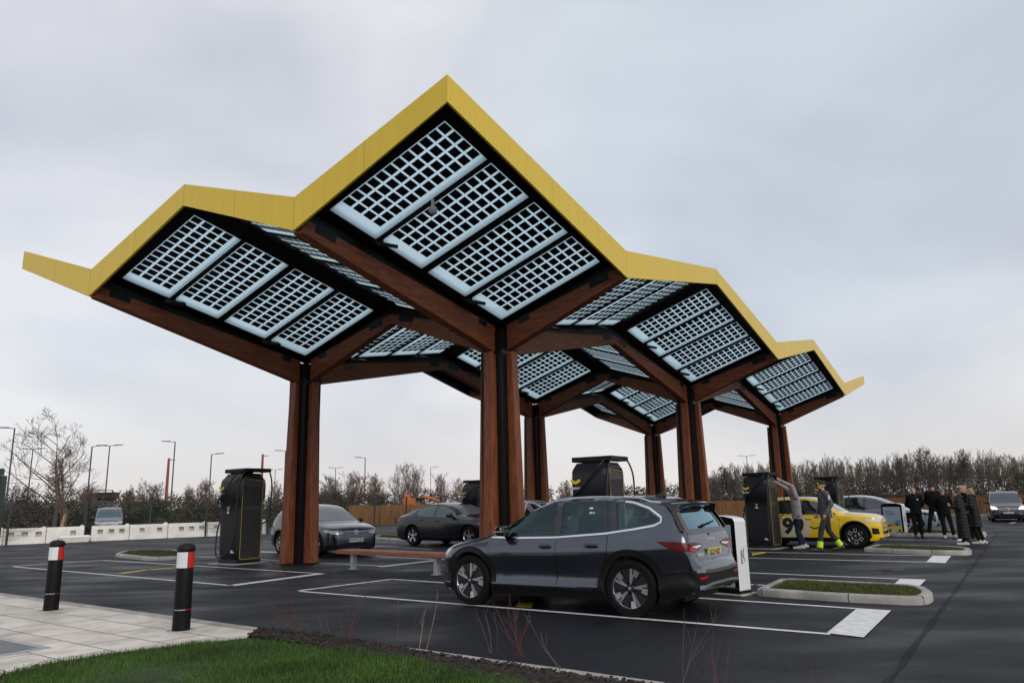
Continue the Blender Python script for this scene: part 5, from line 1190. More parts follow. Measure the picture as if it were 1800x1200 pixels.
C8, car8 = simple_car('blue grey panel van facing us behind the white barriers and mesh fence', (0, 0, 0), 0, s8, P8, dict(name='parked_van', cat='van',
  windows=[('front_window', [(1.3, 1.08), (.9, 1.42), (.55, 1.62), (.1, 1.64), (.1, 1.08)])], screen=[(-.70, 1.17), (-.60, 1.69), (.60, 1.69), (.70, 1.17)], screenm=mat('dim blue windscreen', (.05, .10, .125), .06, ior=1.7),
  doors=[([(1.3, 1.04), (1.0, .3), (.05, .3), (.05, 1.05)], .2, .95)], mirror=(1.0, 1.1), side=[('headlight', [(2.08, .74), (2.02, .88), (1.8, .94), (1.78, .85), (1.95, .74)], M['lamp_clear'])],
  front=[('headlight', [(.50, .78), (.52, .84), (.76, .94), (.80, .80), (.7, .74)], M['lamp_clear']), ('grille', [(-.5, .70), (-.5, .82), (.5, .82), (.5, .70)], M['gloss']), ('lower_grille', [(-.6, .3), (-.6, .46), (.6, .46), (.6, .3)], M['trim'])], track=.76))
q = car8.hit('F', (0, .76), .02); b = MB(); b.M = frame(q, (0, 1, 0), (-.1, 0, 1)); b.tube([(.07*math.cos(a), .07*math.sin(a), 0) for a in [2*PI*k/20 for k in range(20)]], .012, 6, closed=True); b.tube([(-.05, .04, 0), (-.02, -.05, 0), (0, .02, 0), (.02, -.05, 0), (.05, .04, 0)], .01, 6); b.build('emblem', M['chrome'], C8, smooth=60)
q = car8.hit('F', (0, .56), .02); plate(C8, 'number_plate', frame(q, (0, 1, 0), (0, 0, 1)), 'YD19 KLV', M['plate_w'], green=False)
C8.location = AT(190, 930, 53).xy.to_3d(); C8.rotation_euler = (0, 0, math.radians(-62))
for k_ in [k for k in list(bpy.data.meshes) if k.users == 0]: bpy.data.meshes.remove(k_)
# ================================================================== STREET FURNITURE
# ---- chargers: local -Y is the smooth front, +X and -X the louvred sides
M['outline'] = mat('outline yellow', (.42, .30, .04), .5)
M['louvre'] = mat('louvre metal', (.05, .05, .05), .5, var=.15)
M['frost'] = mat('small label', (.55, .62, .66), .5)
def make_charger(label, loc, rz, scale=1.0, drop=True):
    t = thing('ev_charger', label, 'charger', loc, rz, 'tall black chargers', scale)
    W2, D2, Hh = .43, .42, 2.20
    def cover(sg):     # curved front / back shell, wavy lower corners
        b = MB(); n = 12; zs_ = [.10, .16, .35, .8, 1.3, 1.58, 1.62, 1.9, 2.04, 2.13, 2.19]
        wds = [.24, .33, .40, .412, .42, .424, .438, .446, .446, .438, .415]; dp = [.36, .385, .40, .41, .415, .42, .452, .455, .45, .43, .38]
        vs = []
        for z, w_, d_ in zip(zs_, wds, dp):
            for k in range(n+1):
                u = -1+2*k/n; c = (1-abs(u)**9)
                vs.append((w_*u, sg*(.31+(d_-.31)*c**.6), z))
        m_ = n+1; b.add(vs, [(i*m_+k, i*m_+k+1, (i+1)*m_+k+1, (i+1)*m_+k) for i in range(len(zs_)-1) for k in range(n)])
        top = (len(zs_)-1)*m_; b.add([vs[top+k] for k in range(m_)]+[(vs[top+k][0], sg*.28, Hh) for k in range(m_)], [(k, k+1, m_+k+1, m_+k) for k in range(n)])
        return b
    b = MB(); b.box((0, 0, .06), (.80, .74, .12)); b.box((0, 0, 1.15), (.80, .60, 2.06)); b.hexa([(-.42, -.33, 2.18), (.42, -.33, 2.18), (.42, .33, 2.18), (-.42, .33, 2.18), (-.36, -.25, 2.31), (.36, -.25, 2.31), (.36, .25, 2.31), (-.36, .25, 2.31)])
    b.build('body', M['charger'], t, bevel=.015)
    for sg, nm in ((-1, 'front_cover'), (1, 'back_cover')): cover(sg).build(nm, M['charger'], t, smooth=40, fix=True)
    for sg in (1, -1):
        b = MB(); x = sg*.425
        b.box((sg*.413, 0, 1.12), (.03, .61, 2.04)); z = .18
        for k in range(36):
            z = .19+k*.050
            if 24 <= k <= 25: continue
            b.box((x+sg*.006, 0, z), (.012, .545, .034), R=Matrix.Rotation(sg*.5, 3, 'Y'))
        b.box((x+sg*.004, 0, 1.42), (.012, .545, .075))
        g = b.build('side_grille', M['louvre'], t)
        b = MB(); y0, z0, z1 = .305, .125, 2.12; r = .05; path = []
        for cy, cz, a0 in ((y0-r, z1-r, 0), (-y0+r, z1-r+.05, 90), (-y0+r, z0+r, 180), (y0-r, z0+r, 270)):
            for k in range(5): a = math.radians(a0+22.5*k); path.append((x+sg*.012, cy+r*math.cos(a), cz+r*math.sin(a)))
        b.tube(path, .008, 6, closed=True); b.build('yellow_outline', M['outline'], g, smooth=50)
    b = MB(); b.box((.0, -.06, 2.31), (.5, .36, .06)); b.box((-.01, -.10, 2.385), (.90, .36, .105)); b.box((.34, .12, 2.39), (.25, .76, .10)); b.box((.34, .44, 2.39), (.28, .16, .085))
    b.build('cable_arm', M['black'], t, bevel=.012)
    # front cable, draped from the arm across the cover to the holster on the left
    def curve(pts, n=8):
        P = [Vector(p) for p in pts]; out = []
        for i in range(len(P)-1):
            p0, p1, p2, p3 = P[max(i-1, 0)], P[i], P[i+1], P[min(i+2, len(P)-1)]
            for k in range(n):
                s_ = k/n; out.append(.5*((2*p1)+(p2-p0)*s_+(2*p0-5*p1+4*p2-p3)*s_*s_+(3*p1-p0-3*p2+p3)*s_**3))
        out.append(P[-1]); return out
    b = MB(); b.tube(curve([(.30, -.10, 2.38), (.33, -.30, 2.36), (.28, -.47, 2.22), (.08, -.50, 2.0), (-.22, -.50, 1.72), (-.44, -.46, 1.58), (-.50, -.36, 1.57)]), .019, 8); b.build('charging_cable', M['cable'], t, smooth=60)
    b = MB(); b.tube(curve([(.40, -.16, 2.38), (.455, -.34, 2.28), (.44, -.44, 1.95), (.43, -.46, 1.5), (.42, -.46, 1.0), (.38, -.47, .62), (.20, -.48, .34), (-.10, -.48, .19), (-.36, -.46, .20), (-.50, -.40, .50), (-.55, -.34, .85), (-.50, -.30, 1.10), (-.45, -.26, 1.15)]), .019, 8); b.build('charging_cable', M['cable'], t, smooth=60)
    if drop:
        b = MB(); b.tube(curve([(.40, .44, 2.39), (.50, .46, 2.32), (.60, .46, 2.0), (.60, .44, 1.4), (.56, .42, 1.1), (.47, .30, 1.0)]), .019, 8); b.build('charging_cable', M['cable'], t, smooth=60)
    b = MB(); b.tube([(-.44, -.20, 1.17), (-.52, -.20, 1.22), (-.50, -.2, 1.34)], [.045, .04, .02], 10); b.build('connector', M['black'], t, smooth=50)
    # logo, lettering and small labels on the front cover
    b = MB(); y = -.463
    b.prism([(-.40, y, 1.955), (-.385, y, 1.985), (-.285, y, 1.935), (-.185, y, 1.985), (-.17, y, 1.955), (-.17, y, 1.925), (-.285, y, 1.868), (-.40, y, 1.925)][::-1], (0, .006, 0)); b.build('chevron_logo', M['logo_y'], t, fix=True)
    Mt = Matrix.Translation((-.275, y-.002, 1.80)) @ Matrix.Rotation(PI/2, 4, 'X'); b = MB(); b.text('Fastned', .088, Mt, bold=.002); b.build('lettering', M['white'], t)
    b = MB(); y = -.425; b.box((.02, y, 1.36), (.16, .006, .22)); b.mat = 1; b.box((.02, y-.004, 1.40), (.05, .006, .03)); b.box((.02, y-.004, 1.30), (.10, .006, .035)); b.box((.02, y-.004, 1.33), (.03, .006, .05)); b.build('screen', [M['gloss'], M['white']], t)
    b = MB(); b.box((.24, -.395, .32), (.12, .012, .07), rz=.2); b.build('type_label', M['frost'], t)
    b = MB(); b.box((0, 0, .012), (1.15, 1.1, .024)); b.build('plinth', M['kerb'], t)
    return t
def gz(v, dz=0): return (v[0], v[1], dz)
pA = AT(421, 985, 22.4); CH = make_charger('tall black charger at the left end, grille side turned to us beside the grey crossover', gz(pA), math.radians(-36), 1.10)
def put(label, px, dist, rz, scale=1.0):
    p = AT(px, 950, dist); return dup(CH, gz(p), math.radians(rz), label, scale=scale)
put('tall black charger mostly hidden behind the near timber column', 838, 30.6, -35)
put('tall black charger rising right behind the roof of the dark SUV', 1056, 16.0, -34)
put('tall black charger beside the person reaching up with both arms', 1344, 23.6, -41, .93)
put('tall black charger standing behind the yellow hatchback', 1467, 28.0, -40, .90)
# ---- poster totems
def make_totem(label, loc, rz):
    t = thing('poster_totem', label, 'totem', loc, rz, 'poster totems'); W2, D2, Hh = .40, .17, 1.20
    arch = [(-W2, .06), (W2, .06), (W2, Hh-.05), (W2*.93, Hh), (W2*.5, Hh+.035), (0, Hh+.045), (-W2*.5, Hh+.035), (-W2*.93, Hh), (-W2, Hh-.05)]
    b = MB(); b.prism([(x, -D2, z) for x, z in arch], (0, 2*D2, 0)); b.build('body', M['white'], t, bevel=.012, fix=True)
    b = MB(); b.prism([(x*1.0, -D2-.012, z) for x, z in arch], (0, .016, 0)); b.box((0, 0, .03), (.82, .36, .06)); b.build('frame', M['gloss'], t, fix=True)
    b = MB(); y = -D2-.014; b.box((0, y, .61), (.66, .008, .98)); sc = b.build('poster', mat('poster blue', (.36, .47, .56), .3, var=.05, vscale=2), t)
    Mt = lambda x, z: Matrix.Translation((x, y-.006, z)) @ Matrix.Rotation(PI/2, 4, 'X')
    b = MB(); b.text('Charging', .075, Mt(-.27, .93), align='LEFT', bold=.0015); b.text('with meaning', .075, Mt(-.27, .855), align='LEFT', bold=.0015); b.box((-.09, y-.006, .795), (.34, .002, .012))
    b.build('poster_lettering', mat('poster ink', (.04, .07, .11), .5), sc)
    b = MB(); e = .003                                            # a yellow car with luggage on its roof
    def P(pts, m_, lift=0): b.mat = m_; b.prism([(x, y-.006-lift, z) for x, z in pts], (0, .002, 0))
    P([(-.24, .20), (-.25, .28), (-.22, .33), (-.14, .36), (.32, .36), (.32, .20)], 0)
    P([(-.22, .335), (-.14, .42), (-.08, .42), (-.08, .36)], 1, e)
    for cx in (-.13, .23): P([(cx+.045*math.cos(a), .19+.045*math.sin(a)) for a in [2*PI*k/14 for k in range(14)]], 1, e)
    P([(-.06, .37), (-.06, .47), (.06, .47), (.06, .37)], 2, e); P([(.08, .37), (.10, .52), (.20, .50), (.22, .37)], 3, e); P([(.12, .54), (.15, .57), (.30, .56), (.28, .52)], 3, e); P([(.24, .37), (.24, .52), (.27, .52), (.27, .37)], 3, e)
    P([(-.24, .31), (-.245, .28), (-.21, .28), (-.21, .31)], 4, e)
    b.build('poster_picture', [M['logo_y'], M['ink'], mat('luggage tan', (.4, .3, .16), .6), mat('poster blue dark', (.03, .13, .3), .5), M['cream']], sc, fix=True)
    b = MB(); Ms = Matrix.Translation((W2+.003, .0, .62)) @ Matrix.Rotation(PI/2, 4, 'Z') @ Matrix.Rotation(PI/2, 4, 'X') @ Matrix.Rotation(-PI/2, 4, 'Z')
    b.text('Fastned', .07, Ms @ Matrix.Translation((.03, -.03, 0)), bold=.002); b.M = Ms; b.prism([(-.12, .05, 0), (-.09, .05, 0), (.0, .02, 0), (.09, .05, 0), (.12, .05, 0), (.0, -.0, 0)], (0, 0, .002)); b.build('side_lettering', M['ink'], t, fix=True)
    b = MB(); b.box((0, 0, .008), (1.0, .56, .016)); b.build('plinth', M['kerb'], t)
    return t
# near totem: its visible bottom corner is at (1300, 1044)
rt = math.radians(-48); ca_, sa_ = math.cos(rt), math.sin(rt); pc = G(1301, 1046)
TT = make_totem('white sided poster totem beside the tail of the dark SUV', (pc.x-(.40*ca_+.17*sa_), pc.y-(.40*sa_-.17*ca_), 0), rt)
pc = G(1592, 940.5); dup(TT, (pc.x-(.40*ca_+.17*sa_), pc.y-(.40*sa_-.17*ca_), 0), rt, 'poster totem standing in front of the yellow hatchback, by the group of people', scale=.95)
# ---- bench
bl, br_ = G(613, 1001), G(760, 1011); d = (br_-bl).normalized(); a = math.atan2(d.y, d.x); c = (bl+br_)/2; nb = Vector((-d.y, d.x, 0)); c += nb*.2; Lh = (br_-bl).length
bn = thing('bench', 'long backless timber bench on grey steel legs between the two near columns', 'bench', gz(c), a)
for i in range(6):
    b = MB(); b.box((0, -.205+i*.082, .425), (Lh+.95, .076, .095)); b.build('seat_slat', wood_mat('bench timber', (.20, .06, .03), (.34, .12, .065), .55, (1.2, 9, 9)) if i == 0 else bpy.data.materials['bench timber'], bn, bevel=.008)
for sx in (-1, 1):
    b = MB(); b.box((sx*Lh/2, -.06, .19), (.12, .12, .38)); b.box((sx*Lh/2, -.06, .006), (.2, .2, .012)); b.build('leg', M['galv'], bn, bevel=.006)
# ---- bollards
def make_bollard(label, loc, rz):
    t = thing('bollard', label, 'bollard', loc, rz, 'black bollards on the paving'); r = .105
    b = MB(); b.lathe([(.001, 0), (r*1.06, 0), (r*1.04, .35), (r, 1.0), (r*.98, 1.005), (.001, 1.0)], 36); b.build('post', mat('bollard black', (.004, .004, .004), .5, spec=.2, var=.3, vscale=15) if 'bol' not in M else M['bol'], t, smooth=40)
    b = MB(); b.lathe([(r*1.02, .995), (r*1.10, 1.005), (r*1.12, 1.03), (r*1.02, 1.065), (r*.6, 1.09), (.001, 1.097)], 36); b.build('cap', M['black'], t, smooth=50)
    def band(a0, a1, z0, z1, m_, nm):
        b = MB(); n = 16; vs = []
        for i in range(n+1):
            q = math.radians(a0+(a1-a0)*i/n)
            for z, rr in ((z0, r*1.045), (z1, r*1.03)): vs.append((rr*math.cos(q), rr*math.sin(q), z))
        b.add(vs, [(2*i, 2*i+2, 2*i+3, 2*i+1) for i in range(n)]); b.build(nm, m_, t, smooth=50)
    band(185, 283, .785, .985, M['reflw'], 'white_reflector'); band(287, 385, .785, .985, M['red'], 'red_reflector')
    band(205, 290, .258, .298, M['reflw'], 'white_band'); band(295, 345, .258, .298, M['red'], 'red_band')
    b = MB(); b.lathe([(r*1.0, .004), (.17, .004), (.18, .0)], 24); b.build('collar', M['kerb'], t)
    return t
def bol(px, py, label, src=None):
    p = G(px, py, .012); rz = math.atan2(p.y, p.x)-PI/2; return make_bollard(label, p, rz) if src is None else dup(src, p, rz, label)
B1 = bol(318, 1107, 'black bollard with reflective bands nearest the lawn corner'); bol(89, 1072, 'black bollard with reflective bands further left on the paving', B1)
# ---- red osier stems in the planting bed
def curve_pts(a, c, bend, n=6):
    a = Vector(a); c = Vector(c); out = []
    for i in range(n+1):
        t = i/n; out.append(a.lerp(c, t)+Vector(bend)*math.sin(PI*t))
    return out
random.seed(21)
def stems(name, label, base, tips, m, r=.0045):
    p0 = G(*base); p0.z = .05; t = thing('dogwood_shrub', label, 'shrub', p0, 0, 'bare shrubs in the planting bed')
    for tip in tips:
        q = AT(tip[0], tip[1], p0.y+random.uniform(-.12, .25))-p0; b = MB(); off = Vector((random.uniform(-.05, .05), random.uniform(-.04, .04), 0))
        P = curve_pts(off, q, (random.uniform(-.04, .04), random.uniform(-.04, .04), 0)); b.tube(P, [r*(1-.75*i/(len(P)-1)) for i in range(len(P))], 5)
        for k in range(3):
            i = random.randint(2, 5); d_ = (P[i]-P[i-1]).normalized()+Vector((random.uniform(-.7, .7), random.uniform(-.7, .7), .3)); l_ = random.uniform(.05, .18); b.tube([P[i], P[i]+d_*l_*.5, P[i]+d_*l_+Vector((0, 0, .02))], [r*.45, r*.3, r*.15], 4)
        b.build('stem', m, t, smooth=60)
stems('a', 'bare red stemmed shrub in front of the left timber column', (524, 1124), [(495, 1004), (505, 1010), (518, 1075), (470, 1050), (455, 1060)], M['twig_red'])
stems('b', 'short dark twigs in the bed right of the left timber column', (574, 1128), [(573, 1052), (562, 1085)], M['bark'])
stems('c', 'bare shrub with several upright stems below the bench', (618, 1136), [(598, 1020), (648, 1036), (632, 1022), (652, 1002), (600, 1090)], M['twig_red'])
stems('d', 'two thin leaning twigs in the bed under the bench end', (706, 1133), [(700, 1052), (753, 1068)], M['bark'])
stems('e', 'single pale upright twig in the bed left of the SUV front wheel', (744, 1150), [(746, 1072), (770, 1040)], M['twig_pale'])
stems('f', 'pair of faint leaning twigs under the SUV front wheel', (866, 1155), [(834, 1068), (850, 1070), (868, 1075)], M['bark'])
stems('g', 'bright red stems in the bed below the yellow painted mark', (914, 1164), [(873, 1068), (889, 1064), (902, 1072), (906, 1068), (930, 1078)], M['twig_red'], .006)
stems('h', 'long leaning twig right of the bright red stems', (990, 1185), [(925, 1080), (950, 1110)], M['bark'])
stems('i', 'tall faint twigs in front of the SUV rear wheel', (1205, 1212), [(1203, 1068), (1228, 1080), (1268, 1075)], M['bark'])
stems('j', 'red twigs at the bottom edge right of the SUV', (1262, 1222), [(1250, 1130), (1270, 1120), (1224, 1175), (1278, 1150)], M['twig_red'])
stems('k', 'short dark twig standing alone at the bottom edge of the tarmac', (1420, 1245), [(1421, 1187), (1416, 1205)], M['bark'], .006)
# ================================================================== PEOPLE  (local +X is forward, +Y is the person's left)
M['skin'] = mat('skin', (.50, .29, .21), .5, var=.08, vscale=20)
M['eye'] = mat('eyes', (.02, .018, .016), .25); M['lips'] = mat('lips', (.36, .13, .11), .45)
def cloth(n, c, b=.25): return mat(n, c, .9, spec=.2, var=.22, vscale=9, bump=b, bscale=14)
M['c_black'] = cloth('black jacket cloth', (.006, .006, .007)); M['c_navy'] = cloth('navy black cloth', (.006, .007, .011)); M['c_trouser'] = cloth('dark trousers cloth', (.007, .007, .008))
M['c_knit'] = cloth('lilac grey knit', (.30, .27, .29), .4); M['c_jeans'] = cloth('dark denim', (.018, .026, .046)); M['c_grey'] = cloth('grey fleece', (.105, .10, .115), .4); M['c_work'] = cloth('charcoal work trousers', (.04, .038, .042))
M['hiviz'] = mat('hi vis yellow', (.55, .85, .03), .6); M['shoe_pale'] = mat('pale shoes', (.52, .47, .44), .6); M['shoe_dark'] = mat('dark shoes', (.03, .03, .03), .6); M['shoe_white'] = mat('white trainers', (.62, .60, .57), .55)
M['hair_brown'] = mat('brown hair', (.085, .045, .028), .6, var=.3, vscale=40); M['hair_fair'] = mat('fair hair', (.30, .19, .09), .6, var=.3, vscale=40); M['hair_dark'] = mat('dark hair', (.025, .017, .015), .55, var=.3, vscale=40)
M['beanie_grey'] = cloth('grey knit hat', (.17, .175, .185)); M['beanie_dark'] = cloth('dark knit hat', (.035, .035, .037)); M['puffer'] = mat('black quilted nylon', (.008, .008, .0095), .55, var=.2, vscale=6, spec=.3)
JT = dict(hip=(0, .09, .92), knee=(.02, .10, .50), ank=(-.01, .10, .09), toe=(.15, .12, .04), sh=(0, .185, 1.44), elb=(-.03, .25, 1.16), wri=(.04, .26, .93), han=(.05, .26, .84))
def vox(mb, name, m, parent, size, smooth=3):
    me = mb.mesh(name, m); o = link(name, me, None); r = o.modifiers.new('r', 'REMESH'); r.mode = 'VOXEL'; r.voxel_size = size
    s_ = o.modifiers.new('s', 'SMOOTH'); s_.factor = .5; s_.iterations = smooth
    me2 = evaluated_mesh(o); bpy.data.objects.remove(o); bpy.data.meshes.remove(me); me2.polygons.foreach_set('use_smooth', [True]*len(me2.polygons))
    o = link(name, me2, parent); return o
def ell(b, secs, n=20):
    """stack of ellipse sections (centre, rx, ry) -> closed tube"""
    vs = []
    for c, rx, ry in secs: vs += [(c[0]+rx*math.cos(2*PI*k/n), c[1]+ry*math.sin(2*PI*k/n), c[2]) for k in range(n)]
    m_ = len(secs); b.add(vs, [(i*n+k, i*n+(k+1) % n, (i+1)*n+(k+1) % n, (i+1)*n+k) for i in range(m_-1) for k in range(n)]+[tuple(range(n))[::-1], tuple((m_-1)*n+k for k in range(n))])
def hand(b, w_, h_, fwd, curl=.5):
    """palm from wrist w_ towards h_, fingers beyond, thumb on the fwd side"""
    d = (h_-w_).normalized(); f = Vector(fwd); f = (f-d*f.dot(d)).normalized(); s_ = d.cross(f)
    pc = w_+d*.055; b.cap(w_, w_+d*.09, .026, .03, 10)
    for q, L_ in zip((-.027, -.009, .009, .026), (.058, .074, .079, .068)):
        base = w_+d*.088+f*q; p1 = base+d*L_*.45+s_*.006; p2 = p1+(d*math.cos(curl)+s_*math.sin(curl))*L_*.33; p3 = p2+(d*math.cos(curl*1.8)+s_*math.sin(curl*1.8))*L_*.27
        for a_, c_, r0, r1 in ((base, p1, .0098, .009), (p1, p2, .009, .0083), (p2, p3, .0083, .007)): b.cap(a_, c_, r0, r1, 8)
    t0 = w_+d*.03+f*.022; t1 = t0+d*.035+f*.028; t2 = t1+d*.028+f*.006+s_*.008; b.cap(t0, t1, .012, .0105, 8); b.cap(t1, t2, .0105, .0085, 8)
def person(label, loc, rz, H=1.75, L=None, R=None, lean=0.0, head=(0, 0), outfit=None, hide_hands=False):
    o = dict(top='c_black', bottom='c_trouser', shoe='shoe_dark', hair='hair_brown', hat=None, coat=None, beard=False, logo=False); o.update(outfit or {})
    t = thing('person', label, 'person', loc, rz, 'people at the charging station', H/1.75)
    J = {}
    for sd, ov, sg in (('L', L or {}, 1), ('R', R or {}, -1)):
        for k, v in JT.items(): w_ = ov.get(k, v); J[sd+k] = Vector((w_[0], sg*w_[1], w_[2]))
    lx = lambda z: lean*max(0, z-.92)
    for sd in 'LR':
        for k in ('sh', 'elb', 'wri', 'han'):
            if k not in ((L if sd == 'L' else R) or {}): J[sd+k].x += lx(J[sd+k].z)
    hc = Vector((lx(1.64)+.015+head[0]*.05, head[1]*.03, 1.63)); Rh = Matrix.Rotation(head[1], 3, 'Z') @ Matrix.Rotation(head[0], 3, 'Y')
    H_ = lambda x, y, z: hc+Rh @ Vector((x, y, z))
    b = MB()                                                          # ---- body
    sec = lambda z, rx, ry, dx=0: ((lx(z)+dx, 0, z), rx, ry)
    ell(b, [sec(.84, .09, .13), sec(.92, .11, .165), sec(1.02, .10, .15), sec(1.12, .10, .145), sec(1.25, .115, .165), sec(1.36, .11, .17), sec(1.44, .08, .14), sec(1.49, .06, .075)])
    b.cap((lx(1.44)-.005, 0, 1.44), hc+Vector((-.015, 0, -.07)), .062, .055, 14)
    b.sphere(H_(-.012, 0, .025), (.098, .076, .098), 24, 16, Rh); b.sphere(H_(.022, 0, -.045), (.070, .060, .078), 20, 14, Rh); b.sphere(H_(.052, 0, -.092), (.032, .034, .026), 14, 10, Rh)
    b.cap(H_(.086, 0, .012), H_(.104, 0, -.022), .009, .014, 10); b.sphere(H_(.098, .012, -.026), .008, 8, 6); b.sphere(H_(.098, -.012, -.026), .008, 8, 6)
    for sg in (1, -1):
        b.sphere(H_(.074, sg*.032, .026), (.014, .026, .008), 10, 8, Rh); b.sphere(H_(.058, sg*.045, -.028), (.022, .018, .018), 10, 8, Rh); b.sphere(H_(-.012, sg*.078, -.010), (.016, .009, .030), 10, 8, Rh)
    b.cap(H_(.083, -.018, -.062), H_(.083, .018, -.062), .008, .008, 8); b.cap(H_(.080, -.016, -.073), H_(.080, .016, -.073), .009, .009, 8)
    for sd in 'LR':
        b.cap(J[sd+'sh'], J[sd+'elb'], .052, .042); b.cap(J[sd+'elb'], J[sd+'wri'], .042, .027)
        hand(b, J[sd+'wri'], J[sd+'han'], (1, 0, .2) if abs((J[sd+'han']-J[sd+'wri']).normalized().x) < .8 else (0, -1 if sd == 'L' else 1, .3), .55)
        b.cap(J[sd+'hip'], J[sd+'knee'], .082, .055); b.cap(J[sd+'knee'], J[sd+'ank'], .054, .036); b.cap(J[sd+'ank']-Vector((.03, 0, .03)), J[sd+'toe'], .035, .03)
    vox(b, 'body', M['skin'], t, .0085, 2)
    b = MB()
    for sg in (1, -1): b.sphere(H_(.079, sg*.031, .010), (.007, .013, .0075), 10, 8, Rh)
    b.build('eyes', M['eye'], t, smooth=60); b = MB(); b.box(H_(.0905, 0, -.0675), (.004, .040, .006), R=Rh); b.build('mouth', M['lips'], t)
    # ---- clothes
    b = MB()
    if o['coat'] is None:
        e = .022
        ell(b, [sec(.83, .135, .19), sec(.86, .14, .19), sec(.95, .14, .185), sec(1.08, .135, .175), sec(1.25, .145, .19), sec(1.36, .138, .195), sec(1.44, .10, .165), sec(1.49, .078, .09), sec(1.525, .074, .08)])
        for sd in 'LR':
            b.cap(J[sd+'sh'], J[sd+'elb'], .080, .066); b.cap(J[sd+'elb'], J[sd+'wri'], .066, .048)
            c = Vector((lx(1.4), 0, 1.40)); b.cap(c.lerp(J[sd+'sh'], .4), J[sd+'sh'], .09, .08)
        vox(b, o.get('topname', 'jacket'), M[o['top']], t, .014, 3)
    else:
        z0, w0 = o['coat']; secs = []; n = int((1.40-z0)/.025)
        for i in range(n+1):
            z = z0+(1.40-z0)*i/n; k = (z-z0)/(1.40-z0); base = w0*(1-k)+.19*k; q = abs(math.sin(PI*(z-z0)/.105))**.6; rr = base-.009+.011*q
            secs.append(((lx(z), 0, z), rr*.80, rr))
        secs += [sec(1.46, .11, .14), sec(1.53, .095, .10), sec(1.56, .085, .09)]
        ell(b, secs, 28)
        for sd in 'LR':
            for A_, C_, r0, r1 in ((J[sd+'sh'], J[sd+'elb'], .095, .085), (J[sd+'elb'], J[sd+'wri'], .085, .06)):
                m_ = max(3, int((C_-A_).length/.09))
                for i in range(m_): p = A_.lerp(C_, (i+.5)/m_); rr = r0+(r1-r0)*(i+.5)/m_; b.sphere(p, rr*1.02, 14, 9)
                b.cap(A_, C_, r0*.86, r1*.86)
        b.sphere((lx(1.5)-.06, 0, 1.50), (.10, .13, .075), 16, 10)     # hood lying on the shoulders
        vox(b, 'quilted_coat', M['puffer'], t, .012, 1)
    b = MB(); zc = .10 if not o.get('ankle') else .2
    ell(b, [sec(.84, .115, .165), sec(.93, .125, .175), sec(1.0, .118, .165)])
    for sd in 'LR':
        an = J[sd+'ank']; kn = J[sd+'knee']; b.cap(J[sd+'hip'], kn, .100, .072); lo_ = kn.lerp(an, .93 if not o.get('ankle') else .72); b.tube([kn, kn.lerp(lo_, .5), lo_], [.072, .066, .066], 14); b.sphere(kn, .072, 12, 8)
    vox(b, 'trousers', M[o['bottom']], t, .014, 2)
    for sd in 'LR':
        an, to = J[sd+'ank'], J[sd+'toe']; d = (to-an); d.z = 0; d = d.normalized() if d.length > 1e-6 else Vector((1, 0, 0)); b = MB(); sl = (to.z-.04)-(an.z-.09)
        heel = an-d*.07+Vector((0, 0, -.05)); tip = to+d*.09+Vector((0, 0, -.005)); s_ = Vector((-d.y, d.x, 0))
        b.cap(heel, heel.lerp(tip, .45), .042, .046, 12); b.cap(heel.lerp(tip, .45), tip-d*.035, .047, .036, 12); b.cap(an+Vector((0, 0, .02)), heel.lerp(tip, .25)+Vector((0, 0, .02)), .048, .05, 12)
        me_o = vox(b, 'shoe', M[o['shoe']], t, .010, 2)
        zmin = min(an.z-.09, to.z-.04)
        for v in me_o.data.vertices:
            if v.co.z < zmin: v.co.z = zmin
        if o.get('ankle'):
            b = MB(); kn = J[sd+'knee']; b.tube([kn.lerp(an, .64), kn.lerp(an, 1.0)], [.074, .078], 14); b.build('hi_vis_gaiter', M['hiviz'], t, smooth=50)
    # ---- hair / hat
    if o['hat']:
        b = MB(); n = 22; vs = []
        prof = [(.092, .006), (.100, .022), (.101, .05), (.094, .09), (.074, .122), (.04, .140), (.004, .146)]
        for r_, z in prof: vs += [H_(-.012+r_*1.08*math.cos(2*PI*k/n), r_*.86*math.sin(2*PI*k/n), z+(.012 if math.cos(2*PI*k/n) > 0 else -.03*(-math.cos(2*PI*k/n)) if z < .02 else 0)) for k in range(n)]
        b.add(vs, [(i*n+k, i*n+(k+1) % n, (i+1)*n+(k+1) % n, (i+1)*n+k) for i in range(len(prof)-1) for k in range(n)]); ht = b.build('knit_hat', M[o['hat']], t, smooth=60)
        b = MB(); b.tube([H_(-.012+.104*math.cos(2*PI*k/n), .084*math.sin(2*PI*k/n), .022+.010*math.cos(2*PI*k/n)) for k in range(n)], .008, 8, closed=True); b.build('hat_band', M[o.get('band', o['hat'])], ht, smooth=60)
        if o.get('hatfront'): b = MB(); b.sphere(H_(.03, 0, .065), (.072, .068, .062), 16, 10, Rh); b.build('hat_front', M[o['hatfront']], ht, smooth=60)
    if o['hair']:
        b = MB(); b.sphere(H_(-.026, 0, .036), (.098, .083, .097), 22, 14, Rh)
        if o.get('long'): b.sphere(H_(-.06, 0, -.05), (.075, .085, .12), 18, 12, Rh); b.sphere(H_(-.06, 0, -.14), (.06, .09, .08), 16, 10, Rh)
        else: b.sphere(H_(-.05, 0, -.03), (.062, .074, .06), 16, 10, Rh)
        if o.get('bun'): b.sphere(H_(-.10, 0, .08), .045, 12, 8)
        if not o['hat'] or o.get('long'): vox(b, 'hair', M[o['hair']], t, .012, 1)
    if o['beard']: b = MB(); b.sphere(H_(.040, 0, -.080), (.052, .060, .040), 14, 10, Rh); b.build('beard', M['hair_brown' if o['beard'] is True else o['beard']], t, smooth=60)
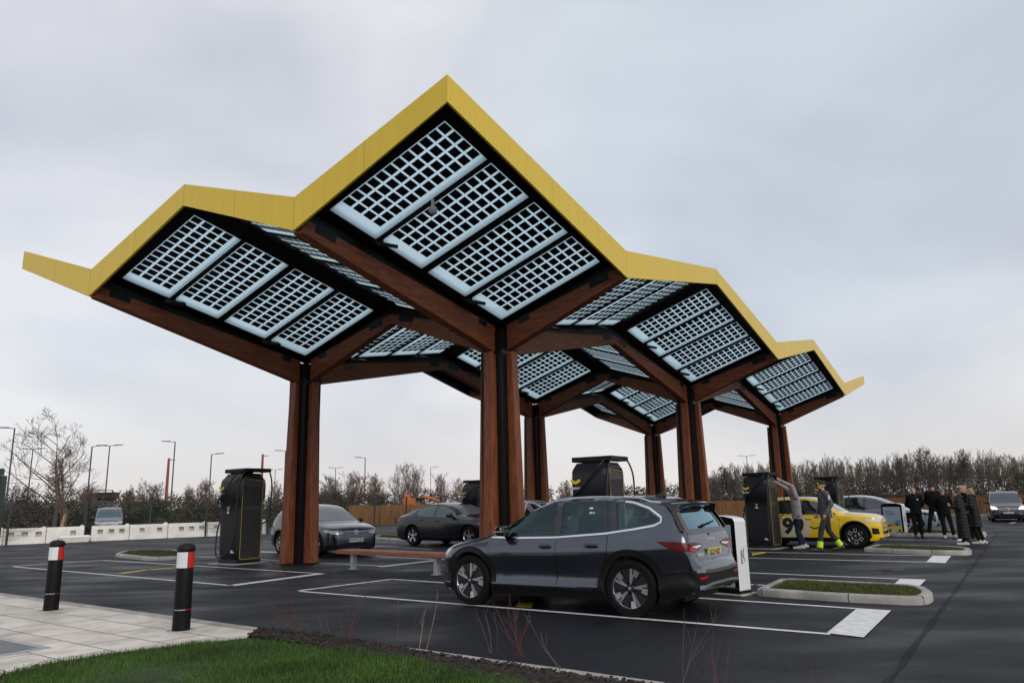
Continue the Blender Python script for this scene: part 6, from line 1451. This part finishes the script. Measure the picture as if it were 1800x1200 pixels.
    if o['logo']: b = MB(); b.box((lx(1.33)+.137, .085, 1.335), (.012, .06, .022), R=Matrix.Rotation(.6, 3, 'Z')); b.box((lx(1.33)+.140, .075, 1.315), (.012, .035, .012), R=Matrix.Rotation(.6, 3, 'Z')); b.build('chest_logo', M['white'], t)
    if o.get('patch'): p = J['Lsh'].lerp(J['Lelb'], .38); b = MB(); b.box(p+Vector((.0, .080, 0)), (.045, .014, .11)); b.build('sleeve_patch', M['frost'], t)
    return t
BACK = dict(elb=(-.11, .265, 1.17), wri=(-.17, .13, 1.0), han=(-.19, .04, .97))
POCK = dict(elb=(-.08, .27, 1.17), wri=(.06, .22, .98), han=(.10, .18, .92))
def at_feet(px, py): p = G(px, py); return (p.x, p.y, 0)
dg = math.radians
person('person in a lilac grey knit and dark jeans reaching up at a charger', at_feet(1407, 964), dg(172), 1.80,
       L=dict(sh=(.02, .17, 1.46), elb=(.10, .20, 1.76), wri=(.36, .10, 1.92), han=(.44, .09, 1.98), knee=(.05, .10, .50), ank=(-.02, .10, .09)),
       R=dict(sh=(.04, .17, 1.46), elb=(.20, .20, 1.72), wri=(.43, .12, 1.86), han=(.51, .11, 1.92), hip=(0, .09, .92), knee=(.0, .10, .5), ank=(-.16, .10, .11), toe=(.0, .12, .04)), lean=.04, head=(.35, 0),
       outfit=dict(top='c_knit', topname='jumper', bottom='c_jeans', shoe='shoe_pale', hair='hair_brown'))
person('person in a grey fleece with yellow ankle gaiters walking past the yellow hatchback', at_feet(1459, 968), dg(179), 1.93,
       L=dict(elb=(-.06, .25, 1.17), wri=(.10, .25, .94), han=(.14, .25, .85), hip=(.02, .09, .92), knee=(.20, .09, .52), ank=(.28, .09, .10), toe=(.44, .10, .05)),
       R=dict(elb=(.02, .25, 1.17), wri=(.12, .24, .95), han=(.16, .24, .87), hip=(-.02, .09, .92), knee=(-.06, .09, .50), ank=(-.32, .09, .13), toe=(-.18, .10, .04)), lean=.05, head=(.05, .05),
       outfit=dict(top='c_grey', topname='fleece', bottom='c_work', ankle=True, shoe='shoe_dark', hair=None, hat='beanie_dark', band='logo_y', hatfront='logo_y', beard='hair_brown', patch=True))
person('person with short brown hair in a dark jacket with a small chest logo', at_feet(1616, 944.5), dg(-112), 1.73, L=BACK, R=BACK, head=(0, -.15), outfit=dict(top='c_navy', logo=True, shoe='shoe_dark'))
person('tall person in a dark knit hat standing with legs apart', at_feet(1650, 941.5), dg(-118), 1.84, L={**POCK, 'knee': (.02, .18, .5), 'ank': (0, .24, .09), 'toe': (.14, .30, .04)}, R={**BACK, 'knee': (.02, .20, .5), 'ank': (0, .28, .09), 'toe': (.14, .34, .04)}, head=(0, -.1), outfit=dict(hat='beanie_dark', hair=None, shoe='shoe_dark'))
person('person in a light grey knit hat and black coat, hands behind', at_feet(1667, 945.5), dg(-112), 1.66, L={**BACK, 'knee': (.02, .15, .5), 'ank': (0, .20, .09), 'toe': (.14, .25, .04)}, R=BACK, head=(0, -.1), outfit=dict(hat='beanie_grey', hair=None, shoe='shoe_pale', beard='hair_fair'))
FOLD = dict(elb=(.04, .27, 1.16), wri=(.24, .12, 1.22), han=(.30, .06, 1.28))
person('person with dark hair in an ankle length quilted black coat', at_feet(1697, 957.5), dg(150), 1.60, L=FOLD, R=FOLD, lean=.05, head=(.1, .1), outfit=dict(coat=(.20, .235), shoe='shoe_white', hair='hair_dark', long=True, bun=True))
person('person with fair brown hair in a knee length quilted black coat', at_feet(1721, 955.5), dg(140), 1.64, L={**FOLD, 'knee': (.05, .10, .5), 'ank': (-.05, .10, .09), 'toe': (.10, .12, .04)}, R={**FOLD, 'knee': (-.02, .10, .5), 'ank': (-.12, .12, .09), 'toe': (.03, .13, .04)}, lean=.05, head=(.05, .2), outfit=dict(coat=(.52, .215), shoe='shoe_white', hair='hair_fair', long=True))
person('fair haired person turned left between the two quilted coats', at_feet(1707, 951.5), dg(-165), 1.74, L=POCK, R=POCK, head=(0, .1), outfit=dict(top='c_black', hair='hair_fair', long=False, bun=True))
# ================================================================== BACKGROUND
# ---- white water barriers
def barrier_mesh(L_, holes):
    b = MB(); d = .40; Hh = .80; x = -L_/2+.015; hw, z0, z1 = .13, .36, .60; R_ = L_/2-.015
    cuts = [-R_]+[v for h_ in holes for v in (h_-hw, h_+hw)]+[R_]
    b.hexa([(-R_, -d*.5, .0), (R_, -d*.5, 0), (R_, d*.5, 0), (-R_, d*.5, 0), (-R_, -d*.40, z0), (R_, -d*.40, z0), (R_, d*.40, z0), (-R_, d*.40, z0)])
    b.hexa([(-R_, -d*.36, z1), (R_, -d*.36, z1), (R_, d*.36, z1), (-R_, d*.36, z1), (-R_, -d*.30, Hh), (R_, -d*.30, Hh), (R_, d*.30, Hh), (-R_, d*.30, Hh)])
    for i in range(0, len(cuts), 2):
        x0, x1 = cuts[i], cuts[i+1]; b.hexa([(x0, -d*.40, z0), (x1, -d*.40, z0), (x1, d*.40, z0), (x0, d*.40, z0), (x0, -d*.36, z1), (x1, -d*.36, z1), (x1, d*.36, z1), (x0, d*.36, z1)])
    for h_ in holes: b.box((h_, d*.2, .48), (2*hw, .02, .24))
    b.lathe([(.10, Hh-.02), (.10, Hh+.05), (.04, Hh+.07), (.001, Hh+.07)], 12, c=(R_-.1, 0, 0))
    return b
bb = [(-26, 4), (4, 80), (80, 148), (160, 228), (228, 296), (296, 366), (366, 404), (404, 470)]
def bl_pt(px): 
    t = (px-10.5)/(360.5-10.5); return G(px, 957.5+(942.5-957.5)*t+.3)
names = ['leftmost white barrier block, cut by the picture edge', 'white barrier block with three square holes, second from the left', 'white barrier block half behind the loose white base', 'white barrier block with three square holes in front of the blue grey van', 'white barrier block right of the blue grey van', 'white barrier block with three holes left of the left charger', 'white barrier block next to the left charger', 'white barrier block hidden behind the left charger']
HO = [[0], [-.6, 0, .6], [.35], [-.5, .05, .55], [-.35, .55], [-.35, .2, .75], [-.1, .3], [0]]
for (x0, x1), nm, ho in zip(bb, names, HO):
    p, q = bl_pt(x0), bl_pt(x1); d = q-p; nrm = Vector((-d.y, d.x, 0)).normalized(); c = (p+q)/2+nrm*.45; Lw = d.length
    o = barrier_mesh(Lw, [h_ for h_ in ho if abs(h_) < Lw/2-.25]).build('barrier_block', M['offwhite'], loc=(c.x, c.y, 0), rz=math.atan2(d.y, d.x), bevel=.03, fix=False)
    tag(o, nm, 'barrier', 'white barrier blocks along the fence')
p = bl_pt(140); t = thing('plastic_crate', 'low white lidded plastic block standing loose against the barrier blocks', 'plastic block', (p.x-.1, p.y-.45, 0), math.radians(34))
b = MB(); b.hexa([(-.6, -.3, 0), (.7, -.3, 0), (.7, .3, 0), (-.6, .3, 0), (-.7, -.35, .26), (.8, -.35, .26), (.8, .35, .26), (-.7, .35, .26)]); b.build('block', M['offwhite'], t, bevel=.03)
b = MB(); b.hexa([(-.74, -.38, .262), (.84, -.38, .262), (.84, .38, .262), (-.74, .38, .262), (-.6, -.25, .36), (.7, -.25, .36), (.7, .25, .36), (-.6, .25, .36)]); b.build('lid', M['white'], t, bevel=.02)
# ---- green mesh fence in front of the barriers
mf = thing('mesh_fence', 'dark green weldmesh fence with tall posts along the far left edge', 'fence', G(10.5, 957.5))
o0 = mf.location.copy(); PP = [G(-70, 961), G(10.5, 957.5), G(146, 951.5), G(261, 946.5), G(360.5, 942.5), G(470, 938), G(570, 931), G(658, 924.5), G(714, 921), G(775, 918.5), G(830, 916)]
for p in PP:
    b = MB(); q = p-o0; b.box((q.x, q.y, 1.08), (.10, .10, 2.16), rz=.6); b.box((q.x, q.y, 2.17), (.12, .12, .03), rz=.6)
    for z in (.3, .9, 1.5, 2.0): b.box((q.x, q.y, z), (.13, .13, .05), rz=.6)
    b.build('post', M['fence_post'], mf)
for i in range(len(PP)-1):
    b = MB(); p, q = PP[i]-o0, PP[i+1]-o0; d = q-p; Ln = d.length; u = d/Ln; n = Vector((-u.y, u.x, 0)); r = .0042
    for z in [.06+.20*k for k in range(11)]:
        b.add([p+Vector((0, 0, z-r))-n*r, q+Vector((0, 0, z-r))-n*r, q+Vector((0, 0, z+r))-n*r, p+Vector((0, 0, z+r))-n*r], [(0, 1, 2, 3)])
        b.add([p+Vector((0, 0, z-r))+n*r, q+Vector((0, 0, z-r))+n*r, q+Vector((0, 0, z+r))+n*r, p+Vector((0, 0, z+r))+n*r], [(3, 2, 1, 0)])
    for k in range(int(Ln/.055)+1):
        c = p+u*(k*.055); b.add([c-u*r+Vector((0, 0, .04)), c+u*r+Vector((0, 0, .04)), c+u*r+Vector((0, 0, 2.08)), c-u*r+Vector((0, 0, 2.08))], [(0, 1, 2, 3)])
    b.build('mesh_panel', M['fence_green'], mf)
g = G(3, 1004); t = thing('gate_post', 'thick dark green steel gate post cut by the left picture edge', 'gate post', gz(g)); dpt = g.normalized()
b = MB(); b.box((-.47, 0, 1.30), (.46, .30, 2.60), rz=.2); b.build('post', mat('gate green', (.008, .035, .024), .45, var=.2), t, bevel=.01); b = MB(); b.box((-.54, 0, 2.71), (.40, .34, .18), rz=.2); b.build('head', bpy.data.materials['gate green'], t, bevel=.01)
# ---- timber fences
def board_fence(label, pts, Hh, bw=.14):
    t = thing('timber_fence', label, 'fence', gz(pts[0])); o = Vector(gz(pts[0])); random.seed(5)
    for i in range(len(pts)-1):
        p, q = Vector(gz(pts[i]))-o, Vector(gz(pts[i+1]))-o; d = q-p; Ln = d.length; u = d/Ln; a = math.atan2(u.y, u.x); k = int(Ln/bw); ns = max(1, round(Ln/3))
        for s_ in range(ns):
            b = MB()
            for j in range(int(k*s_/ns), int(k*(s_+1)/ns)):
                c = p+u*((j+.5)*bw); hh = Hh+random.uniform(-.02, .02); b.box((c.x-u.y*random.uniform(0, .012), c.y, hh/2), (bw-.006, .022, hh), rz=a+random.uniform(-.01, .01))
            b.build('board_panel', M['fencewood'], t)
            c = p+u*(Ln*(s_+.0)/ns)+Vector((-u.y, u.x, 0))*(-.05); b = MB(); b.box((c.x, c.y, Hh/2), (.09, .09, Hh+.04), rz=a); b.build('post', M['fencewood'], t)
    return t
board_fence('pale timber board fence behind the black saloon and mesh fence', [G(613, 924.5), G(720, 919.5), G(830, 914), AT(960, 900, 68)], 1.56)
rf = [AT(1200, 890, 73), AT(1330, 890, 69), AT(1480, 890, 62), AT(1620, 890, 56.5), AT(1720, 890, 53), AT(1800, 890, 50.5), AT(1900, 890, 47.5)]
board_fence('long brown timber board fence below the right hand wood', rf, 1.22)
b = MB(); kp = [AT(1560, 890, 54.5), AT(1640, 890, 52.0), AT(1740, 890, 48.5), AT(1900, 890, 44)]
for i in range(3):
    d = kp[i+1]-kp[i]; d.z = 0; c = (kp[i]+kp[i+1])/2; b.box((c.x, c.y, .06), (d.length, .14, .13), rz=math.atan2(d.y, d.x))
tag(b.build('far_kerb', M['kerb']), kind='structure')
# ---- lamps and masts
def lamp(px, py, Hh, arms, m, label, arm=1.3):
    dist = (Hh-CAM_H)/((AT(px, py, 1.0).z-CAM_H)); p = AT(px, py, dist); t = thing('street_lamp', label, 'street lamp', (p.x, p.y, 0), 0, 'street lamps beyond the car park')
    b = MB(); b.tube([(0, 0, 0), (0, 0, 1.2), (0, 0, 1.25), (0, 0, Hh)], [.13, .13, .085, .06], 10); b.build('post', m, t, smooth=50)
    for sx in arms:
        b = MB(); b.tube([(0, 0, Hh-.04), (sx*arm*.6, 0, Hh+.03)], .035, 6); b.hexa([(sx*arm*.45, -.12, Hh), (sx*arm*1.15, -.12, Hh+.04), (sx*arm*1.15, .12, Hh+.04), (sx*arm*.45, .12, Hh), (sx*arm*.45, -.12, Hh+.10), (sx*arm*1.15, -.10, Hh+.11), (sx*arm*1.15, .10, Hh+.11), (sx*arm*.45, .12, Hh+.10)]); b.build('lantern', m, t, fix=True)
    return t
LP_, LG_ = M['lamp_post'], M['lamp_grey']
lamp(26, 752, 9, (-1,), LP_, 'tall dark street lamp by the left gate post, arm to the left'); lamp(58, 789, 9, (-1, 1), LP_, 'two armed street lamp behind the big bare tree'); lamp(162, 784, 8, (1,), LP_, 'dark street lamp with a white sign plate, arm to the right')
lamp(193, 783, 9, (-1, 1), LP_, 'two armed street lamp above the brown shelter'); lamp(308, 776, 9, (-1,), LP_, 'dark street lamp beside the red mast, arm to the left'); lamp(372, 798, 8, (1,), LP_, 'small street lamp just left of the left charger, arm to the right')
lamp(484, 825, 9, (-1, 1), LP_, 'distant two armed street lamp between the left charger and column'); lamp(502, 792, 9, (-1,), LP_, 'street lamp half hidden by the left timber column'); lamp(590, 822, 9, (-1, 1), LP_, 'distant two armed street lamp right of the left column')
lamp(642, 804, 8, (-1,), LP_, 'street lamp above the timber fence, arm to the left'); lamp(757, 821, 8, (1,), LG_, 'pale grey street lamp behind the black saloon'); lamp(1312, 801, 8, (-1, 1), LG_, 'two armed street lamp above the charger at the person reaching up'); lamp(1676, 838, 4.5, (1,), LG_, 'thin pale lamp leaning above the group of people', .5)
b = MB()
def sign(px, py, dist, s_):
    p = AT(px, py, dist); t = thing('sign_plate', 'small white square sign plate fixed to a dark street lamp', 'sign', p)
    b = MB(); b.box((0, 0, 0), (s_, .03, s_)); b.build('plate', M['white'], t); b = MB(); b.text('i', s_*.9, TR((0, -.02, 0), rx=PI/2), bold=.01); b.build('symbol', M['ink'], t)
sign(161, 859, 60, .42)
def mast(px, ytop, Hh, label):
    dist = (Hh-CAM_H)/(AT(px, ytop, 1.0).z-CAM_H); p = AT(px, ytop, dist); t = thing('red_mast', label, 'mast', (p.x, p.y, 0), 0, 'red overhead line masts')
    b = MB(); b.tube([(0, 0, 0), (0, 0, Hh)], [.22, .13], 10); b.build('pole', M['mast'], t, smooth=50); b = MB(); b.box((.35, 0, Hh-.2), (.8, .08, .08)); b.build('bracket', M['mast'], t)
mast(297, 805, 7.5, 'red overhead line mast left of the dark street lamp'); mast(462, 798, 8, 'red overhead line mast rising behind the left charger')
# ---- shelters
def shelter(px, dist, wd, ht, label, mroof):
    p = AT(px, 900, dist); t = thing('waiting_shelter', label, 'shelter', (p.x, p.y, 0), math.radians(6)); h2 = wd/2
    b = MB(); b.box((0, 0, ht-.28), (wd+.2, 1.3, .5)); b.build('roof', mroof, t, bevel=.02)
    for sx in (-1, 1): b = MB(); b.box((sx*h2, -.5, ht/2+.05), (.10, .10, ht)); b.build('post', mroof, t)
    b = MB(); b.box((0, -.6, ht+.12), (wd+.1, .05, .05)); b.box((-h2, -.6, ht+.02), (.05, .05, .24)); b.box((h2, -.6, ht+.02), (.05, .05, .24)); b.build('top_rail', mroof, t)
    b = MB(); b.box((0, .45, ht*.5-.1), (wd, .04, ht*.85)); b.build('back_panel', mat('pale glazing', (.42, .42, .42), .4, var=.35, vscale=1.5), t)
shelter(180.5, 62, 1.7, 3.1, 'brown shelter with a pale back panel above the blue grey van', mat('shelter brown', (.035, .02, .016), .6)); shelter(575, 66, 1.4, 2.6, 'small dark shelter right of the left timber column', M['lamp_post'])
# ---- orange excavator arm seen over the timber fence
p = AT(731, 888, 66); t = thing('excavator', 'orange excavator showing above the timber fence', 'excavator', (p.x, p.y, 0), .2); og = mat('machine orange', (.55, .12, .02), .5, var=.15)
b = MB(); b.box((-.6, 0, 1.55), (1.1, 1.0, 1.0)); b.box((-.75, 0, 2.15), (.5, .7, .5)); b.build('body', og, t, bevel=.06); b = MB(); b.box((0, 0, .4), (2.4, 1.4, .7)); b.build('tracks', M['trim'], t, bevel=.2)
b = MB(); b.tube([(-.2, 0, 1.7), (.9, 0, 2.15), (2.1, 0, 1.75)], [.16, .15, .10], 8); b.build('arm', og, t); b = MB(); b.box((.3, 0, 2.0), (.9, .5, .25)); b.build('cab_guard', M['trim'], t)
# ================================================================== TREES
def seg_mesh(name, S, k, m):
    """S: array of (ax,ay,az,bx,by,bz,ra,rb) -> one mesh of open prisms"""
    S = np.asarray(S, float); n = len(S); a = S[:, :3]; b = S[:, 3:6]; t = b-a; t /= np.linalg.norm(t, axis=1)[:, None]+1e-9
    ref = np.where(np.abs(t[:, 2:3]) < .9, [[0, 0, 1.]], [[1., 0, 0]]); u = np.cross(t, ref); u /= np.linalg.norm(u, axis=1)[:, None]+1e-9; w_ = np.cross(t, u)
    v = np.empty((n, 2, k, 3))
    for j in range(k):
        d = u*math.cos(2*PI*j/k)+w_*math.sin(2*PI*j/k); v[:, 0, j] = a+d*S[:, 6:7]; v[:, 1, j] = b+d*S[:, 7:8]
    base = (np.arange(n)*2*k)[:, None, None]; j = np.arange(k); q = np.stack([j, (j+1) % k, k+(j+1) % k, k+j], 1)[None]+base; q = q.reshape(-1).astype(np.int32)
    me = bpy.data.meshes.new(name); me.vertices.add(n*2*k); me.vertices.foreach_set('co', v.reshape(-1)); me.loops.add(len(q)); me.loops.foreach_set('vertex_index', q)
    me.polygons.add(n*k); me.polygons.foreach_set('loop_start', np.arange(0, 4*n*k, 4, dtype=np.int32)); me.update(); me.materials.append(m); return me
def branch(out, p, d, L_, r, depth, rnd, up=.15, spread=.6, kids=4, minr=.006, seg=3):
    spread = min(spread, .75)
    pts = [p]; q = p; dd = d
    for i in range(seg):
        dd = (dd+Vector((rnd.gauss(0, .085), rnd.gauss(0, .085), rnd.gauss(0, .06)+up*.35))).normalized(); n = q+dd*(L_/seg); r0 = r*(1-.55*i/seg); r1 = r*(1-.55*(i+1)/seg); out.append((*q, *n, max(r0, minr), max(r1, minr))); q = n; pts.append(q)
    if depth <= 0: return
    for k in range(kids):
        t = .30+.70*(k+rnd.random()*.8)/kids; x = min(t, .999)*seg; i = int(x); b_ = pts[i].lerp(pts[i+1], x-i); a = rnd.random()*2*PI
        side = dd.orthogonal().normalized(); side.rotate(Matrix.Rotation(a, 3, dd)); nd = (dd*(1-spread*.5)+side*spread+Vector((0, 0, up))).normalized()
        branch(out, b_, nd, L_*rnd.uniform(.42, .68)*(1.15-.4*t), r*.5*(1.1-.5*t), depth-1, rnd, up, spread, kids, minr, seg)
def tree_segs(seed, H, r=.12, depth=4, kids=5, spread=.62, up=.12, minr=.007, stems=1, lean=.0, first=.30, blen=1.0):
    rnd = random.Random(seed); trunk = []; crown = []
    for s_ in range(stems):
        d = Vector((rnd.gauss(0, .12)+lean, rnd.gauss(0, .12), 1)).normalized() if stems > 1 else Vector((lean, 0, 1)).normalized(); p = Vector((rnd.gauss(0, .12)*(stems > 1), rnd.gauss(0, .12)*(stems > 1), 0)); pts = [p]; n = 7; h = H*rnd.uniform(.85, 1)
        for i in range(n):
            d = (d+Vector((rnd.gauss(0, .05), rnd.gauss(0, .05), .06))).normalized(); q = pts[-1]+d*h/n*.92; r0 = r*(1-.95*i/n); r1 = r*(1-.95*(i+1)/n); trunk.append((*pts[-1], *q, max(r0, minr), max(r1, minr))); pts.append(q)
        nb = int(kids*3.2)
        for k in range(nb):
            t = first+(1-first)*(k+rnd.random())/nb; x = min(t, .995)*n; i = int(x); b_ = pts[i].lerp(pts[i+1], x-i); a = rnd.random()*2*PI; nd = Vector((math.cos(a)*spread, math.sin(a)*spread, .35+up*2+.4*t)).normalized()
            branch(crown, b_, nd, h*blen*rnd.uniform(.30, .44)*(1.2-.75*t), r*.42*(1.15-t*.8), depth-1, rnd, up, spread, kids, minr)
    return trunk, crown
def plant(name, label, cat, loc, segs, m, group=None, k=3, foliage=None):
    t = thing(name, label, cat, loc, 0, group); tr, cr_ = segs
    link('trunk', seg_mesh('trunk', tr, 6, m), t); link('branches', seg_mesh('branches', cr_, k, m), t)
    if foliage: link('foliage', foliage, t)
    return t
def leaf_cloud(name, centers, radii, n, size, m, seed=0):
    g = np.random.default_rng(seed); c = np.asarray(centers, float); rad = np.asarray(radii, float); pick = g.integers(0, len(c), n); d = g.normal(size=(n, 3)); d /= np.linalg.norm(d, axis=1)[:, None]; rr = g.random(n)**.45
    p = c[pick]+d*rr[:, None]*rad[pick][:, None]; p[:, 2] = np.maximum(p[:, 2], .02); a = g.normal(size=(n, 3)); a /= np.linalg.norm(a, axis=1)[:, None]; b = np.cross(a, g.normal(size=(n, 3))); b /= np.linalg.norm(b, axis=1)[:, None]+1e-9; s_ = size*g.uniform(.6, 1.3, n)[:, None]
    v = np.stack([p-a*s_, p+b*s_*.5, p+a*s_, p-b*s_*.5], 1).reshape(-1, 3)
    me = bpy.data.meshes.new(name); me.vertices.add(4*n); me.vertices.foreach_set('co', v.ravel()); me.loops.add(4*n); me.loops.foreach_set('vertex_index', np.arange(4*n, dtype=np.int32)); me.polygons.add(n); me.polygons.foreach_set('loop_start', np.arange(0, 4*n, 4, dtype=np.int32)); me.update(); me.materials.append(m); return me
M['leaf_wood'] = leaf_mat('wood understorey', (.045, .042, .026), (.11, .10, .065)); M['leaf_olive'] = leaf_mat('olive leaves', (.04, .044, .022), (.10, .105, .05)); M['leaf_brown'] = leaf_mat('dead leaves and twigs', (.05, .038, .028), (.13, .095, .07))
def gp(px, dist): p = AT(px, 900, dist); return (p.x, p.y, 0)
# the big bare tree at the left, and its neighbour
plant('bare_tree', 'tall bare wide spreading tree at the left behind the mesh fence', 'tree', gp(97, 49), tree_segs(5, 7.2, .15, 4, 4, 1.0, .14, .0085, 1, -.03, .18, 1.35), M['bark'], 'bare trees and bushes on the left')
plant('bare_tree', 'bare tree just right of the tallest left tree, above the cut trunk', 'tree', gp(114, 51), tree_segs(12, 5.6, .13, 4, 4, .75, .12, .008, 2, .06, .25), M['bark2'], 'bare trees and bushes on the left')
q = gp(110, 47.5); b = MB(); b.tube([(0, 0, 0), (.10, 0, .6), (.22, .05, 1.35), (.26, .05, 1.7)], [.20, .17, .15, .13], 10); b.mat = 1; b.tube([(.02, -.12, .1), (.12, -.12, .75), (.22, -.08, 1.45)], [.12, .11, .09], 8); tag(b.build('cut_trunk', [M['bark'], M['stumpw']], loc=q, smooth=50), 'pale leaning cut trunk behind the white barrier blocks', 'trunk')
bush = [  # px, dist, height, width, material, leaves, label
    (40, 52, 3.4, 2.2, 'bark', 'leaf_brown', 'dark brown thicket between the gate post and the big bare tree'), (150, 56, 3.4, 2.0, 'bark2', 'leaf_brown', 'brown bare thicket left of the brown shelter'), (222, 60, 3.3, 1.8, 'bark2', 'leaf_brown', 'thin bare bush right of the brown shelter'),
    (262, 54, 3.4, 2.4, 'bark3', 'leaf_olive', 'dense dark green bush left of the red mast'), (330, 62, 3.3, 1.8, 'bark2', None, 'thin bare bush behind the dark street lamp'), (365, 60, 3.6, 2.0, 'bark2', 'leaf_brown', 'brown bush just left of the left charger'),
    (485, 70, 3.6, 1.8, 'bark2', None, 'bare bush behind the grey crossover roof'), (585, 62, 3.9, 2.2, 'bark3', 'leaf_olive', 'dark green bush at the left end of the timber fence'), (622, 66, 4.4, 2.2, 'bark2', 'leaf_brown', 'brown bush under the lamp above the timber fence'), (660, 70, 4.2, 2.0, 'bark2', 'leaf_brown', 'reddish bare bush behind the timber fence'),
    (706, 70, 5.2, 2.4, 'bark2', None, 'tallest bare multi stemmed tree behind the timber fence'), (730, 76, 4.9, 2.2, 'bark2', None, 'bare tree right of the tallest one behind the timber fence'), (782, 84, 4.6, 2.2, 'bark2', None, 'bare tree right of the pale grey lamp'), (808, 88, 4.2, 2.0, 'bark2', None, 'bare tree just left of the hidden charger'), (1163, 90, 4.0, 1.6, 'bark2', None, 'small bare tree between two far columns'), (998, 80, 3.6, 1.6, 'bark2', None, 'small bare bush left of the charger behind the SUV')]
for i, (px, ds, hh, wd, mm, lf, lb) in enumerate(bush):
    sg_ = tree_segs(100+i, hh, .055, 3, 4, .60, .20, .008, 7 if lf else 5, 0, .12); fl = None; rnd = random.Random(i)
    if lf:
        cs = [(rnd.uniform(-1, 1)*wd*.75, rnd.uniform(-1, 1)*wd*.5, rnd.uniform(.1, .62)*hh) for _ in range(34)]; fl = leaf_cloud('foliage', cs, [rnd.uniform(.35, .75) for _ in cs], 5200 if lf == 'leaf_olive' else 3000, .075, M[lf], i)
    plant('bush' if hh < 4.3 else 'bare_tree', lb, 'bush' if hh < 4.3 else 'tree', gp(px, ds), sg_, M[mm], 'bare trees and bushes on the left', foliage=fl)
# dark scrub behind the barriers and hedge line to the horizon
def scrub(name, pts, hmin, hmax, n_c, n_leaf, m, size, seed, depth=3.0):
    rnd = random.Random(seed); cs = []
    for k in range(n_c):
        t = rnd.random()*(len(pts)-1); i = int(t); p = Vector(pts[i]).lerp(Vector(pts[i+1]), t-i); h = rnd.uniform(hmin, hmax)
        for z in np.arange(.3, h, .55): cs.append((p.x+rnd.gauss(0, .5), p.y+rnd.uniform(0, depth), z))
    tag(link(name, leaf_cloud(name, cs, [rnd.uniform(.45, .9) for _ in cs], n_leaf, size, m, seed)), kind='stuff')
scrub('scrub', [gp(-60, 46), gp(110, 51), gp(250, 56), gp(400, 60), gp(520, 64)], .9, 2.3, 150, 26000, M['leaf_brown'], .10, 3)
scrub('far_hedge', [gp(-150, 95), gp(300, 105), gp(640, 115), gp(1000, 130), gp(1260, 130)], 2.0, 4.2, 330, 42000, M['leaf_olive'], .17, 4, 6)
# ---- the right hand wood: countless slim bare trees behind the fence
var = [tree_segs(300+i, 1.0, .016, 3, 4, .42, .35, .0011, 1, 0, .28) for i in range(7)]
def wood_rows(name, rows, m, seed, hfun):
    g = random.Random(seed); S = []
    for dist, step in rows:
        px = 1236+g.uniform(0, step)
        while px < 1900:
            tr, cr_ = var[g.randrange(7)]; A_ = np.array(tr+cr_); h = hfun(px)*g.uniform(.88, 1.04)*dist/85; a = g.random()*2*PI; c, s_ = math.cos(a), math.sin(a); p = AT(px, 900, dist+g.uniform(-2, 2))
            B = A_.copy(); sx = h*.95
            for o_ in (0, 3): B[:, o_] = (A_[:, o_]*c-A_[:, o_+1]*s_)*sx+p.x; B[:, o_+1] = (A_[:, o_]*s_+A_[:, o_+1]*c)*sx+p.y; B[:, o_+2] = A_[:, o_+2]*h
            B[:, 6:] = np.maximum(A_[:, 6:]*h*.62, .008); S.append(B); px += step*g.uniform(.6, 1.4)
    tag(link(name, seg_mesh(name, np.vstack(S), 3, m)), kind='stuff')
hf_ = T([(1236, 3.6), (1262, 4.3), (1300, 4.9), (1350, 4.9), (1400, 4.9), (1450, 5.2), (1510, 5.3), (1560, 5.2), (1620, 5.5), (1660, 5.2), (1720, 5.5), (1800, 5.3), (1900, 5.2)])
wood_rows('woodland', [(80, 10), (88, 10), (97, 9)], M['bark3'], 8, hf_); wood_rows('woodland_edge', [(76, 22), (84, 20)], M['bark'], 9, lambda x: hf_(x)*.93)
scrub('undergrowth', [gp(1225, 92), gp(1400, 88), gp(1600, 82), gp(1950, 74)], 1.8, 4.0, 320, 60000, M['leaf_wood'], .11, 6, 9)
scrub('bramble', [gp(1225, 84), gp(1400, 80), gp(1600, 72), gp(1950, 64)], .8, 2.2, 120, 14000, M['leaf_brown'], .11, 7, 4)
for i, (px, ds, hh, lb) in enumerate([(1636, 72, 5.6, 'broad crowned bare tree standing out of the right wood above the group of people'), (1290, 78, 4.6, 'bare tree at the left end of the right wood'), (1708, 74, 5.4, 'bare tree in the wood above the two quilted coats'), (1588, 76, 5.0, 'bare tree in the wood above the far poster totem')]):
    plant('bare_tree', lb, 'tree', gp(px, ds), tree_segs(500+i, hh, .11, 4, 4, .75, .16, .010, 2, 0, .3), M['bark'], 'trees standing out of the right wood')
# weeds at the foot of the left timber fence
p = AT(704, 915, 58); b = link('weed_clump', leaf_cloud('weed_clump', [(0, 0, .3), (.2, 0, .45), (-.2, .1, .35)], [.4, .45, .4], 420, .05, M['leaf_wood'], 2)); b.location = (p.x, p.y, 0); tag(b, 'small green weed clump at the foot of the pale timber fence', 'weeds')
